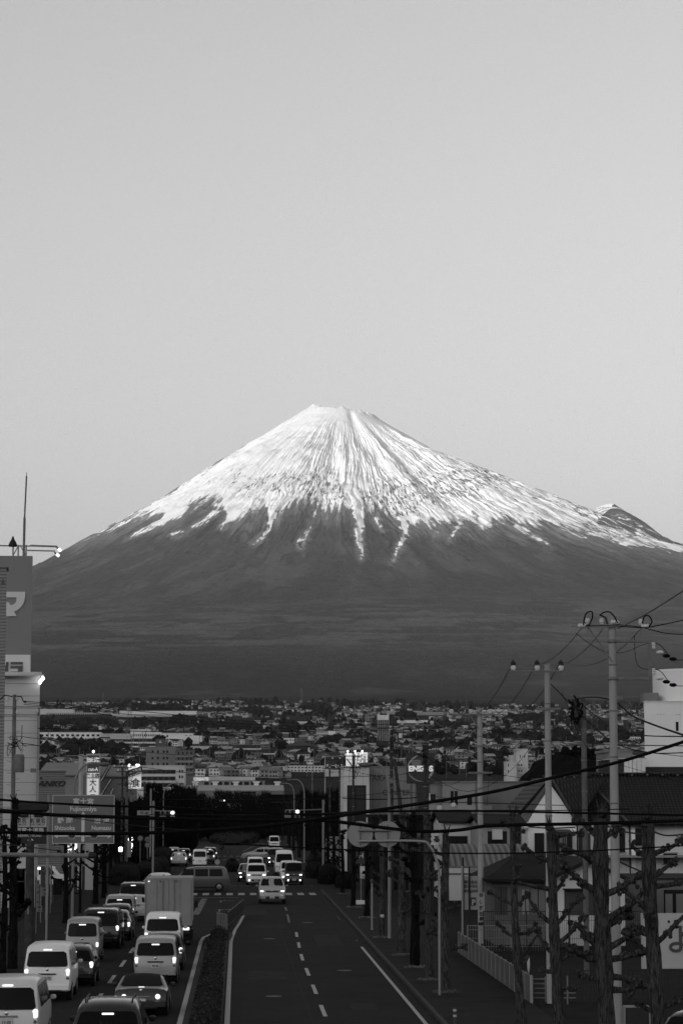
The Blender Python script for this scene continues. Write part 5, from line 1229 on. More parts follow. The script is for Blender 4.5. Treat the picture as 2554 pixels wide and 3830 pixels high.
stxt('富士宮', 313, 2997, .34, sx=1.0); stxt('Fujinomiya', 313, 3023, .30); stxt('静 岡', 246, 3067, .30, sx=1.1); stxt('Shizuoka', 245, 3094, .29, sx=.95); stxt('沼 津', 383, 3067, .30, sx=1.1); stxt('Numazu', 381, 3094, .29, sx=.95)
stxt('396', 271, 3126, .22); stxt('396', 354, 3126, .22)
a = MB(); u, v = sp(313, 3147); _, v1 = sp(313, 3048); _, v2 = sp(313, 3036)
a.bb(u - .075, u + .075, -.037, -.032, v, v1); a.prism([(u - .13, v1), (u + .13, v1), (u, v2)], -.037, -.032); a.build('straight_arrow', SGNW, t)
for q, (xs, xt) in ((0, (305, 220)), (1, (321, 406))):
    u0, v0 = sp(xs, 3126); u1, _ = sp(xt, 3126); s_ = 1 if q else -1
    a = MB(); a.bb(min(u0, u1), max(u0, u1), -.0365, -.0315, v0 - .03, v0 + .03); a.prism([(u1, v0 - .11), (u1, v0 + .11), (u1 + s_ * .2, v0)], -.0365, -.0315); a.build('side_arrow', SGNW, t)
for px in (271, 354):
    u, v = sp(px, 3126); a = MB(); a.prism([(u + .19 * math.cos(q), v + .17 * math.sin(q)) for q in [k * math.pi / 3 for k in range(6)]], -.039, -.0375); b_ = a.build('route_shield', SGN, t)
    a = MB(); n6 = [k * math.pi / 3 for k in range(7)]
    for k in range(6):
        p, q = n6[k], n6[k + 1]; a.prism([(u + .19 * math.cos(p), v + .17 * math.sin(p)), (u + .19 * math.cos(q), v + .17 * math.sin(q)), (u + .175 * math.cos(q), v + .155 * math.sin(q)), (u + .175 * math.cos(p), v + .155 * math.sin(p))], -.0405, -.0395)
    a.build('shield_outline', SGNW, b_)
xp = gx(191, Y) - t.location.x; zz = t.location.z
a = MB(); a.tube([(xp - .12, .12, -zz), (xp - .12, .12, h / 2)], .055, 10); a.build('pole', M_WP, t)
for q in (-.3, .3): a = MB(); a.tube([(xp - .1, .1, q * h), (w / 2 - .3, .1, q * h)], .045, 8); a.build('arm', M_STEEL, t)
# expressway sign on its own dark post
Y = 108; xa, xb, zt, zb2 = gx(58, Y), gx(178, Y), zpx(3044, Y), zpx(3156, Y); xc, zc = (xa + xb) / 2, (zt + zb2) / 2; w, h = xb - xa, zt - zb2
t = thing('expressway_sign', (xc, Y, zc), 0, 'smaller expressway sign with two white panels over a dark panel and an up arrow', 'road sign')
MB().box(0, 0, 0, w, .06, h).build('panel', SGND, t)
zm_ = zpx(3093, Y) - zc
for (a0, a1) in ((58, 115), (116.5, 177)): MB().bb(gx(a0, Y) - xc + .02, gx(a1, Y) - xc, -.036, -.031, zm_, h / 2 - .02).build('white_panel', mat('sign_white2', .40, .6), t)
def s2(s, px, py, size, m, sx=1.0, b=.004): text_mesh('lettering', s, size, m, t, (gx(px, Y) - xc, -.04, zpx(py, Y) - zc - size * .1), 0, b, .003, sx)
s2('東名', 83, 3069, .24, SGND); s2('新東名', 145, 3069, .23, SGND); s2('TOMEI EXP', 82, 3083, .12, SGND, .8, .001); s2('SHIN-TOMEI EXP', 145, 3083, .12, SGND, .66, .001)
s2('西富士道路', 115, 3105, .25, SGNW); s2('NISHIFUJI ROAD', 115, 3124, .15, SGNW, .95, .001)
a = MB(); u = 0; v = zpx(3152, Y) - zc; a.bb(-.05, .05, -.037, -.032, v, v + .12); a.prism([(-.14, v + .11), (.14, v + .11), (0, v + .26)], -.037, -.032); a.build('up_arrow', SGNW, t)
a = MB(); a.tube([(gx(118, Y) - xc, .12, -zc), (gx(116, Y) - xc, .12, -h / 2 + .4)], [.24, .17], 16); a.build('post', M_CONCD, t, True)
MB().bb(gx(113, Y) - xc - .04, gx(113, Y) - xc + .04, -.12, -.09, -zc + 2.0, -zc + 2.35).build('tag_plate', M_STEEL, t)
for q in (0, 1): MB().box((-.32, .34)[q], -.1, h / 2 - .04, .42, .14, .18, 0, .03).build('sign_light', M_TRIM, t)
# grey arm reaching over the left lanes
Y = 86; t = thing('overhead_gantry', (gx(-40, Y), Y, 0), 0, 'thick pale grey pipe arm reaching in from the left edge, nothing hung on it', 'gantry arm')
L = gx(352, Y) - t.location.x; z = zpx(3200, Y)
a = MB(); a.tube([(0, 0, z + .05), (L, 0, z)], .078, 14); a.build('arm', mat('arm_grey', .15, .6, .15, 3), t, True)
a = MB(); a.tube([(0, 0, 0), (0, 0, z + .3)], .12, 14); a.build('pole', mat('arm_grey', .15, .6, .15, 3), t, True)
for px in (0, 78, 145, 232): MB().lathe([(.082, -.02), (.095, -.015), (.095, .015), (.082, .02)], (gx(px + 40, Y) - t.location.x - .3, 0, z + .02), 12, 'x').build('clamp', M_STEEL, t)
MB().lathe([(.1, -.12), (.1, .12)], (L - .04, 0, z), 12, 'x').build('end_cap', M_TRIM, t)
# round signs seen from behind on a bent pipe
Y = 86.8; xp = gx(1640, Y); t = thing('round_road_signs', (xp, Y, .12), 0, 'two large round signs seen from behind on a bent pipe from the white post', 'road sign')
zt, zb2 = zpx(3106, Y) - .12, zpx(3146, Y) - .12
a = MB(); a.tube(catmull([(0, 0, 0), (0, 0, 2.0), (0, 0, zb2 - 1.2), (-.10, 0, zb2 - .65), (-.35, 0, zb2 - .15), (-.75, 0, zb2), (gx(1340, Y) - xp, 0, zb2)], 6), .045, 10); a.build('pole', M_WP, t, True)
a = MB(); a.tube([(gx(1338, Y) - xp, 0, zt), (gx(1462, Y) - xp, 0, zt)], .04, 8); a.build('cross_bar', M_STEEL, t, True)
for px in (1347, 1449):
    u = gx(px, Y) - xp; zc = zpx(3120, Y) - .12
    a = MB(); a.lathe([(.455, .06), (.46, .07), (.46, .085), (.455, .09)], (u, 0, zc), 40, 'y'); d = a.build('sign_disc', mat('sign_back', .24, .6, .1, 2), t)
    a = MB(); a.tube([(u - .0, .03, zb2 - .15), (u - .0, .03, zt + .2)], .028, 6); a.build('bracket', M_STEEL, d)
# left round signs and barber lights
for px, py, Y, txt, lb in ((554, 3139, 240, '50', 'small round speed sign reading 50 left of the white pole'), (527, 3135, 236, '', 'dark round sign left of the round speed sign'), (554, 3160, 240, '', 'lower dark round sign under the round speed sign')):
    t = thing('round_sign', (gx(px, Y), Y, zpx(py, Y)), 0, lb, 'road sign')
    a = MB(); a.lathe([(.30, .02), (.30, 0)], (0, 0, 0), 24, 'y'); a.build('rim', mat('rim_dark', .04, .6), t); a = MB(); a.lathe([(.22, -.005), (.22, -.01)], (0, 0, 0), 24, 'y'); a.build('face', mat('rs_face', .18 if txt else .02, .6), t)
    if txt: text_mesh('number', txt, .28, M_TRIM, t, (0, -.02, -.04), 0, .006, .002)
    if py < 3150: a = MB(); a.tube([(.0, .06, -t.location.z), (0, .06, .3)], .04, 8); a.build('post', M_STEEL, t)
t = thing('barber_light', (gx(491, 225), 225, 0), 0, 'stack of glowing white lamps over a striped barber pole', 'shop light')
for py, s_ in ((3139, .24), (3160, .22), (3173, .16)): a = MB(); a.blob((0, 0, zpx(py, 225)), s_, 2, 0); a.build('globe', M_LIT, t, True)
for k in range(4):
    z = zpx(3208 - k * 9, 225); a = MB(); a.prism([(-.11, z), (.11, z + .13), (.11, z + .24), (-.11, z + .11)], -.05, .0); a.build('stripe', M_LIT, t)
a = MB(); a.tube([(0, .05, 0), (0, .05, zpx(3125, 225))], .05, 8); a.build('post', M_TRIM, t)
# ================================================================ buildings and shops near the road
def wmat(v, name=None, rough=.85, var=.12, sc=.4): return mat(name or 'wall_%03d' % int(v * 1000), min(.78, v * 1.3), rough, var, sc, spec=.1)
M_WIN = mat('window_glass', .012, .15, spec=.35); M_ROOFD = mat('roof_dark', .02, .9, .3, .8, spec=.05); M_ROOFG = mat('roof_grey', .10, .9, .2, .5, spec=.05); M_FRAME = mat('window_frame', .3, .6)
def corr(name, v, n, axis='Z', dark=.6):
    m, t, b = node_mat(name, .7); tc = t.nodes.new('ShaderNodeTexCoord'); w = t.nodes.new('ShaderNodeTexWave'); w.wave_type = 'BANDS'; w.bands_direction = axis; w.inputs['Scale'].default_value = n
    t.links.new(tc.outputs['Object'], w.inputs['Vector']); r = t.nodes.new('ShaderNodeMapRange'); r.inputs['To Min'].default_value = v * dark; r.inputs['To Max'].default_value = v
    t.links.new(w.outputs['Fac'], r.inputs['Value']); t.links.new(r.outputs[0], b.inputs['Base Color'])
    bp = t.nodes.new('ShaderNodeBump'); bp.inputs['Strength'].default_value = .5; bp.inputs['Distance'].default_value = .05; t.links.new(w.outputs['Fac'], bp.inputs['Height']); t.links.new(bp.outputs[0], b.inputs['Normal']); return m
WM = {}
def win_copies(t, wx, wz, w, h, y, m=None, frame=True, name='window'):
    """single windows, each its own child; they share one mesh per size"""
    key = (round(w, 2), round(h, 2), (m or M_WIN).name)
    if key not in WM:
        a = MB(); a.bb(-w / 2, w / 2, -.03, .03, -h / 2, h / 2); me = a.build(name, m or M_WIN); WM[key] = me.data; bpy.data.objects.remove(me)
    o = bpy.data.objects.new(name, WM[key]); COL.objects.link(o); o.parent = t; o.location = (wx, y, wz); CH.setdefault(t.name, []).append(o); return o
def block(name, px0, px1, pt, Y, depth, v, label, cat='building', group=None, roof='flat', rows=(), wm=None, roofm=None, base=None, ridge=None, parapet=.25, m=None, side='x', skew=0.0):
    """rows: (py centre, height m, [px...] or (n, px0, px1), width m)"""
    xa, xb = gx(px0, Y), gx(px1, Y); xc = (xa + xb) / 2; w = xb - xa
    zb = base if base is not None else gz(xc, Y) - .5
    zt = zpx(pt, Y) - zb
    t = thing(name, (xc, Y, zb), 0, label, cat, group); wl = m or wmat(v)
    if roof == 'flat':
        a = MB(); a.bb(-w / 2, w / 2, 0, depth, 0, zt)
        def sk(a_):
            if skew: a_.v = [((x + skew * depth) if y > depth / 2 else x, y, z) for x, y, z in a_.v]
        sk(a); a.build('wall', wl, t)
        a = MB(); e = .12; a.bb(-w / 2 - e, w / 2 + e, -e, depth + e, zt, zt + parapet); sk(a); a.build('roof', roofm or wl, t)
    else:
        rz = (zpx(ridge, Y) - zb); a = MB()
        if side == 'x':      # gable faces the camera
            a.prism([(-w / 2, 0), (w / 2, 0), (w / 2, zt), (0, rz - .05), (-w / 2, zt)], 0, depth); a.build('wall', wl, t)
            a = MB(); e = .35; s_ = (rz - zt) / (w / 2)
            for q in (-1, 1): a.prism([(0, rz), (q * (w / 2 + e), zt - e * s_), (q * (w / 2 + e), zt - e * s_ + .14), (0, rz + .16)][::q], -.4, depth + .4)
            a.build('roof', roofm or M_ROOFD, t)
        else:
            a.prismx([(0, 0), (depth, 0), (depth, zt), (depth / 2, rz - .05), (0, zt)], -w / 2, w / 2); a.build('wall', wl, t)
            a = MB(); e = .4; s_ = (rz - zt) / (depth / 2)
            a.prismx([(depth / 2, rz), (-e, zt - e * s_), (-e, zt - e * s_ + .15), (depth / 2, rz + .17)], -w / 2 - .3, w / 2 + .3)
            a.prismx([(depth / 2, rz), (depth + e, zt - e * s_), (depth + e, zt - e * s_ + .15), (depth / 2, rz + .17)], -w / 2 - .3, w / 2 + .3)
            a.build('roof', roofm or M_ROOFD, t)
    for (py, h, pxs, ww) in rows:
        if isinstance(pxs, tuple): n, a0, a1 = pxs; pxs = [a0 + (a1 - a0) * (i + .5) / n for i in range(n)]
        for px in pxs: win_copies(t, gx(px, Y) - xc, zpx(py, Y) - zb, ww, h, -.02, wm)
    return t, xc, zb
# --- tall pale building and its sign tower, left edge
Y = 160; t, xc, zb = block('tall_shop_building', -120, 144, 2530, Y, 16, .30, 'tall pale panel-clad building at the left edge', m=mat('panel_wall', .54, .8, .05, .3, spec=.1), base=0, skew=-.088)
a = MB()
for py in range(2560, 3300, 46): z = zpx(py, Y); a.bb(gx(-120, Y) - xc, gx(144, Y) - xc, -.012, 0, z, z + .03)
a.build('panel_joint', mat('joint', .17, .9), t)
a = MB(); a.bb(gx(138, Y) - xc, gx(143.5, Y) - xc, -.16, -.02, 0, zpx(2650, Y)); a.build('drain_pipe', mat('pipe_dark', .05, .6), t)
a = MB(); a.bb(gx(140, Y) - xc, gx(147, Y) - xc, -.4, -.2, 2, zpx(2680, Y)); a.build('drain_pipe', mat('pipe_pale', .3, .6), t)
a = MB(); a.bb(gx(-120, Y) - xc, gx(160, Y) - xc, -.6, .1, zpx(2532, Y), zpx(2526, Y)); a.build('cornice', wmat(.4), t)
for i, (px, py) in enumerate(((158, 2540), (154, 2545), (150, 2550), (146, 2556))): MB().blob((gx(px, Y) - xc, -.5, zpx(py, Y)), .13, 1, .1).build('floodlight', mat('flood_lit', .9, .5, emit=4), t)
a = MB(); a.tube([(gx(142, Y) - xc, -.5, zpx(2560, Y)), (gx(166, Y) - xc, -.5, zpx(2532, Y))], .07, 6); a.build('light_bar', M_STEEL, t)
Y = 163; w0, w1 = gx(-60, Y), gx(108, Y); xc = (w0 + w1) / 2; z0, zm_, z1 = zpx(2531, Y), zpx(2452, Y), zpx(2084, Y)
t = thing('sign_tower', (xc, Y, z0), 0, 'tall grey and white sign tower with large characters above the pale building', 'sign tower')
cg = corr('sign_corrugated', .26, 6.0, 'X', .9); cw = corr('sign_corrugated_white', .80, 6.0, 'X', .94)
MB().bb(w0 - xc, w1 - xc, 0, .5, zm_ - z0, z1 - z0).build('grey_panel', cg, t); MB().bb(w0 - xc, gx(106, Y) - xc, 0, .5, 0, zm_ - z0).build('white_panel', cw, t); MB().bb(w0 - xc, w1 - xc - .6, .5, 4, 0, z1 - z0).build('rear_body', wmat(.1), t)
def P2(pts): return [(gx(px, Y) - xc, zpx(py, Y) - z0) for px, py in pts]
a = MB(); a.prism(P2([(-20, 2218), (84, 2218), (84, 2238), (81, 2254), (76, 2266), (66, 2278), (52, 2288), (43, 2290), (53, 2309), (16, 2309), (0, 2282), (-20, 2282), (-20, 2257), (22, 2257), (29, 2268), (40, 2266), (47, 2260), (51, 2252), (52, 2239), (-20, 2239)]), -.08, -.001); a.build('letter_ma', mat('letter_pale', .62, .7), t)
ld = mat('letter_grey', .10, .8)
a = MB(); a.prism(P2([(33, 2479), (79, 2479), (79, 2488), (33, 2488)]), -.08, -.001); a.prism(P2([(33, 2493), (79, 2493), (79, 2512), (76, 2520), (70, 2523), (34, 2523), (34, 2514), (60, 2514), (63, 2511), (63, 2503), (33, 2503)]), -.08, -.001); a.build('letter_ra', ld, t)
a = MB(); a.prism(P2([(16, 2479), (26, 2479), (24, 2500), (24, 2506), (25, 2518), (18, 2514), (14, 2521), (-6, 2523), (-6, 2512), (8, 2510), (12, 2503), (5, 2497), (9, 2489), (15, 2492)]), -.08, -.001); a.build('letter_me', ld, t)
a = MB(); yy = 1.0; zt = z1 - z0; zr, zs = zpx(2038, Y) - z0, zpx(2058, Y) - z0
for px0, px1, py in ((-60, 94, 2040), (84, 190, 2058)): a.tube([(gx(px0, Y) - xc, yy, zpx(py, Y) - z0), (gx(px1, Y) - xc, yy, zpx(py + 2, Y) - z0)], .05, 6)
for px0, px1, py in ((94, 197, 2040),): a.tube([(gx(px0, Y) - xc, yy, zpx(py, Y) - z0), (gx(px1, Y) - xc, yy, zpx(py + 3, Y) - z0)], .07, 6)
for px in (30, 50, 80): a.tube([(gx(px, Y) - xc, yy, zt), (gx(px, Y) - xc, yy, zr)], .05, 6)
a.tube([(gx(30, Y) - xc, yy, zt + .1), (gx(52, Y) - xc, yy, zr)], .035, 5); a.tube([(gx(80, Y) - xc, yy, zt + .1), (gx(56, Y) - xc, yy, zr)], .035, 5)
a.build('top_frame', mat('frame_pale', .22, .6), t)
a = MB(); a.tube([(gx(71, Y) - xc, yy, zt), (gx(72, Y) - xc, yy, zpx(1935, Y) - z0)], .085, 8); a.tube([(gx(72, Y) - xc, yy, zpx(1935, Y) - z0), (gx(77, Y) - xc, yy, zpx(1780, Y) - z0)], .055, 8); a.tube([(gx(77, Y) - xc, yy, zpx(1780, Y) - z0), (gx(77, Y) - xc, yy, zpx(1766, Y) - z0)], .02, 6); a.build('lightning_rod', M_STEEL, t, True)
MB().lathe([(.28, 0), (.30, .1), (.22, .3), (.1, .5), (.05, .7)], (gx(29, Y) - xc, yy, zpx(2044, Y) - z0), 12).build('beacon', M_TRIM, t, True)
for px, py in ((203, 2052), (196, 2072)):
    a = MB(); a.tube([(gx(px - 8, Y) - xc, yy, zpx(py - 8, Y) - z0), (gx(px, Y) - xc, yy, zpx(py, Y) - z0)], .07, 6); a.build('floodlight', M_STEEL, t)
    a = MB(); a.tube([(gx(px, Y) - xc, yy, zpx(py, Y) - z0), (gx(px + 9, Y) - xc, yy, zpx(py + 7, Y) - z0)], .085, 8); a.build('lit_tube', mat('tube_lit', .9, .5, emit=2.0), t)
Y = 150; t, xc, zb = block('slatted_wall', -100, 13, 2128, Y, 2.5, .3, 'narrow slatted wall at the very left edge in front of the sign tower', m=corr('slat_wall', .26, 1.6, 'Z', .55), base=0, parapet=.05, skew=-.098)
a = MB(); a.prism([(gx(-10, Y) - xc, zpx(2190, Y)), (gx(7, Y) - xc, zpx(2190, Y)), (gx(0, Y) - xc, zpx(2168, Y))], -.05, -.001); a.build('mark', ld, t)
# --- left side shops
Y = 205; t, xc, zb = block('striped_shed', 146, 243, 2886, Y, 12, .2, 'dark horizontally ribbed shed carrying the slanted word ANKO', m=corr('shed_ribs', .20, 1.7, 'Z', .55), base=0, parapet=.08, skew=-.075)
text_mesh('shop_lettering', 'ANKO', .62, M_INK, t, (gx(192, Y) - xc, -.06, zpx(2932, Y)), 0, .03, .01, 1.25, .35)
MB().lathe([(.12, -.05), (.12, -.02)], (gx(154, Y) - xc, 0, zpx(2911, Y)), 14, 'y').build('dot', M_INK, t)
t, xc, zb = block('gabled_warehouse', 150, 308, 2900, 285, 26, .16, 'grey gabled warehouse with a pale roof behind the ribbed shed', roof='gable', ridge=2852, side='y', roofm=mat('roof_pale', .20, .85, .1, .3, spec=.05))
t, xc, zb = block('gabled_warehouse', 236, 480, 2905, 300, 26, .14, 'second grey gabled warehouse behind the tall white shop sign', roof='gable', ridge=2862, side='y', roofm=mat('roof_pale2', .16, .85, .1, .3, spec=.05))
text_mesh('shop_lettering', 'RES', 1.0, M_INK, t, (gx(259, 300) - xc, -.06, zpx(2906, 300) - zb - .1), 0, .04, .01, .9)
for px in (400, 440): pass
Y = 190; xc = gx(348, Y); w = gx(374, Y) - gx(322, Y)
t = thing('shop_sign_tower', (xc, Y, 0), 0, 'tall white lit shop sign with barber lettering cut-A behind the direction sign', 'shop sign')
MS = mat('lit_sign_white', .7, .6, emit=.16); MSd = mat('sign_grey', .09, .7)
MB().bb(-w / 2, w / 2, 0, .5, 0, zpx(2820, Y)).build('frame', mat('sign_frame', .42, .7), t)
for (p0, p1, md_) in ((2826, 2855, MSd), (2858, 2890, MSd), (2892, 2908, MS), (2912, 3010, MS)): MB().bb(-w / 2 + .09, w / 2 - .09, -.03, 0, zpx(p1, Y), zpx(p0, Y)).build('panel', md_, t)
for s, py, sz, m_, sxx in (('理容', 2843, .50, MS, 1), ('cut-A', 2876, .40, MS, .85), ('富士店', 2900, .32, M_INK, 1), ('大', 2925, .55, MSd, 1), ('人', 2950, .55, MSd, 1), ('コ', 2978, .5, MSd, 1)): text_mesh('lettering', s, sz, m_, t, (0, -.05, zpx(py, Y) - sz * .12), 0, .012, .005, sxx)
MB().blob((0, .1, zpx(2812, Y)), .12, 1, .1).build('top_lamp', M_LIT, t); a = MB(); a.tube([(0, .2, zpx(2822, Y)), (0, .2, zpx(2808, Y))], .03, 5); a.build('lamp_post', M_STEEL, t)
Y = 192; a = MB(); a.lathe([(.19, 0), (.19, zpx(2822, Y))], (0, 0, 0), 14); o = a.build('white_column', mat('white_column', .42, .6)); o.location = (gx(303, Y), Y, 0); tag(o, 'plain white column left of the tall white shop sign', 'column')
SG = 'striped slanted poles beside the shop sign'
for i, (x0, y0, x1_, y1) in enumerate(((380, 2920, 412, 2862), (378, 2975, 418, 2912), (408, 2990, 422, 2950))):
    Y = 195; P, Q = W(x0, y0, Y), W(x1_, y1, Y); t = thing('striped_pole', P, 0, 'slanted dark pole with white spiral stripes, %s from the top' % ordn(i), 'banner pole', SG)
    D_ = Q - P; a = MB(); a.tube([(0, 0, 0), D_], .13, 8); a.build('pole', M_TRIM, t)
    for k in range(6):
        c = D_ * ((k + .6) / 6.5); a = MB(); a.prism([(c.x - .12, c.z - .12), (c.x - .03, c.z - .14), (c.x + .14, c.z + .13), (c.x + .05, c.z + .14)], -.17, -.14); a.build('stripe', mat('stripe_white', .5, .6), t)
Y = 270; xc = gx(505, Y); t = thing('tilted_shop_sign', (xc, Y, 0), 0, 'tilted dark sign board with white slanted writing on a white sign pillar', 'shop sign')
MB().bb(gx(477, Y) - xc, gx(528, Y) - xc, .1, .5, zpx(2950, Y), zpx(2866, Y)).build('pillar', MS, t)
a = MB(); a.prism([(gx(468, Y) - xc, zpx(2885, Y)), (gx(530, Y) - xc, zpx(2866, Y)), (gx(535, Y) - xc, zpx(2890, Y)), (gx(474, Y) - xc, zpx(2912, Y))], -.1, .05); bd_ = a.build('board', mat('board_dark', .04, .6), t)
for s, px, py in (('チルド熟成', 500, 2884), ('手もつ焼肉', 504, 2898)):
    o = text_mesh('lettering', s, .34, mat('letter_pale', .62, .7), bd_, (gx(px, Y) - xc, -.13, zpx(py, Y) - .05), 0, .01, .005); o.rotation_euler = (0, R(-17), 0)
text_mesh('lettering', '食', 1.0, MSd, t, (gx(508, Y) - xc, .07, zpx(2930, Y)), 0, .02, .005)
for px in (483, 511, 517): MB().blob((gx(px, Y) - xc, 0, zpx(2863, Y)), .16, 1, .1).build('lamp', M_LIT, t)
Y = 300; t, xc, zb = block('white_office_block', 430, 690, 2866, 760, 22, .50, 'white three-storey office block with dark window bands', m=wmat(.42), rows=[(2887, 1.1, (5, 440, 530), 1.3), (2887, 1.1, (6, 552, 655), 1.1), (2912, 1.1, (10, 440, 655), 1.2), (2936, 1.1, (10, 440, 655), 1.2), (2885, .9, [672, 682], .5), (2906, .9, [672, 682], .5)])
a = MB()
for py in (2887, 2912, 2936): a.bb(gx(436, 760) - xc, gx(657, 760) - xc, -.01, 0, zpx(py, 760) - zb - .62, zpx(py, 760) - zb + .62)
a.build('window_band', mat('band_dark', .03, .6), t)
t, xc, zb = block('apartment_block', 545, 655, 2795, 1200, 14, .10, 'dark stepped apartment block, taller left part with a lift tower', m=wmat(.15), rows=[(2812, 1.2, [570, 590, 612, 625], 1.0), (2836, 1.2, [570, 590, 612, 625], 1.0), (2858, 1.2, [570, 590, 612, 625], 1.0)])
MB().bb(gx(580, 1200) - xc, gx(617, 1200) - xc, 1, 6, zpx(2796, 1200) - zb, zpx(2764, 1200) - zb).build('lift_tower', wmat(.08), t)
text_mesh('lettering', '▲', 1.6, wmat(.4), t, (gx(598, 1200) - xc, .95, zpx(2775, 1200) - zb), 0, .02, .01)
t, xc, zb = block('balcony_apartments', 655, 727, 2808, 1194, 14, .085, 'dark apartment wing with four rows of balconies right of the lift tower', m=wmat(.10), rows=[(2818, 1.3, (4, 660, 722), .75), (2838, 1.3, (4, 660, 722), .75), (2858, 1.3, (4, 660, 722), .75), (2880, 1.3, (4, 660, 722), .75)])
for py in (2829, 2849, 2870, 2891): MB().bb(gx(656, 1194) - xc, gx(722, 1194) - xc, -1.1, -.95, zpx(py, 1194) - zb - .5, zpx(py, 1194) - zb + .5).build('balcony', wmat(.19), t)
# --- centre
t, xc, zb = block('long_curved_roof_hall', 655, 1062, 2958, 560, 30, .12, 'long low hall with a pale curved roof and five white roof vents', m=wmat(.13), parapet=.1, roofm=wmat(.2))
w = gx(1062, 560) - gx(655, 560); z = zpx(2958, 560) - zb
a = MB(); n = 24; a.v = []; 
for i in range(n + 1):
    q = i / n * math.pi / 2
    for x in (-w / 2, w / 2): a.v.append((x, 14 - 14 * math.cos(q), z + 1.4 * math.sin(q)))
a.f = [(2 * i, 2 * i + 1, 2 * i + 3, 2 * i + 2) for i in range(n)]; a.m = [0] * n; a.build('curved_roof', mat('hall_roof', .30, .8, .1, .1, spec=.05), t, True)
for px in (728, 804, 882, 960, 1040):
    MB().box(gx(px, 560) - xc, 10, z + 1.5, 1.1, 1.1, .9, 0, .1).build('roof_vent', wmat(.55), t)
    MB().box(gx(px, 560) - xc, 10, z + 2.05, 1.6, 1.6, .3, 0, .05).build('vent_cap', wmat(.55), t)
t, xc, zb = block('drug_store', 720, 990, 2924, 640, 25, .22, 'long two-storey shop with a white roof sign reading CREATE', m=wmat(.18), rows=[(2932, 1.4, (9, 760, 985), 1.2)])
MB().bb(gx(722, 640) - xc, gx(955, 640) - xc, 2, 3, zpx(2919, 640) - zb, zpx(2905, 640) - zb).build('sign_band', wmat(.36), t); text_mesh('lettering', 'CREATE', 1.1, MS, t, (gx(752, 640) - xc, 1.9, zpx(2912, 640) - zb - .2), 0, .05, .02)
t, xc, zb = block('dark_flat_hall', 992, 1122, 2976, 470, 20, .008, 'black flat-roofed hall right of the centre with no visible windows', m=mat('black_wall', .007, .9, spec=.03), base=0)
a = MB(); a.bb(gx(992, 470) - xc, gx(1122, 470) - xc, -.9, 0, zpx(3002, 470), zpx(2999, 470)); a.build('canopy', M_TRIM, t)
t, xc, zb = block('billboard_shop', 648, 729, 2979, 420, 10, .09, 'dim grey shop front with a faint sign panel behind the left signal', m=wmat(.075), base=0, rows=[(2996, .5, [705], 2.0)], wm=wmat(.12))
MB().bb(gx(650, 420) - xc, gx(727, 420) - xc, -.2, 0, zpx(3042, 420), zpx(3033, 420)).build('awning', wmat(.22), t)
for k in range(14): win_copies(t, gx(655 + k * 5.2, 420) - xc, zpx(3037, 420), .14, .25, -.23, M_INK, name='awning_mark')
t, xc, zb = block('small_pale_house', 845, 935, 3006, 455, 8, .30, 'low pale wall glimpsed between bare trees at the roundabout', m=wmat(.33), base=0, parapet=.1, rows=[(3013, .8, [852, 890, 930], .12)])
t, xc, zb = block('dark_frame_kiosk', 903, 957, 2962, 440, 4, .01, 'black framed two-storey box beside the black hall', m=mat('black_wall', .007, .9, spec=.03), base=0, parapet=.05)
for px, c in ((917, 0), (943, 1)): win_copies(t, gx(px, 440) - xc, zpx(2974, 440), 1.05, .9, -.03, mat('dim_glass', .03, .3))
t, xc, zb = block('parked_truck_box', 697, 745, 3058, 430, 5, .30, 'pale box of a parked truck left of the roundabout', 'truck body', m=wmat(.34), base=0, parapet=.02); a = MB(); a.prism([(gx(715, 430) - xc, zpx(3070, 430)), (gx(744, 430) - xc, zpx(3060, 430)), (gx(744, 430) - xc, zpx(3070, 430))], -.05, -.01); a.build('triangle_mark', wmat(.12), t)
# twiggy bare trees round the roundabout
def twigs(name, px0, px1, pyt, Y, depth, n, label, m=None, seed=1):
    rg = random.Random(seed); xa, xb = gx(px0, Y), gx(px1, Y); zt = zpx(pyt, Y); a = MB(); k = max(2, int((xb - xa) / 3.2))
    t = thing(name, ((xa + xb) / 2, Y, 0), 0, label, 'tree row'); xm_ = (xa + xb) / 2
    for i in range(k):
        x = xa + (xb - xa) * (i + .5) / k - xm_ + rg.uniform(-.6, .6); y = rg.uniform(0, depth); h = zt * rg.uniform(.82, 1.0)
        a.tube([(x, y, 0), (x + rg.uniform(-.2, .2), y, h * .45)], [.14, .1], 6)
        for _ in range(n):
            b_ = Vector((x, y, h * rg.uniform(.25, .5))); d = Vector((rg.gauss(0, .45), rg.gauss(0, .45), 1)).normalized(); L = (h - b_.z) * rg.uniform(.6, 1.0)
            m1 = b_ + d * L * .5 + Vector((rg.gauss(0, .15), 0, 0)); a.tube([b_, m1, b_ + d * L + Vector((rg.gauss(0, .25), 0, 0))], [.045, .03, .012], 3, False)
    a.build('branches', m or mat('bare_twigs', .010, .95, spec=.02), t); return t
twigs('bare_trees', 640, 860, 2958, 500, 20, 34, 'bare twiggy trees in front of the long pale hall, left half', seed=2)
twigs('bare_trees', 860, 1060, 2962, 520, 20, 34, 'bare twiggy trees in front of the long pale hall, right half', seed=3)
twigs('bare_trees', 1060, 1240, 2905, 420, 20, 26, 'tall bare twigs right of the black hall', mat('twigs_grey', .03, .95), seed=4)
twigs('bare_trees', 560, 650, 2940, 400, 10, 30, 'dark bare trees behind the left street lamp', seed=5)
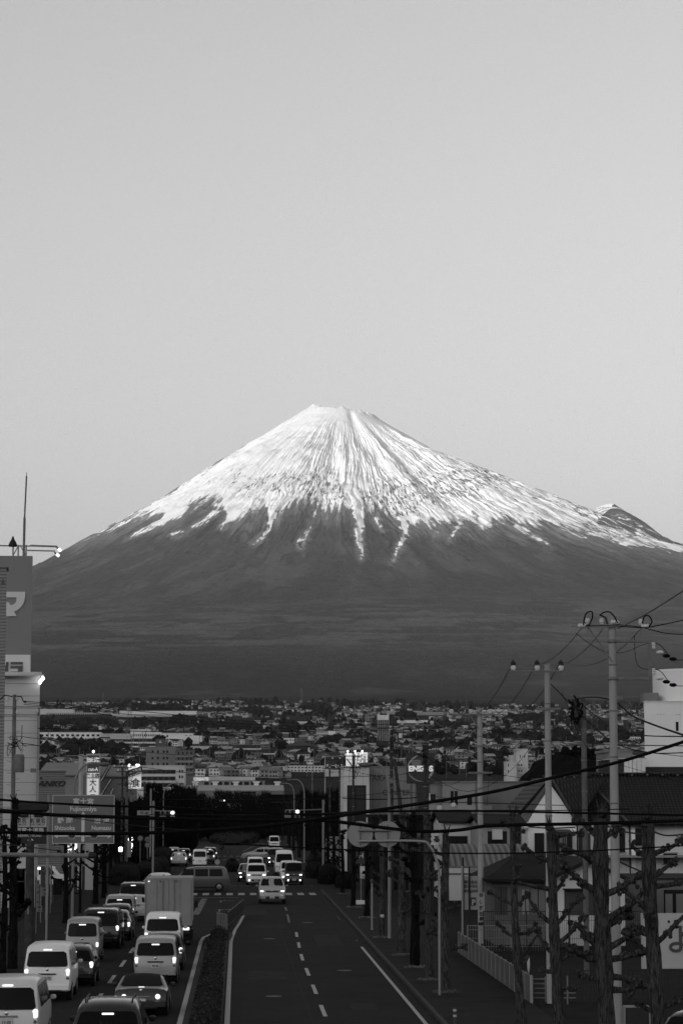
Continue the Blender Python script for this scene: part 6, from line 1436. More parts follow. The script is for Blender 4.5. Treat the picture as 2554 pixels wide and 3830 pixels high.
def crown_row(px0, px1, top, Y, n, labels, seed, size=.16):
    for i in range(n):
        px = px0 + (px1 - px0) * (i + .5) / n; rx = (gx(px1, Y) - gx(px0, Y)) / n * .75
        rg = random.Random(seed + i); H = zpx(top + rg.uniform(0, 26), Y); x = gx(px, Y); t = thing('bare_crowned_tree', (x, Y, 0), 0, labels % ordn(i), 'tree', 'dark bare-crowned trees round the junction')
        a = MB(); a.tube([(0, 0, 0), (0, 0, H * .5)], [.16, .10], 7); a.build('trunk', M_BARKD, t)
        a = MB()
        for _ in range(900):
            q = rg.uniform(0, 6.28); f = rg.random() ** .5; z = H * (.12 + .88 * rg.random()); k = (1 - abs(z / H - .5) ** 2 * 1.4)
            p = Vector((rx * f * k * math.cos(q), 1.6 * f * math.sin(q), z)); d = Vector((rg.gauss(0, .5), rg.gauss(0, .4), 1)).normalized(); L = rg.uniform(.5, 1.3)
            s_ = d.cross(Vector((0, 1, 0))).normalized() * rg.uniform(.03, .075); a.add([p - s_, p + s_, p + d * L], [(0, 1, 2)])
        a.blob((0, 1.2, H * .34), 1, 2, .12, (rx * 1.15, 1.2, H * .36), rg); a.build('twigs', mat('twig_black', .010, .95, spec=.02), t)
crown_row(545, 735, 2945, 318, 6, 'dark bare crown %s from the left below the white office block', 200)
crown_row(700, 1010, 2966, 430, 9, 'dark bare crown %s from the left below the long pale hall', 300)
crown_row(1120, 1290, 2960, 330, 5, 'dark bare crown %s from the left beside the black hall', 400)
crown_row(430, 560, 2990, 262, 4, 'dark bare crown %s from the left behind the barber lights', 500)
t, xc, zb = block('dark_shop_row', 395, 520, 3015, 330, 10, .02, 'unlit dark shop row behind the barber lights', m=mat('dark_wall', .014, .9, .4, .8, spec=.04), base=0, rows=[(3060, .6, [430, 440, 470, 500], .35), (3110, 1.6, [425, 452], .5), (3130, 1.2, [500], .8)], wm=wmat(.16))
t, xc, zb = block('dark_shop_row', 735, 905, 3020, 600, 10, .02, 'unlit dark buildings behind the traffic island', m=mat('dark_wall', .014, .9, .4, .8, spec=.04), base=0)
# --- white block with the black doorway and the grey centre
Y = 232; t, xc, zb = block('white_block_with_black_doorway', 1286, 1381, 2867, Y, 8, .5, 'white corner block with a tall black doorway under a lit vertical sign', m=wmat(.44), base=0, parapet=.06)
MB().bb(gx(1298, Y) - xc, gx(1369, Y) - xc, -.03, 0, 0, zpx(2937, Y)).build('doorway', M_TRIM, t)
MB().bb(gx(1335, Y) - xc, gx(1362, Y) - xc, -.05, -.03, zpx(3030, Y), zpx(2945, Y)).build('dark_glass', mat('dim_glass2', .022, .3), t)
a = MB()
for px in (1308, 1333, 1358): a.bb(gx(px, Y) - xc - .01, gx(px, Y) - xc + .01, -.01, 0, zpx(2937, Y), zpx(2868, Y))
a.bb(gx(1286, Y) - xc, gx(1381, Y) - xc, -.01, 0, zpx(2903, Y), zpx(2902, Y)); a.build('panel_joint', wmat(.15), t)
t, xc, zb = block('grey_centre_building', 1381, 1552, 2868, 236, 20, .22, 'grey panelled building with faint capital lettering right of the white corner block', m=wmat(.17), base=0, parapet=.06, roofm=wmat(.2))
MG = wmat(.07); text_mesh('lettering', 'TAKA', .85, MG, t, (gx(1412, 236) - xc, -.05, zpx(2910, 236)), 0, .01, .01, .9); text_mesh('lettering', 'CENTER', .75, MG, t, (gx(1482, 236) - xc, -.05, zpx(2965, 236)), 0, .01, .01)
a = MB(); 
for k in range(7): a.bb(gx(1395 + k * 23, 236) - xc - .012, gx(1395 + k * 23, 236) - xc + .012, -.01, 0, 0, zpx(2870, 236))
a.build('panel_joint', wmat(.10), t)
Y = 231; MSL = mat('lit_sign_bright', .8, .6, emit=.2)
xc = gx(1352, Y); t = thing('vertical_lit_sign', (xc, Y, zpx(2865, Y)), 0, 'bright white lit sign with vertical Japanese writing on the white corner block', 'shop sign')
z0 = zpx(2865, Y); w = gx(1375, Y) - gx(1330, Y); MB().bb(-w / 2, w / 2, 0, .4, 0, zpx(2814, Y) - z0).build('panel', MSL, t)
for s, px, dy in (('いきなり', 1364, 0), ('ステーキ', 1340, 0)):
    for i, ch in enumerate(s): text_mesh('lettering', ch, .30, M_INK, t, (gx(px, Y) - xc, -.02, zpx(2821 + i * 11.5, Y) - z0 - .03), 0, .008, .004)
a = MB(); P = [(gx(1344 + i * 6, Y) - xc, -.01, zpx(2852 - i * 9, Y) - z0) for i in range(3)]; a.tube(P, .02, 5); a.build('sketch_mark', mat('mark_mid', .2, .7), t)
xc = gx(1306, Y); t = thing('narrow_lit_sign', (xc, Y, zpx(2865, Y)), 0, 'narrow white lit sign left of the bright vertical sign', 'shop sign')
MB().bb(gx(1294, Y) - xc, gx(1317, Y) - xc, 0, .4, 0, zpx(2817, Y) - z0).build('panel', mat('lit_sign_mid', .6, .6, emit=.22), t)
a = MB(); a.tube([(gx(1297, Y) - xc, -.03, zpx(2838, Y) - z0), (gx(1314, Y) - xc, -.03, zpx(2862, Y) - z0)], .05, 5); a.build('brace', M_TRIM, t)
for i, px in enumerate((1300, 1327, 1354)):
    a = MB(); a.blob((0, 0, 0), .10, 1, .05); a.tube([(0, .1, 0), (0, .3, zpx(2820, Y) - zpx(2809, Y))], .015, 4); o = a.build('sign_spotlight', M_LIT); o.location = (gx(px, Y), Y - .3, zpx(2810, Y)); tag(o, ('left', 'middle', 'right')[i] + ' of the three spotlights above the lit signs', 'lamp', 'spotlights above the lit signs')
Y = 330; xc = gx(1250, Y); t = thing('dark_square_sign', (xc, Y, 0), 0, 'dark square shop sign with white brush writing over a white panel', 'shop sign')
MB().bb(gx(1216, Y) - xc, gx(1286, Y) - xc, 0, .5, zpx(2873, Y), zpx(2830, Y)).build('dark_panel', mat('board_dark', .04, .6), t); MB().bb(gx(1216, Y) - xc, gx(1286, Y) - xc, 0, .5, zpx(2904, Y), zpx(2876, Y)).build('white_panel', wmat(.40), t)
a = MB(); a.bb(gx(1214, Y) - xc, gx(1288, Y) - xc, -.03, .55, zpx(2829, Y), zpx(2827.5, Y)); a.bb(gx(1214, Y) - xc, gx(1217, Y) - xc, -.03, .55, 0, zpx(2829, Y)); a.build('frame', wmat(.3), t)
text_mesh('lettering', 'ヴィーナック', .38, wmat(.6), t, (0, -.04, zpx(2864, Y)), 0, .02, .01); text_mesh('lettering', 'グループ', .35, MG, t, (0, -.04, zpx(2889, Y)), 0, .01, .01)
# --- fuel sign
Y = 200; xc = gx(1573, Y); w = gx(1626, Y) - gx(1521, Y); z0, z1 = zpx(2931, Y), zpx(2816, Y)
t = thing('fuel_station_sign', (xc, Y, 0), 0, 'dark square fuel station sign with a round swirl and the white word ENEOS', 'shop sign')
MB().bb(-w / 2, w / 2, 0, .5, z0, z1, .0).build('panel', mat('fuel_panel', .035, .5), t)
zc = (z0 + z1) / 2; rr_ = w * .47
def arc(a0, a1, r0, r1, n=24): return [(r0 * math.cos(R(a0 + (a1 - a0) * i / n)), zc + r0 * math.sin(R(a0 + (a1 - a0) * i / n))) for i in range(n + 1)] + [(r1 * math.cos(R(a1 + (a0 - a1) * i / n)), zc + r1 * math.sin(R(a1 + (a0 - a1) * i / n))) for i in range(n + 1)]
def cres(a0, a1, r, th, n=24): return [(r * math.cos(R(a0 + (a1 - a0) * i / n)), zc + r * math.sin(R(a0 + (a1 - a0) * i / n))) for i in range(n + 1)] + [((r - th * math.sin(math.pi * i / n)) * math.cos(R(a1 + (a0 - a1) * i / n)), zc + (r - th * math.sin(math.pi * i / n)) * math.sin(R(a1 + (a0 - a1) * i / n))) for i in range(1, n)]
MB().prism(cres(95, 178, rr_, .16), -.02, 0).build('crescent', wmat(.28), t); MB().prism(cres(-70, -2, rr_, .2), -.02, 0).build('crescent', wmat(.26), t); MB().prism(cres(190, 285, rr_, .12), -.02, 0).build('crescent', wmat(.18), t)
MB().prism([(.40 * math.cos(q) - .35, zc + .45 + .30 * math.sin(q)) for q in np.linspace(0, 2 * math.pi, 22)[:-1]], -.02, 0).build('swirl_spot', wmat(.15), t)
MB().prism(cres(20, 150, rr_ * .8, .35), -.018, 0).build('swirl', wmat(.08), t)
text_mesh('lettering', 'ENEOS', .60, mat('lit_letters', .85, .6, emit=.12), t, (0, -.05, zpx(2872, Y) - .08), 0, .035, .01, 1.1)
a = MB(); a.bb(-w / 2 + .35, -w / 2 + .5, .15, .35, 0, z0); a.bb(w / 2 - .5, w / 2 - .35, .15, .35, 0, z0); a.build('legs', wmat(.10), t)
# --- right: grey flat blocks before the tiled house
t, xc, zb = block('grey_flat_shop', 1655, 1775, 2926, 200, 18, .2, 'grey flat-roofed shop wall right of the fuel sign', m=wmat(.21), base=0, parapet=.08, rows=[(2995, 1.6, [1690, 1705], .25), (3000, 1.1, [1755], .4)])
a = MB(); a.bb(gx(1598, 200) - xc, gx(1775, 200) - xc, -.6, .2, zpx(3030, 200), zpx(3011, 200)); a.build('canopy', wmat(.25), t)
for px, py, r_ in ((1692, 3011, .22), (1640, 3022, .22)): MB().lathe([(r_, -.7), (r_ * .9, -.74), (.05, -.78)], (gx(px, 200) - xc, 0, zpx(py, 200)), 16, 'y').build('satellite_dish', wmat(.45), t, True)
MB().bb(gx(1601, 200) - xc, gx(1608, 200) - xc, -.2, 0, zpx(3000, 200), zpx(2968, 200)).build('white_panel', wmat(.55), t); MB().bb(gx(1608, 200) - xc, gx(1628, 200) - xc, -.15, 0, zpx(3000, 200), zpx(2970, 200)).build('dark_panel', M_TRIM, t)
t, xc, zb = block('broad_grey_hall', 1775, 2045, 2925, 215, 25, .12, 'broad grey wall behind the third pale pole, left of the tiled house', m=wmat(.125), base=0, parapet=.08)
MB().bb(gx(1805, 215) - xc, gx(1838, 215) - xc, -.1, 0, zpx(3031, 215), zpx(3012, 215)).build('pale_panel', wmat(.24), t)
t, xc, zb = block('white_tower_block', 1931, 1975, 2802, 1000, 9, .4, 'pale tower block with balconies and roof aerials above the grey hall', m=wmat(.40), rows=[(2829, 1.2, [1946, 1962], .35), (2862, 1.0, (2, 1935, 1955), .6), (2885, 1.0, (2, 1935, 1955), .6)])
for py in (2868, 2890): MB().bb(gx(1933, 1000) - xc, gx(1958, 1000) - xc, -.9, -.75, zpx(py, 1000) - zb - .35, zpx(py, 1000) - zb + .4).build('balcony', wmat(.46), t)
a = MB()
for px, h_ in ((1930, 1.5), (1938, 2.1), (1944, 1.6)): a.tube([(gx(px, 1000) - xc, 1, zpx(2802, 1000) - zb), (gx(px, 1000) - xc, 1, zpx(2802, 1000) - zb + h_)], .04, 4)
a.build('aerials', M_STEEL, t)
block('white_annex', 1893, 1931, 2850, 990, 9, .4, 'lower pale annex left of the pale tower block', m=wmat(.42), rows=[(2862, 1.1, [1901], .4), (2884, 1.1, [1901], .4)]); block('white_annex', 1908, 1931, 2826, 1010, 6, .4, 'narrow upper annex between the pale annex and the tower block', m=wmat(.40))
block('white_annex', 1975, 2045, 2876, 1000, 9, .3, 'low pale block right of the pale tower block', m=wmat(.30), rows=[(2890, .9, [1985, 2015, 2030], .6)])
# --- large pale building with the round tank at the right edge
Y = 235; t, xc, zb = block('large_pale_building', 2412, 2720, 2622, Y, 30, .5, 'large pale blank-walled building at the right edge', m=mat('plaster', .80, .85, .05, .2, spec=.08), base=0, parapet=.06, skew=.17)
for px in (2462, 2474, 2485, 2533, 2544): MB().blob((gx(px, Y) - xc, -.1, zpx(2669, Y)), .07, 1, 0).build('wall_lamp', M_CER, t)
MB().bb(gx(2530, Y) - xc, gx(2540, Y) - xc, -.03, 0, zpx(2733, Y), zpx(2698, Y)).build('slit_window', M_WIN, t)
MB().bb(gx(2415, Y) - xc, gx(2720, Y) - xc, -.8, -.02, 4.5, zpx(2868, Y)).build('dark_lower_band', mat('band_low', .03, .8), t)
a = MB(); a.lathe([(3.9, 0), (3.9, zpx(2500, Y) - zpx(2622, Y)), (3.7, zpx(2494, Y) - zpx(2622, Y))], (0, 0, 0), 48); o = a.build('round_tank', mat('tank_wall', .72, .8, .04, .2, spec=.08), None, True, 30); o.location = (gx(2480, Y) + 3.9, Y + 5, zpx(2622, Y)); tag(o, 'pale round tank on the roof of the large pale building', 'tank')
a = MB(); a.box(gx(2452, Y), Y + 3, zpx(2604, Y), 1.5, 2, .95); o = a.build('roof_plant_box', wmat(.14)); tag(o, 'small dark box beside the round tank', 'roof box')
t, xc, zb = block('finned_hall', 2310, 2412, 2838, 222, 12, .2, 'grey hall with a row of white arched fins left of the large pale building', m=wmat(.035), base=0, parapet=.08, roofm=wmat(.36))
for px in (2340, 2355, 2371, 2387, 2402): MB().bb(gx(px, 222) - xc - .17, gx(px, 222) - xc + .17, -.5, 0, 0, zpx(2836, 222)).build('fin', wmat(.52), t)
block('grey_hall_box', 2300, 2366, 2810, 228, 12, .2, 'plain grey box wall behind the white arched fins', m=wmat(.16), base=0)
# --- tiled two-storey house
def tile_mat():
    m, t, b = node_mat('roof_tiles', .55); tc = t.nodes.new('ShaderNodeTexCoord'); mp = t.nodes.new('ShaderNodeMapping'); mp.inputs['Scale'].default_value = (1, 1, 1); t.links.new(tc.outputs['Object'], mp.inputs[0])
    w1 = t.nodes.new('ShaderNodeTexWave'); w1.bands_direction = 'X'; w1.inputs['Scale'].default_value = 1.15; w2 = t.nodes.new('ShaderNodeTexWave'); w2.bands_direction = 'Y'; w2.inputs['Scale'].default_value = 1.1; w2.wave_profile = 'SAW'
    no = t.nodes.new('ShaderNodeTexNoise'); no.inputs['Scale'].default_value = 3.0; t.links.new(mp.outputs[0], no.inputs['Vector'])
    for w_ in (w1, w2): t.links.new(mp.outputs[0], w_.inputs['Vector']); w_.inputs['Distortion'].default_value = .25
    f = math_node(t, 'MULTIPLY', w1.outputs['Fac'], w2.outputs['Fac']); f2 = math_node(t, 'MULTIPLY', f, no.outputs['Fac'])
    t.links.new(math_node(t, 'MULTIPLY_ADD', f2, .06, .006), b.inputs['Base Color'])
    bp = t.nodes.new('ShaderNodeBump'); bp.inputs['Strength'].default_value = .8; bp.inputs['Distance'].default_value = .08; t.links.new(f, bp.inputs['Height']); t.links.new(bp.outputs[0], b.inputs['Normal']); b.inputs['Specular IOR Level'].default_value = .15
    return m
TILE = tile_mat(); Y = 172; X0 = gx(2149, Y); ze, zr = zpx(3076, Y), zpx(2897, Y)
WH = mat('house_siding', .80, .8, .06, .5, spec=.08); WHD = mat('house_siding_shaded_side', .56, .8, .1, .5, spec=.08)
t = thing('tiled_house', (X0, Y, 0), 0, 'large two-storey house with a dark tiled roof and a white gable wing', 'house')
xg0, xg1, xga = gx(1972, Y) - X0, 0.0, gx(2052, Y) - X0
XR = 16
a = MB(); a.prism([(xg0, 0), (xg1 + .2, 0), (xg1 + .2, ze), (xga + .05, zpx(2930, Y)), (xg0, ze)], 0, 10); a.build('gable_wing', WH, t)
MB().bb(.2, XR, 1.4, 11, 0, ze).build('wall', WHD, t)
# roof planes with thickness
def slab(name, A, B, C, D, th=.16, m=TILE, parent=t):
    A, B, C, D = map(Vector, (A, B, C, D)); n = (B - A).cross(C - A).normalized(); n = n if n.z > 0 else -n; a = MB()
    a.add([A, B, C, D, A - n * th, B - n * th, C - n * th, D - n * th], [(0, 1, 2, 3), (7, 6, 5, 4), (0, 4, 5, 1), (1, 5, 6, 2), (2, 6, 7, 3), (3, 7, 4, 0)]); return a.build(name, m, parent)
zga = zpx(2908, Y); zgl = zpx(3058, Y)
slab('roof', (xga, -.25, zga), (xg0 - 1.0, -.25, zgl), (xg0 - 1.0, 10, zgl), (xga, 10, zga))
slab('roof', (xga, -.25, zga), (xga, 4.0, zga), (gx(2223, Y) - X0 + 1.4, 4.0, zga), (gx(2152, Y) - X0, -.25, zpx(3072, Y)))
x2 = gx(2223, Y) - X0
slab('main_roof', (x2, 6.0, zr), (XR, 6.0, zr), (XR, .4, ze - .1), (gx(2330, Y) - X0, .4, ze - .1))
slab('main_roof', (x2, 6.0, zr), (x2, 6.0, zr - .01), (.1, 2.4, ze + .1), (gx(2330, Y) - X0, .4, ze - .1))
slab('main_roof', (x2 - 2, 6.0, zr), (XR, 6.0, zr), (XR, 12, ze), (x2 - 4, 12, ze))
for (p, q, n) in (((xga, 3.5, zga + .1), (x2 + .3, 3.9, zga + .1), 10), ((x2, 6, zr + .1), (XR, 6, zr + .1), 26)):
    a = MB(); a.tube([p, q], .13, 8); a.build('ridge', TILE, t)
    for i in range(n): c = Vector(p).lerp(Vector(q), (i + .5) / n); MB().blob((c.x, c.y - .1, c.z - .06), .10, 1, .1).build('ridge_tile', wmat(.09), t) if i % 2 == 0 else None
a = MB(); a.tube([(x2 + .1, 5.6, zr - .1), (gx(2352, Y) - X0, .3, ze - .05)], .10, 8); a.tube([(xga + .15, -.27, zga - .05), (gx(2150, Y) - X0, -.27, zpx(3070, Y))], .08, 8); a.build('verge', wmat(.06), t)
MB().bb(xg0 - .9, xg0, -.5, 0, ze - .35, ze).build('eave_box', WH, t)
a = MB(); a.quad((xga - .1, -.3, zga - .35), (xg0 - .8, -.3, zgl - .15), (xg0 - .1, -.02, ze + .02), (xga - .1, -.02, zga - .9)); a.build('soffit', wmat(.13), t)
for (p0, p1, q0, q1) in ((2058, 2132, 3112, 3198), (1998, 2030, 3116, 3190)):
    o = MB().bb(gx(p0, Y) - X0, gx(p1, Y) - X0, -.45 if p0 > 2050 else -.05, 0, zpx(q1, Y), zpx(q0, Y)).build('window', M_WIN, t)
    a = MB(); n = 3 if p0 > 2050 else 1
    for k in range(n + 1): u = gx(p0 + (p1 - p0) * k / n, Y) - X0; a.bb(u - .04, u + .04, -.49 if n > 1 else -.08, -.43 if n > 1 else -.04, zpx(q1, Y), zpx(q0, Y))
    a.build('frame', M_TRIM, o)
    if n > 1:
        for k in (0, 1): u = gx(2086 + k * 16, Y) - X0; MB().bb(u, u + .22, -.475, -.455, zpx(q1, Y) + .1, zpx(q0, Y) - .1).build('curtain', wmat(.14), o)
a = MB(); a.prism([(gx(2054, Y) - X0, zpx(3113, Y)), (gx(2066, Y) - X0, zpx(3102, Y)), (gx(2122, Y) - X0, zpx(3102, Y)), (gx(2136, Y) - X0, zpx(3113, Y))], -.6, 0); a.build('bay_hood', wmat(.06), t)
for (p0, p1, q0, q1) in ((2165, 2215, 3118, 3192), (2312, 2345, 3118, 3190), (2382, 2412, 3100, 3165), (2488, 2540, 3195, 3235)):
    o = MB().bb(gx(p0, Y) - X0, gx(p1, Y) - X0, 1.33, 1.42, zpx(q1, Y), zpx(q0, Y)).build('window', mat('shutter_grey', .045, .7) if p0 in (2165,) else M_WIN, t)
    a = MB(); a.bb(gx(p0, Y) - X0 - .06, gx(p1, Y) - X0 + .06, 1.28, 1.34, zpx(q0, Y), zpx(q0, Y) + .08); a.bb(gx(p0, Y) - X0 - .06, gx(p1, Y) - X0 + .06, 1.28, 1.34, zpx(q1, Y) - .08, zpx(q1, Y)); a.build('frame', wmat(.2), o)
a = MB(); a.tube([(.12, -.1, 0), (.12, -.1, ze)], .05, 6); a.tube([(gx(2362, Y) - X0, 1.25, 0), (gx(2362, Y) - X0, 1.25, ze)], .05, 6); a.build('downpipe', M_TRIM, t)
MB().bb(gx(2368, Y) - X0, gx(2382, Y) - X0, 1.2, 1.4, 2, ze).build('corner_board', WH, t)
a = MB(); a.bb(xg0, XR, -.02, 1.38, 2.9, 3.05); a.build('storey_band', wmat(.2), t)
# --- lower single-storey house
Y = 116; X0 = gx(2060, Y); t = thing('low_house', (X0, Y, 0), 0, 'single-storey house with a black roof and a white gable behind the pollarded trees', 'house')
ze = zpx(3290, Y); xl = gx(1815, Y) - X0; xr_ = gx(2330, Y) - X0; xa_ = gx(2195, Y) - X0
MB().bb(xl + .5, 0, .8, 8, 0, ze - .05).build('wall', wmat(.10), t)
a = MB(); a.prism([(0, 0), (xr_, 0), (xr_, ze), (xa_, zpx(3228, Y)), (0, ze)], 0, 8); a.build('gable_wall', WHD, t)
slab('roof', (xl, .2, ze), (.3, .2, ze), (.3, 4.4, zpx(3196, Y)), (gx(1975, Y) - X0, 4.4, zpx(3196, Y)), .14, M_ROOFD, t); slab('roof', (xl, .2, ze), (gx(1975, Y) - X0, 4.4, zpx(3196, Y)), (gx(1975, Y) - X0, 4.5, zpx(3196, Y)), (xl, 8.5, ze), .14, M_ROOFD, t)
slab('roof', (xa_, -.5, zpx(3212, Y)), (-.5, -.5, ze - .02), (-.5, 8.4, ze - .02), (xa_, 8.4, zpx(3212, Y)), .16, M_ROOFD, t); slab('roof', (xa_, -.5, zpx(3212, Y)), (xr_ + .5, -.5, ze - .1), (xr_ + .5, 8.4, ze - .1), (xa_, 8.4, zpx(3212, Y)), .16, M_ROOFD, t)
for (p0, p1, q0, q1, yy, m_) in ((2105, 2265, 3330, 3425, -.04, mat('shutter_grey', .045, .7)), (1955, 1980, 3330, 3425, .76, wmat(.2)), (1990, 2040, 3330, 3425, .76, wmat(.13)), (1852, 1900, 3320, 3425, .76, wmat(.05))):
    o = MB().bb(gx(p0, Y) - X0, gx(p1, Y) - X0, yy, yy + .08, zpx(q1, Y), zpx(q0, Y)).build('window', m_, t)
    a = MB(); u = gx((p0 + p1) / 2, Y) - X0; a.bb(u - .02, u + .02, yy - .03, yy, zpx(q1, Y), zpx(q0, Y)); a.build('mullion', M_TRIM, o)
MB().bb(gx(2100, Y) - X0, gx(2268, Y) - X0, -.3, -.02, zpx(3330, Y), zpx(3324, Y)).build('hood', M_TRIM, t)
t, xc, zb = block('rear_house_wall', 2330, 2720, 3290, 122, 8, .09, 'dim ground-floor wall with a curtained window right of the thickest tree', m=wmat(.10), base=0, parapet=.05, roofm=M_ROOFD)
o = MB().bb(gx(2475, 122) - xc, gx(2600, 122) - xc, -.06, 0, zpx(3420, 122), zpx(3330, 122)).build('window', M_WIN, t)
for k in (0, 1): MB().bb(gx(2480 + k * 40, 122) - xc, gx(2506 + k * 40, 122) - xc, -.08, -.065, zpx(3418, 122), zpx(3345, 122)).build('curtain', wmat(.12), o)
# carport with striped roof
Y = 150; X0 = gx(1660, Y); t = thing('striped_canopy', (X0, Y, 0), 0, 'low carport with a curved striped roof left of the low house', 'carport')
z0, z1 = zpx(3240, Y), zpx(3162, Y); w = gx(1975, Y) - X0; a = MB(); n = 14
for i in range(n + 1):
    q = i / n; a.v += [(0, q * 5, z0 + (z1 - z0) * math.sin(q * math.pi / 2)), (w, q * 5, z0 + (z1 - z0) * math.sin(q * math.pi / 2))]
a.f = [(2 * i, 2 * i + 1, 2 * i + 3, 2 * i + 2) for i in range(n)]; a.m = [0] * n; a.build('roof', corr('canopy_stripes', .16, .85, 'X', .35), t, True)
a = MB(); a.bb(0, w, -.1, 0, z0 - .12, z0); a.bb(0, w, -.1, -.02, z0 - .55, z0 - .42); a.build('fascia', wmat(.10), t)
for u in (.1, w / 2, w - .1): MB().bb(u - .06, u + .06, 0, .12, 0, z0 - .1).build('post', M_STEEL, t)
t, xc, zb = block('white_low_house', 1655, 1760, 3075, 168, 8, .4, 'white-walled low house with a dark roof left of the third pale pole', m=wmat(.42), base=0, roof='gable', ridge=3040, side='y', rows=[(3160, 1.2, [1690, 1725], .8)])
t, xc, zb = block('white_low_house', 1800, 1950, 3085, 160, 8, .4, 'pale wall and balcony between the third pale pole and the tiled house', m=wmat(.22), base=0, roof='gable', ridge=3055, side='y', rows=[(3135, .9, [1850, 1865], 1.0), (3130, 1.4, [1915, 1935], .35)])
MB().bb(gx(1838, 160) - xc, gx(1876, 160) - xc, -.2, 0, zpx(3140, 160), zpx(3102, 160)).build('white_panel', wmat(.4), t)
# dark background behind the right row of trees
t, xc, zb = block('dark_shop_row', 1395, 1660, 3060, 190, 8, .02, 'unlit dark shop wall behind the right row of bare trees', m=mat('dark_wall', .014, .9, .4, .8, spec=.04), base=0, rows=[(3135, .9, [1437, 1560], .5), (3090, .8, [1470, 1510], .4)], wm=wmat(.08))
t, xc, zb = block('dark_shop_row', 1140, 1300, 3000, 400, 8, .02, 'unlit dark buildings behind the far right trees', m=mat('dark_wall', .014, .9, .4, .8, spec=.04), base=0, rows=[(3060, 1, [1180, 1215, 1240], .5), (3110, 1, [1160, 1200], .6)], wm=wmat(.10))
c = copy_tree(tk, (gx(1252, 262), 262, 0), 0, None, 'small pale box truck parked behind the white pole on the right', None, (.72, .9, .92))
hd = hedge(gx(2180, 260), 262, 7.5, 8, zpx(2815, 260), 'big dark rounded tree crown behind the tiled roof', 5000, .35, 55, 'dense_tree', cat='tree')
hd = hedge(gx(2060, 270), 270, 5, 8, zpx(2872, 270), 'lower dark tree crown left of the big one behind the tiled roof', 2500, .35, 56, 'dense_tree', cat='tree')
# --- shop signs by the right sidewalk
Y = 165; xc = gx(1351, Y); t = thing('arrow_sign_board', (xc, Y, .12), 0, 'dark board with a white left arrow above a white board reading 700m', 'shop sign')
MB().bb(gx(1331, Y) - xc, gx(1372, Y) - xc, 0, .05, zpx(3238, Y), zpx(3193, Y)).build('dark_board', mat('board_dark', .04, .6), t)
u0, u1, v = gx(1337, Y) - xc, gx(1356, Y) - xc, zpx(3208, Y); a = MB(); a.bb(u0 + .04, u1, -.02, 0, v - .02, v + .02)
a.tube([(u0 + .13, -.01, v + .13), (u0, -.01, v), (u0 + .13, -.01, v - .13)], .02, 4); a.bb(u1 - .02, u1 + .02, -.02, 0, v - .14, v + .2); a.build('arrow', wmat(.5), t)
MB().bb(gx(1346, Y) - xc, gx(1372, Y) - xc, 0, .05, zpx(3292, Y), zpx(3247, Y)).build('white_board', wmat(.42), t); text_mesh('lettering', 'この先', .16, M_INK, t, (gx(1359, Y) - xc, -.02, zpx(3274, Y)), 0, .003, .002); text_mesh('lettering', '700m', .16, M_INK, t, (gx(1359, Y) - xc, -.02, zpx(3286, Y)), 0, .003, .002)
a = MB(); a.bb(gx(1348, Y) - xc, gx(1352, Y) - xc, .05, .1, 0, zpx(3193, Y)); a.bb(gx(1366, Y) - xc, gx(1370, Y) - xc, .05, .1, 0, zpx(3193, Y)); a.build('legs', M_STEEL, t)
a = MB(); a.box(gx(1350, 160), 160, .3, .75, .4, .28, 0, .04); o = a.build('white_block', wmat(.45)); tag(o, 'low white block on the sidewalk below the 700m board', 'kerb block')
Y = 150; xc = gx(1619, Y); t = thing('brush_lettered_sign', (xc, Y, 0), 0, 'white sign with thick black brush writing behind the bent sign pole', 'shop sign'); MB().bb(-.3, .3, 0, .1, zpx(3161, Y), zpx(3112, Y)).build('board', wmat(.4), t); text_mesh('lettering', 'くる', .42, M_INK, t, (0, -.03, zpx(3140, Y)), 0, .03, .01); MB().bb(-.05, .05, .1, .2, 0, zpx(3130, Y)).build('post', M_TRIM, t)
Y = 113; xc = gx(1758, Y); t = thing('parking_sign', (xc, Y, .1), 0, 'white parking sign with three lines of writing and a dark P square', 'sign')
MB().bb(gx(1733, Y) - xc, gx(1783, Y) - xc, 0, .08, zpx(3412, Y), zpx(3285, Y)).build('board', wmat(.24), t)
for s, py in (('専用倉会', 3307), ('富士平和会', 3323), ('専用駐車場', 3341)): text_mesh('lettering', s, .17, M_INK, t, (gx(1758, Y) - xc, -.03, zpx(py, Y) - .02), 0, .002, .002, .75 if len(s) > 4 else .9)
a = MB(); a.box(gx(1767, Y) - xc, -.02, zpx(3381, Y), .26, .03, .38, 0, .005); b_ = a.build('parking_square', mat('board_dark', .04, .6), t); text_mesh('lettering', 'P', .34, wmat(.3), b_, (gx(1767, Y) - xc, -.05, zpx(3381, Y) - .04), 0, .01, .004)
for px in (1729, 1752): a = MB(); a.bb(gx(px, Y) - xc - .04, gx(px, Y) - xc + .04, -.1, -.02, 0, zpx(3250 if px > 1740 else 3215, Y)); a.build('post', M_TRIM, t)
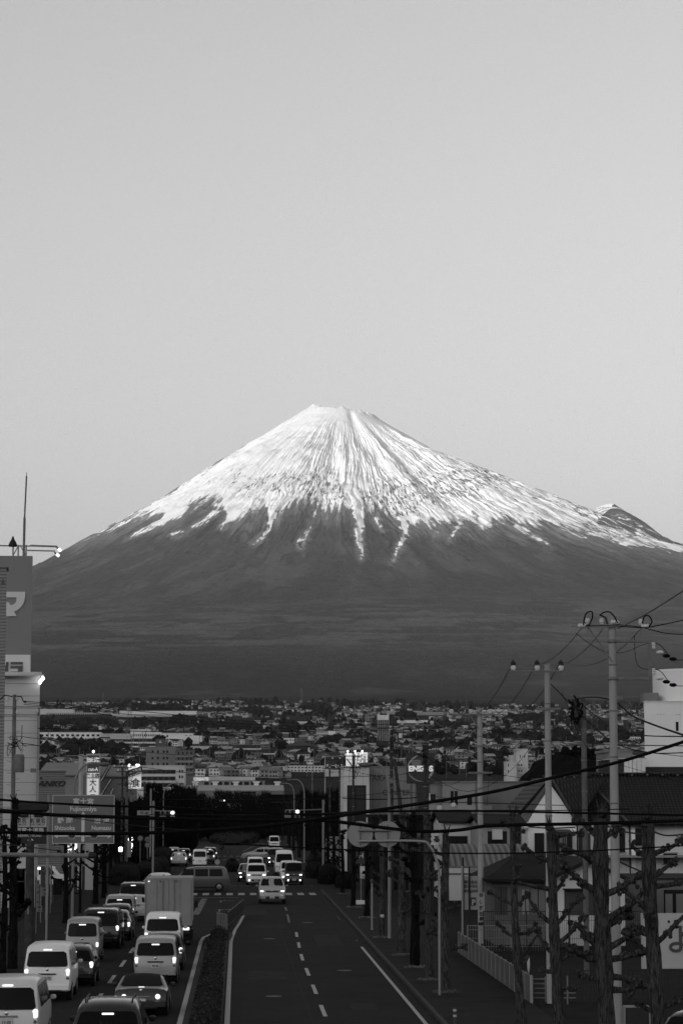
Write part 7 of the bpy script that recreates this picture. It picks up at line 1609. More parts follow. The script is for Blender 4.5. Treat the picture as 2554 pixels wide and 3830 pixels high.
# --- fences on the right
t = thing('panel_fence', (10.0, 83.4, .1), 0, 'grey panel fence with pale joints receding along the right sidewalk', 'fence'); FP = corr('fence_panel', .085, .55, 'Y', .9); n = 17; L = 27.3
for i in range(n): y0 = i * L / n; MB().bb(-.03, .03, y0 + .04, y0 + L / n - .04, 0, .92).build('panel', mat('fence_grey', .10, .7, .08, 2), t)
for i in range(n + 1): MB().bb(-.045, .045, i * L / n - .025, i * L / n + .025, 0, .95).build('post', wmat(.20), t)
def mesh_fence(x0, x1, Y, h, z0, label, m, gap=.12, hb=3, name='wire_fence'):
    t = thing(name, (x0, Y, z0), 0, label, 'fence'); L = x1 - x0; a = MB(); k = int(L / gap)
    for i in range(k + 1): a.bb(i * gap - .008, i * gap + .008, -.008, .008, 0, h)
    a.build('bars', m, t); 
    for j in range(hb): a = MB(); z = h * (j + .5) / hb if hb > 1 else h; a.bb(0, L, -.012, .012, z, z + .02); a.build('rail', m, t)
    a = MB(); a.bb(0, L, -.02, .02, h - .02, h + .02); a.build('rail', m, t)
    for i in range(int(L / 2) + 1): MB().bb(i * 2 - .03, i * 2 + .03, -.03, .03, 0, h + .03).build('post', m, t)
    return t
mesh_fence(gx(1745, 112), gx(2070, 112), 112, 1.15, .1, 'pale wire mesh fence behind the panel fence', mat('mesh_pale', .16, .6), .12)
mesh_fence(gx(1805, 114), gx(2390, 114), 114, 1.7, .1, 'tall dark slatted fence in front of the low house', mat('fence_dark', .03, .7), .09, 2, 'slatted_fence')
MB().bb(gx(1805, 114.2), gx(2390, 114.2), 114.15, 114.2, .1, 1.75)
mesh_fence(gx(2120, 84), gx(2640, 84), 84, 1.05, .1, 'dark picket fence behind the near trees at lower right', mat('fence_dark2', .022, .7), .09, 1, 'picket_fence')
t = thing('ladder_gate', (gx(1985, 84), 84, .1), 0, 'low pale gate of horizontal bars at the near end of the panel fence', 'gate'); L = gx(2032, 84) - gx(1985, 84)
for k in range(5): MB().bb(0, L, -.015, .015, .12 + k * .16, .16 + k * .16).build('bar', wmat(.14), t)
for u in (0, L): MB().bb(u - .02, u + .02, -.02, .02, 0, .85).build('post', wmat(.16), t)
t = thing('ladder_gate', (gx(2100, 83), 83, .1), 0, 'cross-shaped pale gate post with three short bars between two trees', 'gate')
MB().bb(gx(2113, 83) - gx(2100, 83) - .025, gx(2113, 83) - gx(2100, 83) + .025, -.02, .02, 0, .95).build('post', wmat(.14), t)
for k in range(3): MB().bb(0, .4, -.03, -.02, .2 + k * .16, .24 + k * .16).build('bar', wmat(.12), t)
t = thing('convex_mirror', (gx(1970, 86), 86, .1), 0, 'pale oval mirror seen edge-on at the end of the panel fence', 'mirror'); a = MB(); a.blob((0, 0, zpx(3607, 86) - .1), .33, 2, 0, (.14, .5, 1)); a.build('mirror_face', wmat(.4), t, True); MB().bb(-.02, .02, -.02, .02, 0, 1.2).build('post', wmat(.16), t)
# billboard
Y = 79; xa = gx(2394, Y); xb = gx(2640, Y); z0, z1 = zpx(3622, Y), zpx(3418, Y)
t = thing('white_billboard', (xa, Y, 0), 0, 'large white billboard with one grey hiragana letter at the lower right edge', 'billboard')
MB().bb(0, xb - xa, 0, .08, z0, z1).build('board', mat('billboard_face', .42, .7, .05, .8), t); a = MB(); a.bb(-.04, 0, -.02, .1, z0, z1); a.bb(-.04, xb - xa, -.02, .1, z0 - .04, z0); a.build('frame', wmat(.3), t)
text_mesh('lettering', 'よ', 1.0, mat('letter_mid', .07, .7), t, (gx(2534, Y) - xa, -.03, zpx(3512, Y) - .1), 0, .012, .004)
for u in (.3, 2.0): MB().bb(u - .04, u + .04, .08, .16, 0, z1).build('post', M_STEEL, t)
# dark car parked at the lower right
car('wagon', 'black', gx(2480, 66), 63.2, 'dark parked car with glossy highlights at the bottom right corner', 'away', rz=R(-38), cat='car', brake=False, detail=False)
t = thing('glass_case', (gx(2370, 70), 70, .1), 0, 'narrow pale framed glass case beside the parked car', 'display case'); a = MB(); w = .36
for u in (-w, w):
    for v_ in (0, .3): a.bb(u - .02, u + .02, v_ - .02, v_ + .02, 0, 1.0)
a.bb(-w, w, -.02, .32, .98, 1.02); a.build('frame', wmat(.2), t); MB().bb(-w + .02, w - .02, .0, .01, .1, .98).build('pane', mat('case_glass', .04, .15, spec=.5), t)
# --- left side: lit parlour sign and facades
Y = 208; xc = gx(225, Y); t = thing('parlour_building', (xc, Y, 0), 0, 'amusement parlour with a bright sign panel edged with bulbs under the blue sign', 'building')
MB().bb(gx(60, Y) - xc, gx(330, Y) - xc, .3, 12, 0, zpx(3090, Y)).build('wall', wmat(.06), t)
MB().bb(gx(165, Y) - xc, gx(292, Y) - xc, 0, .3, zpx(3176, Y), zpx(3128, Y)).build('sign_panel', mat('lit_sign_parlour', .6, .6, emit=.35), t)
for s, px in (('小', 198), ('人', 218), ('A', 176)): text_mesh('lettering', s, .5, M_INK, t, (gx(px, Y) - xc, -.04, zpx(3163, Y) - .05), 0, .012, .005)
for k in range(17): MB().blob((gx(172 + k * 6.9, Y) - xc, -.06, zpx(3177, Y)), .055, 1, 0).build('bulb', M_LIT, t)
for k in range(4): MB().blob((gx(287, Y) - xc, -.06, zpx(3172 - k * 6, Y)), .055, 1, 0).build('bulb', M_LIT, t)
MB().bb(gx(165, Y) - xc, gx(262, Y) - xc, .1, .28, zpx(3240, Y), zpx(3184, Y)).build('glass_front', mat('lit_front', .35, .4, emit=.10), t)
for px in (190, 222, 245): MB().bb(gx(px, Y) - xc - .05, gx(px, Y) - xc + .05, .02, .1, zpx(3240, Y), zpx(3184, Y)).build('mullion', M_TRIM, t)
MB().bb(gx(265, Y) - xc, gx(330, Y) - xc, .1, .28, zpx(3240, Y), zpx(3160, Y)).build('pale_wall', wmat(.26), t)
for px0, px1, py0, py1 in ((73, 93, 3168, 3186), (128, 140, 3168, 3190)): MB().bb(gx(px0, Y) - xc, gx(px1, Y) - xc, .15, .28, zpx(py1, Y), zpx(py0, Y)).build('white_letter_panel', mat('lit_front2', .5, .5, emit=.12), t)
Y = 172; t, xc, zb = block('grey_side_shop', -80, 62, 3235, Y, 10, .12, 'grey shop wall with a tiled lower part at the left edge', m=wmat(.17), base=0, parapet=.1, skew=-.095)
MB().bb(gx(12, Y) - xc, gx(44, Y) - xc, -.05, 0, 0, zpx(3400, Y)).build('tiled_wall', corr('tile_wall', .12, 2.0, 'X', .7), t)
a = MB(); a.lathe([(.25, 0), (.22, .12), (.1, .3), (.1, .5), (.25, .52), (.25, .6), (.08, .65)], (0, 0, 0), 14); o = a.build('wall_lantern', wmat(.3)); o.location = (gx(32, 150), 150, zpx(3252, 150)); tag(o, 'pale lantern on a post left of the thick left tree', 'lantern')
Y = 160; t, xc, zb = block('white_side_wall', 66, 100, 3248, Y, 6, .3, 'white wall strip between the thick left tree and the dark sign post', m=wmat(.26), base=0, parapet=.05, rows=[(3262, .5, [84], .2)])
BN = 'upright banners and signboards on the left sidewalk'
for i, (p0, p1, q0, q1, Y, v, s, lb) in enumerate([(143, 154, 3290, 3400, 128, .14, '', 'pale upright banner with faint marks, nearest on the left sidewalk'), (158, 175, 3238, 3320, 140, .045, '', 'dark upright banner behind the nearest pale one'), (177, 192, 3238, 3320, 142, .055, '', 'second dark upright banner further right'), (160, 188, 3318, 3350, 138, .12, '', 'small pale signboard under the dark banners'), (143, 165, 3385, 3408, 127, .14, '', 'low pale signboard at the foot of the pale banner'), (195, 200, 3220, 3380, 150, .16, '', 'thin pale banner pole with a narrow flag'), (205, 238, 3285, 3345, 165, .01, '', 'black square panel right of the narrow flag')]):
    xc = gx((p0 + p1) / 2, Y); w = gx(p1, Y) - gx(p0, Y); t = thing('banner', (xc, Y, .1), 0, lb, 'banner', BN); zt = zpx(q0, Y) - .1; z_ = max(.05, zpx(q1, Y) - .1)
    MB().bb(-w / 2, w / 2, 0, .03, z_, zt).build('cloth', mat('banner_%03d' % int(v * 1000), v, .8, .4, 3), t); a = MB(); a.tube([(-w / 2, .02, 0), (-w / 2, .02, zt + .1)], .02, 6); a.build('pole', M_STEEL, t)
    a = MB(); rg = random.Random(i)
    if v > .04:
        k = max(2, int((zt - z_) / .22))
        for j in range(k): zz = z_ + (zt - z_) * (j + .5) / k; a.bb(-w * .25, w * .25, -.006, 0, zz - .05, zz + .05) if j % 2 else a.prism([(-w * .2, zz - .05), (w * .2, zz - .03), (0, zz + .07)], -.006, 0)
        a.build('print', mat('banner_print', .04 if v > .1 else .10, .8), t)
MB_ = MB(); MB_.blob((0, 0, 0), .16, 2, 0, (1.3, .8, .5)); o = MB_.build('oval_lamp', M_LIT); o.location = (gx(153, 170), 170, zpx(3247, 170)); tag(o, 'bright oval lamp right of the dark sign post', 'lamp'); 
MB_ = MB(); MB_.box(0, 0, 0, .35, .2, .42, 0, .06); o = MB_.build('lit_box_sign', M_LIT); o.location = (gx(454, 215), 215, zpx(3176, 215)); tag(o, 'small glowing square sign left of the barber lights', 'shop sign')
# cyclist on the far crosswalk, pedestrian on the left
def skin(name, joints, edges, m, parent=None, sub=2):
    me = bpy.data.meshes.new(name); me.from_pydata([j[0] for j in joints], edges, []); o = bpy.data.objects.new(name, me); COL.objects.link(o)
    md = o.modifiers.new('skin', 'SKIN'); 
    for v_, j in zip(me.skin_vertices[0].data, joints): v_.radius = (j[1], j[1] * .8)
    me.skin_vertices[0].data[0].use_root = True
    ss = o.modifiers.new('sub', 'SUBSURF'); ss.levels = sub; ss.render_levels = sub
    dg = bpy.context.evaluated_depsgraph_get(); m2 = bpy.data.meshes.new_from_object(o.evaluated_get(dg)); o.modifiers.clear(); o.data = m2; m2.materials.clear(); m2.materials.append(m)
    m2.polygons.foreach_set('use_smooth', [True] * len(m2.polygons))
    if parent: o.parent = parent; CH.setdefault(parent.name, []).append(o)
    return o
M_CLOTH = mat('dark_clothes', .008, .9); M_SKIN = mat('skin_tone', .18, .7)
p = G(838, 3196); t = thing('person', (p.x, p.y, 0), R(100), 'person in dark clothes riding a bicycle over the far crosswalk', 'person')
J = [((0, .05, .92), .15), ((0, .12, 1.15), .15), ((0, .22, 1.38), .13), ((0, .27, 1.50), .055), ((.17, .2, 1.38), .06), ((.2, .38, 1.18), .045), ((.2, .58, 1.06), .035), ((-.17, .2, 1.38), .06), ((-.2, .38, 1.18), .045), ((-.2, .58, 1.06), .035), ((.1, .1, .88), .09), ((.12, .42, .72), .07), ((.12, .30, .38), .05), ((.12, .42, .32), .04), ((-.1, .1, .88), .09), ((-.12, .40, .82), .07), ((-.12, .28, .50), .05), ((-.12, .40, .44), .04), ((0, .29, 1.64), .10)]
skin('body', J, [(0, 1), (1, 2), (2, 3), (2, 4), (4, 5), (5, 6), (2, 7), (7, 8), (8, 9), (0, 10), (10, 11), (11, 12), (12, 13), (0, 14), (14, 15), (15, 16), (16, 17), (3, 18)], M_CLOTH, t)
a = MB(); a.blob((0, .27, 1.69), .115, 2, 0, (1, 1, .9)); a.build('hair', M_TRIM, t, True)
t = thing('bicycle', (p.x, p.y, 0), R(100), 'dark bicycle under the cyclist on the far crosswalk', 'bicycle')
for wy in (-.45, .62):
    a = MB(); a.tube([(0, wy + .33 * math.cos(q), .34 + .33 * math.sin(q)) for q in np.linspace(0, 2 * math.pi, 25)], .02, 6); w_ = a.build('wheel', M_RUB, t); a = MB()
    for q in range(6): a.tube([(0, wy, .34), (0, wy + .32 * math.cos(q), .34 + .32 * math.sin(q))], .004, 3)
    a.build('spokes', M_STEEL, w_)
a = MB()
for u, v_ in (((-.45, .34), (.05, .30)), ((.05, .30), (-.02, .82)), ((-.45, .34), (0, .7)), ((.05, .30), (.5, .78)), ((0, .72), (.5, .78)), ((.62, .34), (.50, 1.0))): a.tube([(0, u[0], u[1]), (0, v_[0], v_[1])], .018, 6)
a.build('frame', M_TRIM, t); a = MB(); a.tube([(-.26, .55, 1.02), (0, .5, 1.0), (.26, .55, 1.02)], .014, 6); a.build('handlebar', M_STEEL, t); a = MB(); a.box(0, -.02, .86, .16, .26, .06, 0, .02); a.build('saddle', M_TRIM, t, True)
p = G(372, 3355); t = thing('person', (p.x, p.y + 1, .12), 0, 'person in grey clothes walking on the left sidewalk between two trees', 'person')
J = [((0, 0, .95), .13), ((0, 0, 1.2), .13), ((0, .02, 1.42), .12), ((0, .03, 1.52), .05), ((.18, 0, 1.4), .055), ((.22, .05, 1.12), .04), ((.2, .15, .9), .032), ((-.18, 0, 1.4), .055), ((-.22, -.05, 1.12), .04), ((-.2, -.1, .88), .032), ((.09, 0, .9), .085), ((.1, .14, .5), .06), ((.1, .05, .08), .04), ((.1, .2, .04), .035), ((-.09, 0, .9), .085), ((-.1, -.02, .5), .06), ((-.1, -.22, .12), .04), ((-.1, -.1, .04), .035), ((0, .04, 1.65), .10)]
skin('body', J, [(0, 1), (1, 2), (2, 3), (2, 4), (4, 5), (5, 6), (2, 7), (7, 8), (8, 9), (0, 10), (10, 11), (11, 12), (12, 13), (0, 14), (14, 15), (15, 16), (16, 17), (3, 18)], mat('grey_clothes', .09, .9), t)
a = MB(); a.blob((0, .03, 1.69), .112, 2, 0, (1, 1, .9)); a.build('hair', M_TRIM, t, True)
# ================================================================ the far town on the slope
YT = np.concatenate([np.linspace(640, 3000, 300), np.linspace(3010, 8200, 300)])
PYT = np.array([PX(0.0, y, float(ground_far(y)))[1] for y in YT])
def Y_of(py):
    i = int(np.argmin(np.abs(PYT - py))); return float(YT[i])
def put(px, py):
    Y = Y_of(py); x = gx(px, Y); return x, Y, gz(x, Y)
rg = random.Random(21)
HM = [mat('far_wall_%d' % i, v, .85) for i, v in enumerate((.62, .42, .28, .14))]; RM = [mat('far_roof_%d' % i, v, .8, spec=.05) for i, v in enumerate((.035, .07, .16, .30))]
def far_house_mesh(w, d, h, rh, mw, mr, gable=True):
    a = MB(); a.cur = 0
    if gable:
        a.prismx([(0, -6), (d, -6), (d, h), (d / 2, h + rh), (0, h)], -w / 2, w / 2); a.cur = 1; e = .6; s_ = rh / (d / 2)
        for q in (0, 1):
            y0 = -e if q == 0 else d + e; a.prismx([(d / 2, h + rh + .05), (y0, h - e * s_ + .05), (y0, h - e * s_ + .3), (d / 2, h + rh + .35)], -w / 2 - .5, w / 2 + .5)
    else:
        a.bb(-w / 2, w / 2, 0, d, -6, h); a.cur = 1; a.bb(-w / 2 - .2, w / 2 + .2, -.2, d + .2, h, h + .4)
    a.cur = 2
    for k in range(2):
        for u in (-.28, .05, .3): a.bb(w * u - .7, w * u + .7, -.06, -.01, 1 + k * 2.8, 2.3 + k * 2.8)
    o = a.build('far_house', [mw, mr, M_WIN]); me = o.data; bpy.data.objects.remove(o); return me
FH = []
for i in range(16):
    w = rg.uniform(7.5, 13); d = rg.uniform(6, 9); FH.append(far_house_mesh(w, d, rg.choice((3.2, 5.6, 5.8, 6)), rg.uniform(1.2, 2.2), HM[(i * 7) % 4], RM[(i * 3) % 4], i % 5 != 4))
TONE = ['white', 'pale', 'grey', 'dark']
def nearest_mark(px):
    for lim, s in ((180, 'beside the tall pale building'), (420, 'above the shop sign tower'), (640, 'above the office block'), (860, 'above the curved hall'), (1080, 'above the black hall'), (1300, 'above the corner block'), (1460, 'near the finned tower'), (1660, 'above the round fuel sign'), (1900, 'right of the fuel sign'), (2120, 'behind the second pole'), (2320, 'between the tallest poles')):
        if px < lim: return s
    return 'near the right edge'
FACT = [(146, 272, 2655, 2670, .30, 'pale factory nearest the tall building in the top row'), (170, 420, 2668, 2678, .20, 'long low grey factory with dark openings', 1), (445, 735, 2661, 2674, .36, 'long white factory hall in the top row of the town'), (432, 640, 2675, 2690, .22, 'grey lower hall under the long white factory'),
     (146, 375, 2741, 2762, .42, 'long pale factory front at left in the middle row', 1, 18), (375, 486, 2746, 2766, .24, 'grey factory section in the middle row'), (486, 600, 2740, 2762, .38, 'pale factory section with small windows in the middle row', 1), (600, 720, 2744, 2764, .40, 'white factory section right of the small-windowed one', 1, 16), (486, 560, 2730, 2739, .44, 'white stepped roof block above the factory row'),
     (160, 340, 2764, 2776, .13, 'dim grey shed under the long pale factory front'), (385, 582, 2792, 2812, .50, 'long white shed with faint capital letters'), (450, 578, 2777, 2788, .36, 'long school-like block with a row of windows', 1), (628, 688, 2747, 2771, .46, 'white stepped block above the school-like windows'), (688, 755, 2753, 2772, .36, 'pale block right of the white stepped block'),
     (620, 742, 2777, 2790, .38, 'long pale block with a window row, centre left', 1), (712, 790, 2792, 2822, .24, 'grey square block with tiny windows on its top', 1, 10), (790, 828, 2800, 2812, .34, 'small white shed left of the twin-row school'), (857, 976, 2800, 2818, .26, 'grey school block with a window row, centre', 1, 9), (866, 1033, 2819, 2832, .46, 'long low white wall below the grey school block'),
     (772, 880, 2853, 2872, .24, 'two-storey grey block with a row of dark windows', 1, 5), (866, 885, 2848, 2880, .48, 'white stair tower at the end of the two-storey grey block', 2, 8), (880, 960, 2855, 2868, .10, 'dark low wing right of the white stair tower'), (980, 1040, 2849, 2854, .30, 'thin pale flat roof in the dark centre trees'),
     (1022, 1060, 2770, 2788, .44, 'small white block left of the hip-roofed hall'), (1062, 1100, 2762, 2788, .42, 'white block with dark windows beside the hip-roofed hall', 2, 9), (880, 905, 2759, 2770, .5, 'little white gabled hall among the centre trees'), (1074, 1168, 2790, 2799, .14, 'lower storey of the dark hip-roofed hall', 1), (1074, 1170, 2802, 2812, .14, 'middle windows under the dark hip-roofed hall', 1), (1078, 1160, 2816, 2826, .16, 'bottom windows under the dark hip-roofed hall', 1),
     (1060, 1215, 2865, 2900, .30, 'pale apartment block with three window rows above the junction', 3, 12), (1148, 1172, 2842, 2868, .32, 'square lift tower on the pale apartment block', 2, 10), (1075, 1116, 2854, 2864, .2, 'small upper block left of the lift tower', 1), (1186, 1305, 2733, 2753, .24, 'long school with bright window rows above the corner block', 2, 5), (1228, 1254, 2732, 2754, .4, 'white middle part of the long school'),
     (1110, 1150, 2700, 2706, .34, 'pale shed above the dark highway bank'), (1450, 1580, 2660, 2672, .20, 'dim factory left of the insulators on the third pole', 2, 6), (1490, 1600, 2694, 2702, .34, 'white low shed right of the white finned tower'), (1545, 1660, 2664, 2676, .18, 'dim factory with faint window rows', 2, 6), (1762, 1900, 2656, 2670, .28, 'pale factory with a window row behind the third pole', 1, 6), (1840, 1895, 2654, 2668, .30, 'small pale factory right of the third pole'),
     (1640, 1700, 2840, 2850, .36, 'small white shed right of the fuel sign'), (2090, 2120, 2858, 2868, .45, 'small white box under the dark round tree crown'), (2060, 2100, 2740, 2752, .12, 'dim block behind the second pale pole'), (2350, 2412, 2756, 2764, .34, 'pale row of houses left of the large pale building', 1), (1990, 2040, 2868, 2876, .4, 'small white shed beside the pale tower block')]
CLEAR = [(f[0] - 4, f[1] + 4, f[2] - 2, f[3] + 14) for f in FACT] + [(1408, 1460, 2668, 2790), (1060, 1182, 2776, 2832)]
def clear(px, py): return any(a <= px <= b and c <= py <= d for a, b, c, d in CLEAR)
# woods: irregular dark clumps
WOOD = [(300, 2835, 150, 46), (425, 2838, 110, 40), (540, 2826, 70, 26), (170, 2850, 60, 26), (330, 2712, 190, 26), (520, 2712, 90, 20), (660, 2706, 130, 18), (850, 2715, 220, 20), (940, 2668, 90, 20), (800, 2660, 90, 14), (760, 2794, 60, 22), (830, 2770, 100, 20), (1010, 2790, 60, 22),
        (1250, 2800, 90, 28), (1110, 2716, 120, 22), (1180, 2650, 110, 16), (1330, 2760, 130, 26), (1440, 2700, 60, 14), (1600, 2790, 200, 40), (1700, 2826, 160, 30), (1900, 2790, 260, 50), (2100, 2800, 260, 54), (2240, 2720, 150, 30), (1540, 2690, 90, 12), (1650, 2716, 120, 16), (620, 2650, 120, 12), (1350, 2640, 160, 12), (1700, 2640, 200, 14), (480, 2646, 160, 12), (980, 2640, 140, 12), (2000, 2700, 200, 22), (2380, 2770, 160, 40), (160, 2724, 80, 18), (1020, 2870, 70, 22), (1150, 2850, 60, 16), (620, 2870, 60, 16), (720, 2850, 80, 14), (900, 2850, 60, 10), (1180, 2890, 120, 14), (800, 2840, 60, 10), (1500, 2860, 120, 30), (1850, 2860, 120, 30)]
m, t, b = node_mat('far_wood_crowns', .95); b.inputs['Specular IOR Level'].default_value = .02
tc = t.nodes.new('ShaderNodeTexCoord'); no = t.nodes.new('ShaderNodeTexNoise'); no.inputs['Scale'].default_value = .12; no.inputs['Detail'].default_value = 6; t.links.new(tc.outputs['Object'], no.inputs['Vector']); t.links.new(math_node(t, 'MULTIPLY_ADD', no.outputs['Fac'], .055, -.012), b.inputs['Base Color']); WOODM = m
ico = bmesh.new(); bmesh.ops.create_icosphere(ico, subdivisions=1, radius=1); IV = np.array([v.co[:] for v in ico.verts]); IF_ = np.array([[v.index for v in f.verts] for f in ico.faces]); ico.free()
def crowns(name, pts, m, label):
    """pts: (x, y, z, r, h)"""
    P = np.array(pts); n = len(P); r_ = np.random.RandomState(5)
    V = IV[None] * (1 + r_.uniform(-.28, .28, (n, len(IV), 1))); V = V * np.stack([P[:, 3], P[:, 3], P[:, 4]], -1)[:, None] + P[:, None, :3]
    F = IF_[None] + (np.arange(n) * len(IV))[:, None, None]; me = bpy.data.meshes.new(name); me.from_pydata(V.reshape(-1, 3).tolist(), [], F.reshape(-1, 3).tolist()); me.materials.append(m); o = bpy.data.objects.new(name, me); COL.objects.link(o); tag(o, label, None, None, 'stuff'); return o
pts = []
for (px, py, wpx_, hpx) in WOOD:
    Y0 = Y_of(py); mpp = Y0 / FPX; n = int(min(420, 30 + wpx_ * hpx / (5.0 if Y0 < 1500 else 2.5)))
    Wm = wpx_ * mpp / 2; top = hpx * mpp
    for _ in range(n):
        u = rg.uniform(-1, 1); v = rg.uniform(0, 1); x = gx(px, Y0) + u * Wm; y = Y0 + v * max(12, Wm * .5); g = gz(x, y)
        if clear(px + u * wpx_ / 2, py - 3): continue
        r = rg.uniform(.8, 1.5) * (2.6 if Y0 < 1500 else 4.2 if Y0 < 3500 else 7); env = (1 - abs(u) ** 2.2) ** .6 * (.75 + .25 * math.sin(u * 7 + px))
        hh = top * env * (.3 + .7 * v); pts.append((x, y, g + hh * rg.uniform(.3, 1.0), r, r * rg.uniform(.8, 1.1)))
crowns('far_woods', pts, WOODM, 'dark woods between the houses of the far town')
# loose trees strewn among the houses, too many and too small to count
pts = []
for _ in range(4200):
    py = 2626 + 290 * rg.random() ** 1.2; px = rg.uniform(60, 2540)
    if clear(px, py): continue
    if vnoise(np.array([px / 60.0]), np.array([py / 9.0]), 17)[0] < .38: continue
    x, Y, z = put(px, py); Y += rg.uniform(-20, 20); r = rg.uniform(1.2, 2.9) * (1 + Y / 4500); pts.append((x, Y, z + r * .8, r, r * rg.uniform(.8, 1.4)))
crowns('scattered_far_trees', pts, WOODM, 'small dark trees strewn among the houses of the far town')
def band(px, py):
    for (wx, wy, ww, wh) in WOOD:
        if abs(px - wx) < ww / 2 and wy - wh < py < wy + 2: return True
    return False
# houses as single things: the 290 that show largest; the rest of the town is one mass
HP = []
tries = 0
while len(HP) < 2300 and tries < 60000:
    tries += 1; py = 2632 + 290 * rg.random() ** 1.15; px = rg.uniform(150, 2420)
    if (band(px, py) and rg.random() < .93) or clear(px, py): continue
    if vnoise(np.array([px / 110.0]), np.array([py / 12.0]), 5)[0] < .36: continue
    if py > 2885 and not (700 < px < 1220 or 1880 < px < 1900): continue
    if py > 2690 and rg.random() < .35: continue
    if 2733 < py < 2860 and px < 760 and rg.random() < .6: continue
    HP.append((px, py))
HP.sort(key=lambda p: -p[1])
near, rest = HP[:285], HP[285:]; HL = []
for hi, (px, py) in enumerate(near):
    x, Y, z = put(px, py); k = rg.randrange(16); me = FH[k]; o = bpy.data.objects.new('far_house', me); COL.objects.link(o); s_ = .78 if Y > 1200 else .68
    o.location = (x, Y, z); o.rotation_euler = (0, 0, rg.uniform(-.9, .9)); o.scale = (s_, s_, s_)
    shape = 'flat-roofed' if k % 5 == 4 else 'gabled'
    HL.append((px, py, o, '%s %s house, %s roof' % (TONE[(k * 7) % 4], shape, TONE[3 - (k * 3) % 4])))
from collections import defaultdict
GR = defaultdict(list)
for px, py, o, d in HL: GR[(nearest_mark(px), d)].append((px, py, o))
for (mk, d), L in GR.items():
    L.sort(key=lambda q: -q[1])
    for i, (px, py, o) in enumerate(L):
        lb = '%s %s' % (d, mk) if len(L) == 1 else '%s %s, %s from below' % (d, mk, ordn(i) if i < 16 else 'last')
        tag(o, lb, 'house', '%s %s' % (d, mk))
a = MB()
vs = {k: (np.array([v.co[:] for v in me.vertices]), [tuple(p.vertices) for p in me.polygons], [p.material_index for p in me.polygons]) for k, me in enumerate(FH)}
mats_rest = HM + RM + [M_WIN]
for (px, py) in rest:
    x, Y, z = put(px, py); k = rg.randrange(16); V, F, MI = vs[k]; c, s_ = math.cos(rg.uniform(-.8, .8)), 0; q = rg.uniform(-.8, .8); c, s_ = math.cos(q), math.sin(q); f = .85
    n = len(a.v); a.v.extend([(x + (v[0] * c - v[1] * s_) * f, Y + (v[0] * s_ + v[1] * c) * f, z + v[2] * f) for v in V]); a.f.extend([tuple(i + n for i in ff) for ff in F]); a.m.extend([((k * 7) % 4, 4 + (k * 3) % 4, 8)[mi] for mi in MI])
me = bpy.data.meshes.new('far_town'); me.from_pydata(a.v, [], a.f); 
for m_ in mats_rest: me.materials.append(m_)
me.polygons.foreach_set('material_index', a.m); o = bpy.data.objects.new('far_town', me); COL.objects.link(o); tag(o, 'mass of tiny houses in the far town below the mountain', None, None, 'stuff')
# larger sheds, schools and factories
def shed(px0, px1, pyt, pyb, v, label, rows=0, name='factory', rv=None, depth=30, cat='factory', win=None, step=6):
    Y = Y_of(pyb); xa, xb = gx(px0, Y), gx(px1, Y); z0 = gz((xa + xb) / 2, Y) - 8; xc = (xa + xb) / 2; zt = zpx(pyt, Y) - z0; w = xb - xa; dz = (zpx(pyb, Y) - z0)
    v *= 1.6; t = thing(name, (xc, Y, z0), 0, label, cat); MB().bb(-w / 2, w / 2, 0, depth, 0, zt).build('wall', wmat(v), t)
    e = Y / FPX; MB().bb(-w / 2 - e, w / 2 + e, -e, depth, zt, zt + 1.2 * e).build('roof', wmat(rv if rv is not None else min(.6, v * 1.25)), t)
    H = zt - dz
    for r_ in range(rows):
        zc = dz + H * (r_ + .5) / rows; n = max(2, min(int((px1 - px0) / step), int(96 / rows)))
        for i in range(n): win_copies(t, -w / 2 + w * (i + .5) / n, zc, w / n * .55, H / rows * .38, -.12, win)
    return t, xc, z0, Y
for f in FACT:
    px0, px1, pyt, pyb, v, lb = f[:6]; rows = f[6] if len(f) > 6 else 0; step = f[7] if len(f) > 7 else 7
    if len(f) > 7 and rows == 1 and step > 12: pass
    t, xc, z0, Y = shed(px0, px1, pyt, pyb, v, lb, rows, 'far_building', None, 20 if Y_of(pyb) < 2500 else 40, 'building', None, step)
    if 'capital letters' in lb: text_mesh('lettering', 'MUTUAL', 22 * Y / FPX * .8, wmat(.07), t, (gx(525, Y) - xc, -.4, zpx(2802, Y) - z0 - 1), 0, .0, .02, 1.2)
# hip roof of the dark hall
Y = Y_of(2826) - 2; xc = gx(1122, Y); t = thing('hip_roofed_hall', (xc, Y, gz(xc, Y)), 0, 'broad dark hip roof above three window rows in the centre', 'hall'); z0 = t.location.z; w = (gx(1180, Y) - gx(1064, Y)) / 2; zt, ze = zpx(2776, Y) - z0, zpx(2790, Y) - z0
a = MB(); a.add([(-w, -1, ze), (w, -1, ze), (w, 18, ze), (-w, 18, ze), (-w * .35, 8, zt), (w * .35, 8, zt)], [(0, 1, 5, 4), (1, 2, 5), (2, 3, 4, 5), (3, 0, 4), (3, 2, 1, 0)]); a.build('roof', wmat(.045), t)
for py in (2800, 2813): MB().bb(-w * .95, w * .95, -1.5, 10, zpx(py + 2, Y) - z0, zpx(py, Y) - z0).build('lower_eave', wmat(.045), t)
MB().bb(-w * .85, w * .85, 1, 16, -2, ze).build('wall', wmat(.05), t)
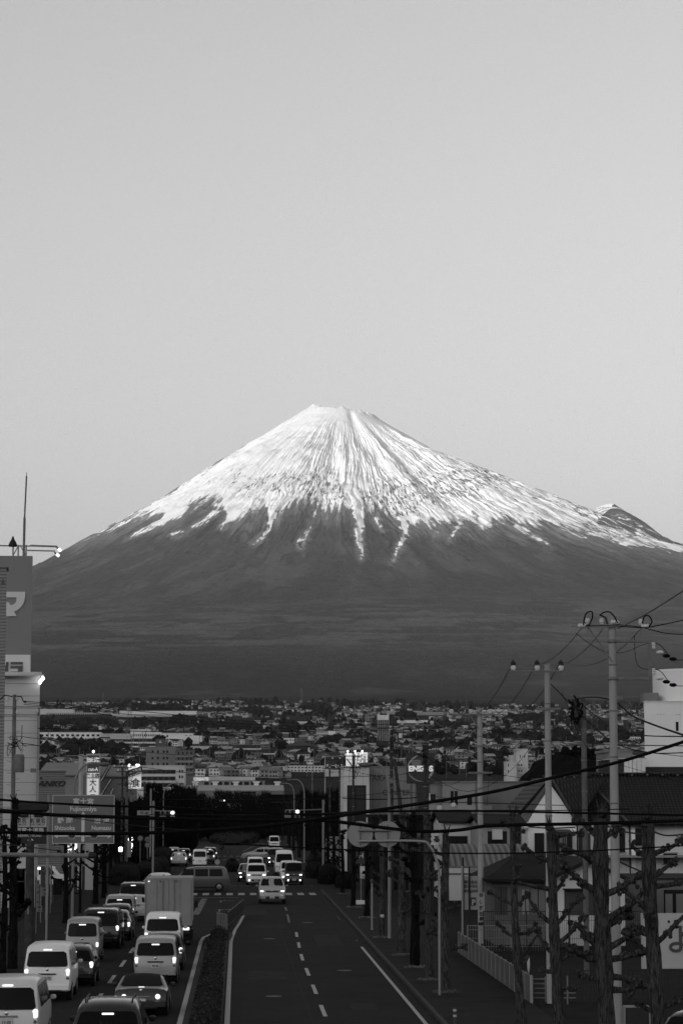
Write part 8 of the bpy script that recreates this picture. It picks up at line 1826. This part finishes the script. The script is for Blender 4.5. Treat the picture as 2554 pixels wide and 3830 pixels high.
# white finned tower
Y = Y_of(2775); xc = gx(1434, Y); z0 = gz(xc, Y) - 5; t = thing('finned_tower', (xc, Y, z0), 0, 'white tower block with tall vertical fins left of the fuel sign', 'tower')
w = gx(1455, Y) - gx(1413, Y); MB().bb(-w / 2 + .5, w / 2 - .5, 1, 12, 0, zpx(2696, Y) - z0).build('core', wmat(.05), t); MB().bb(-w / 2, w / 2, 0, 12, zpx(2692, Y) - z0, zpx(2674, Y) - z0).build('head', wmat(.52), t)
for px in (1416, 1453): MB().bb(gx(px, Y) - xc - 1, gx(px, Y) - xc + 1, 3, 6, zpx(2674, Y) - z0, zpx(2669, Y) - z0).build('roof_box', wmat(.5), t)
for px in (1414, 1421, 1430, 1438, 1446, 1454): MB().bb(gx(px, Y) - xc - .14, gx(px, Y) - xc + .14, -.4, 1, 0, zpx(2690, Y) - z0).build('fin', wmat(.55), t)
# highway bank
Y = Y_of(2748) ; a = MB(); a.bb(gx(560, Y), gx(1100, Y), Y, Y + 12, gz(gx(800, Y), Y) - 10, zpx(2738, Y)); o = a.build('highway_bank', wmat(.085)); tag(o, 'long straight highway bank', None, None, 'structure')
Y -= 30; a = MB(); a.bb(gx(600, Y), gx(1150, Y), Y, Y + 8, gz(gx(800, Y), Y) - 10, zpx(2752, Y)); o = a.build('field_bank', wmat(.055)); tag(o, 'flat field below the highway', None, None, 'structure')
# lattice pylons
def pylon(px, pyb, pyt, Y, label):
    x = gx(px, Y); z0 = float(mount_z(np.array([x]), np.array([Y]))[0]) if Y > 8300 else gz(x, Y); zb_ = zpx(pyb, Y); z0 = min(z0, zb_); h = zpx(pyt, Y) - z0; t = thing('lattice_pylon', (x, Y, z0), 0, label, 'pylon', 'lattice pylons on the plain'); a = MB(); b_ = h * .10; tw = .02 * h; th = max(.22, Y * .000075)
    for sx in (-1, 1):
        for sy in (-1, 1): a.tube([(sx * b_, sy * b_, 0), (sx * tw, sy * tw, h)], th, 4)
    n = 9
    for i in range(n):
        f0, f1 = i / n, (i + 1) / n; w0, w1 = b_ + (tw - b_) * f0, b_ + (tw - b_) * f1
        a.tube([(-w0, -w0, h * f0), (w1, -w1, h * f1)], th * .6, 3); a.tube([(w0, -w0, h * f0), (-w1, -w1, h * f1)], th * .6, 3)
    a.build('lattice', mat('pylon_steel', .10, .7), t); a = MB()
    for f in (.7, .82, .94): a.tube([(-h * .12, 0, h * f), (h * .12, 0, h * f)], th * .9, 4)
    a.build('crossarms', mat('pylon_steel', .10, .7), t)
for px, pyb, pyt, Y, lb in ((483, 2715, 2630, 3400, 'lattice pylon in front of the long white factory'), (1030, 2722, 2635, 3400, 'lattice pylon over the dark woods in the centre'), (380, 2625, 2592, 7800, 'small lattice pylon above the left factories'), (1128, 2610, 2572, 7600, 'small lattice pylon right of the centre pylon'), (1379, 2690, 2628, 4200, 'lattice pylon left of the three far insulators'), (1747, 2680, 2618, 4200, 'lattice pylon between the second and third pale poles'),
     (1536, 2880, 2790, 900, 'lattice pylon directly left of the fuel sign'), (2358, 2700, 2620, 3000, 'faint lattice pylon left of the large pale building'), (2225, 2720, 2610, 3000, 'faint lattice pylon between the two tallest poles')): pylon(px, pyb, pyt, Y, lb)
# thin poles and lit points between houses
a = MB()
for _ in range(330):
    py = 2700 + 230 * rg.random(); px = rg.uniform(160, 2300); x, Y, z = put(px, py); h = rg.uniform(8, 13); a.tube([(x, Y, z - 1), (x, Y, z + h)], .12 + Y * .00005, 3, False)
o = a.build('far_poles', mat('far_pole_grey', .14, .8)); tag(o, 'countless thin poles in the far town', None, None, 'stuff')
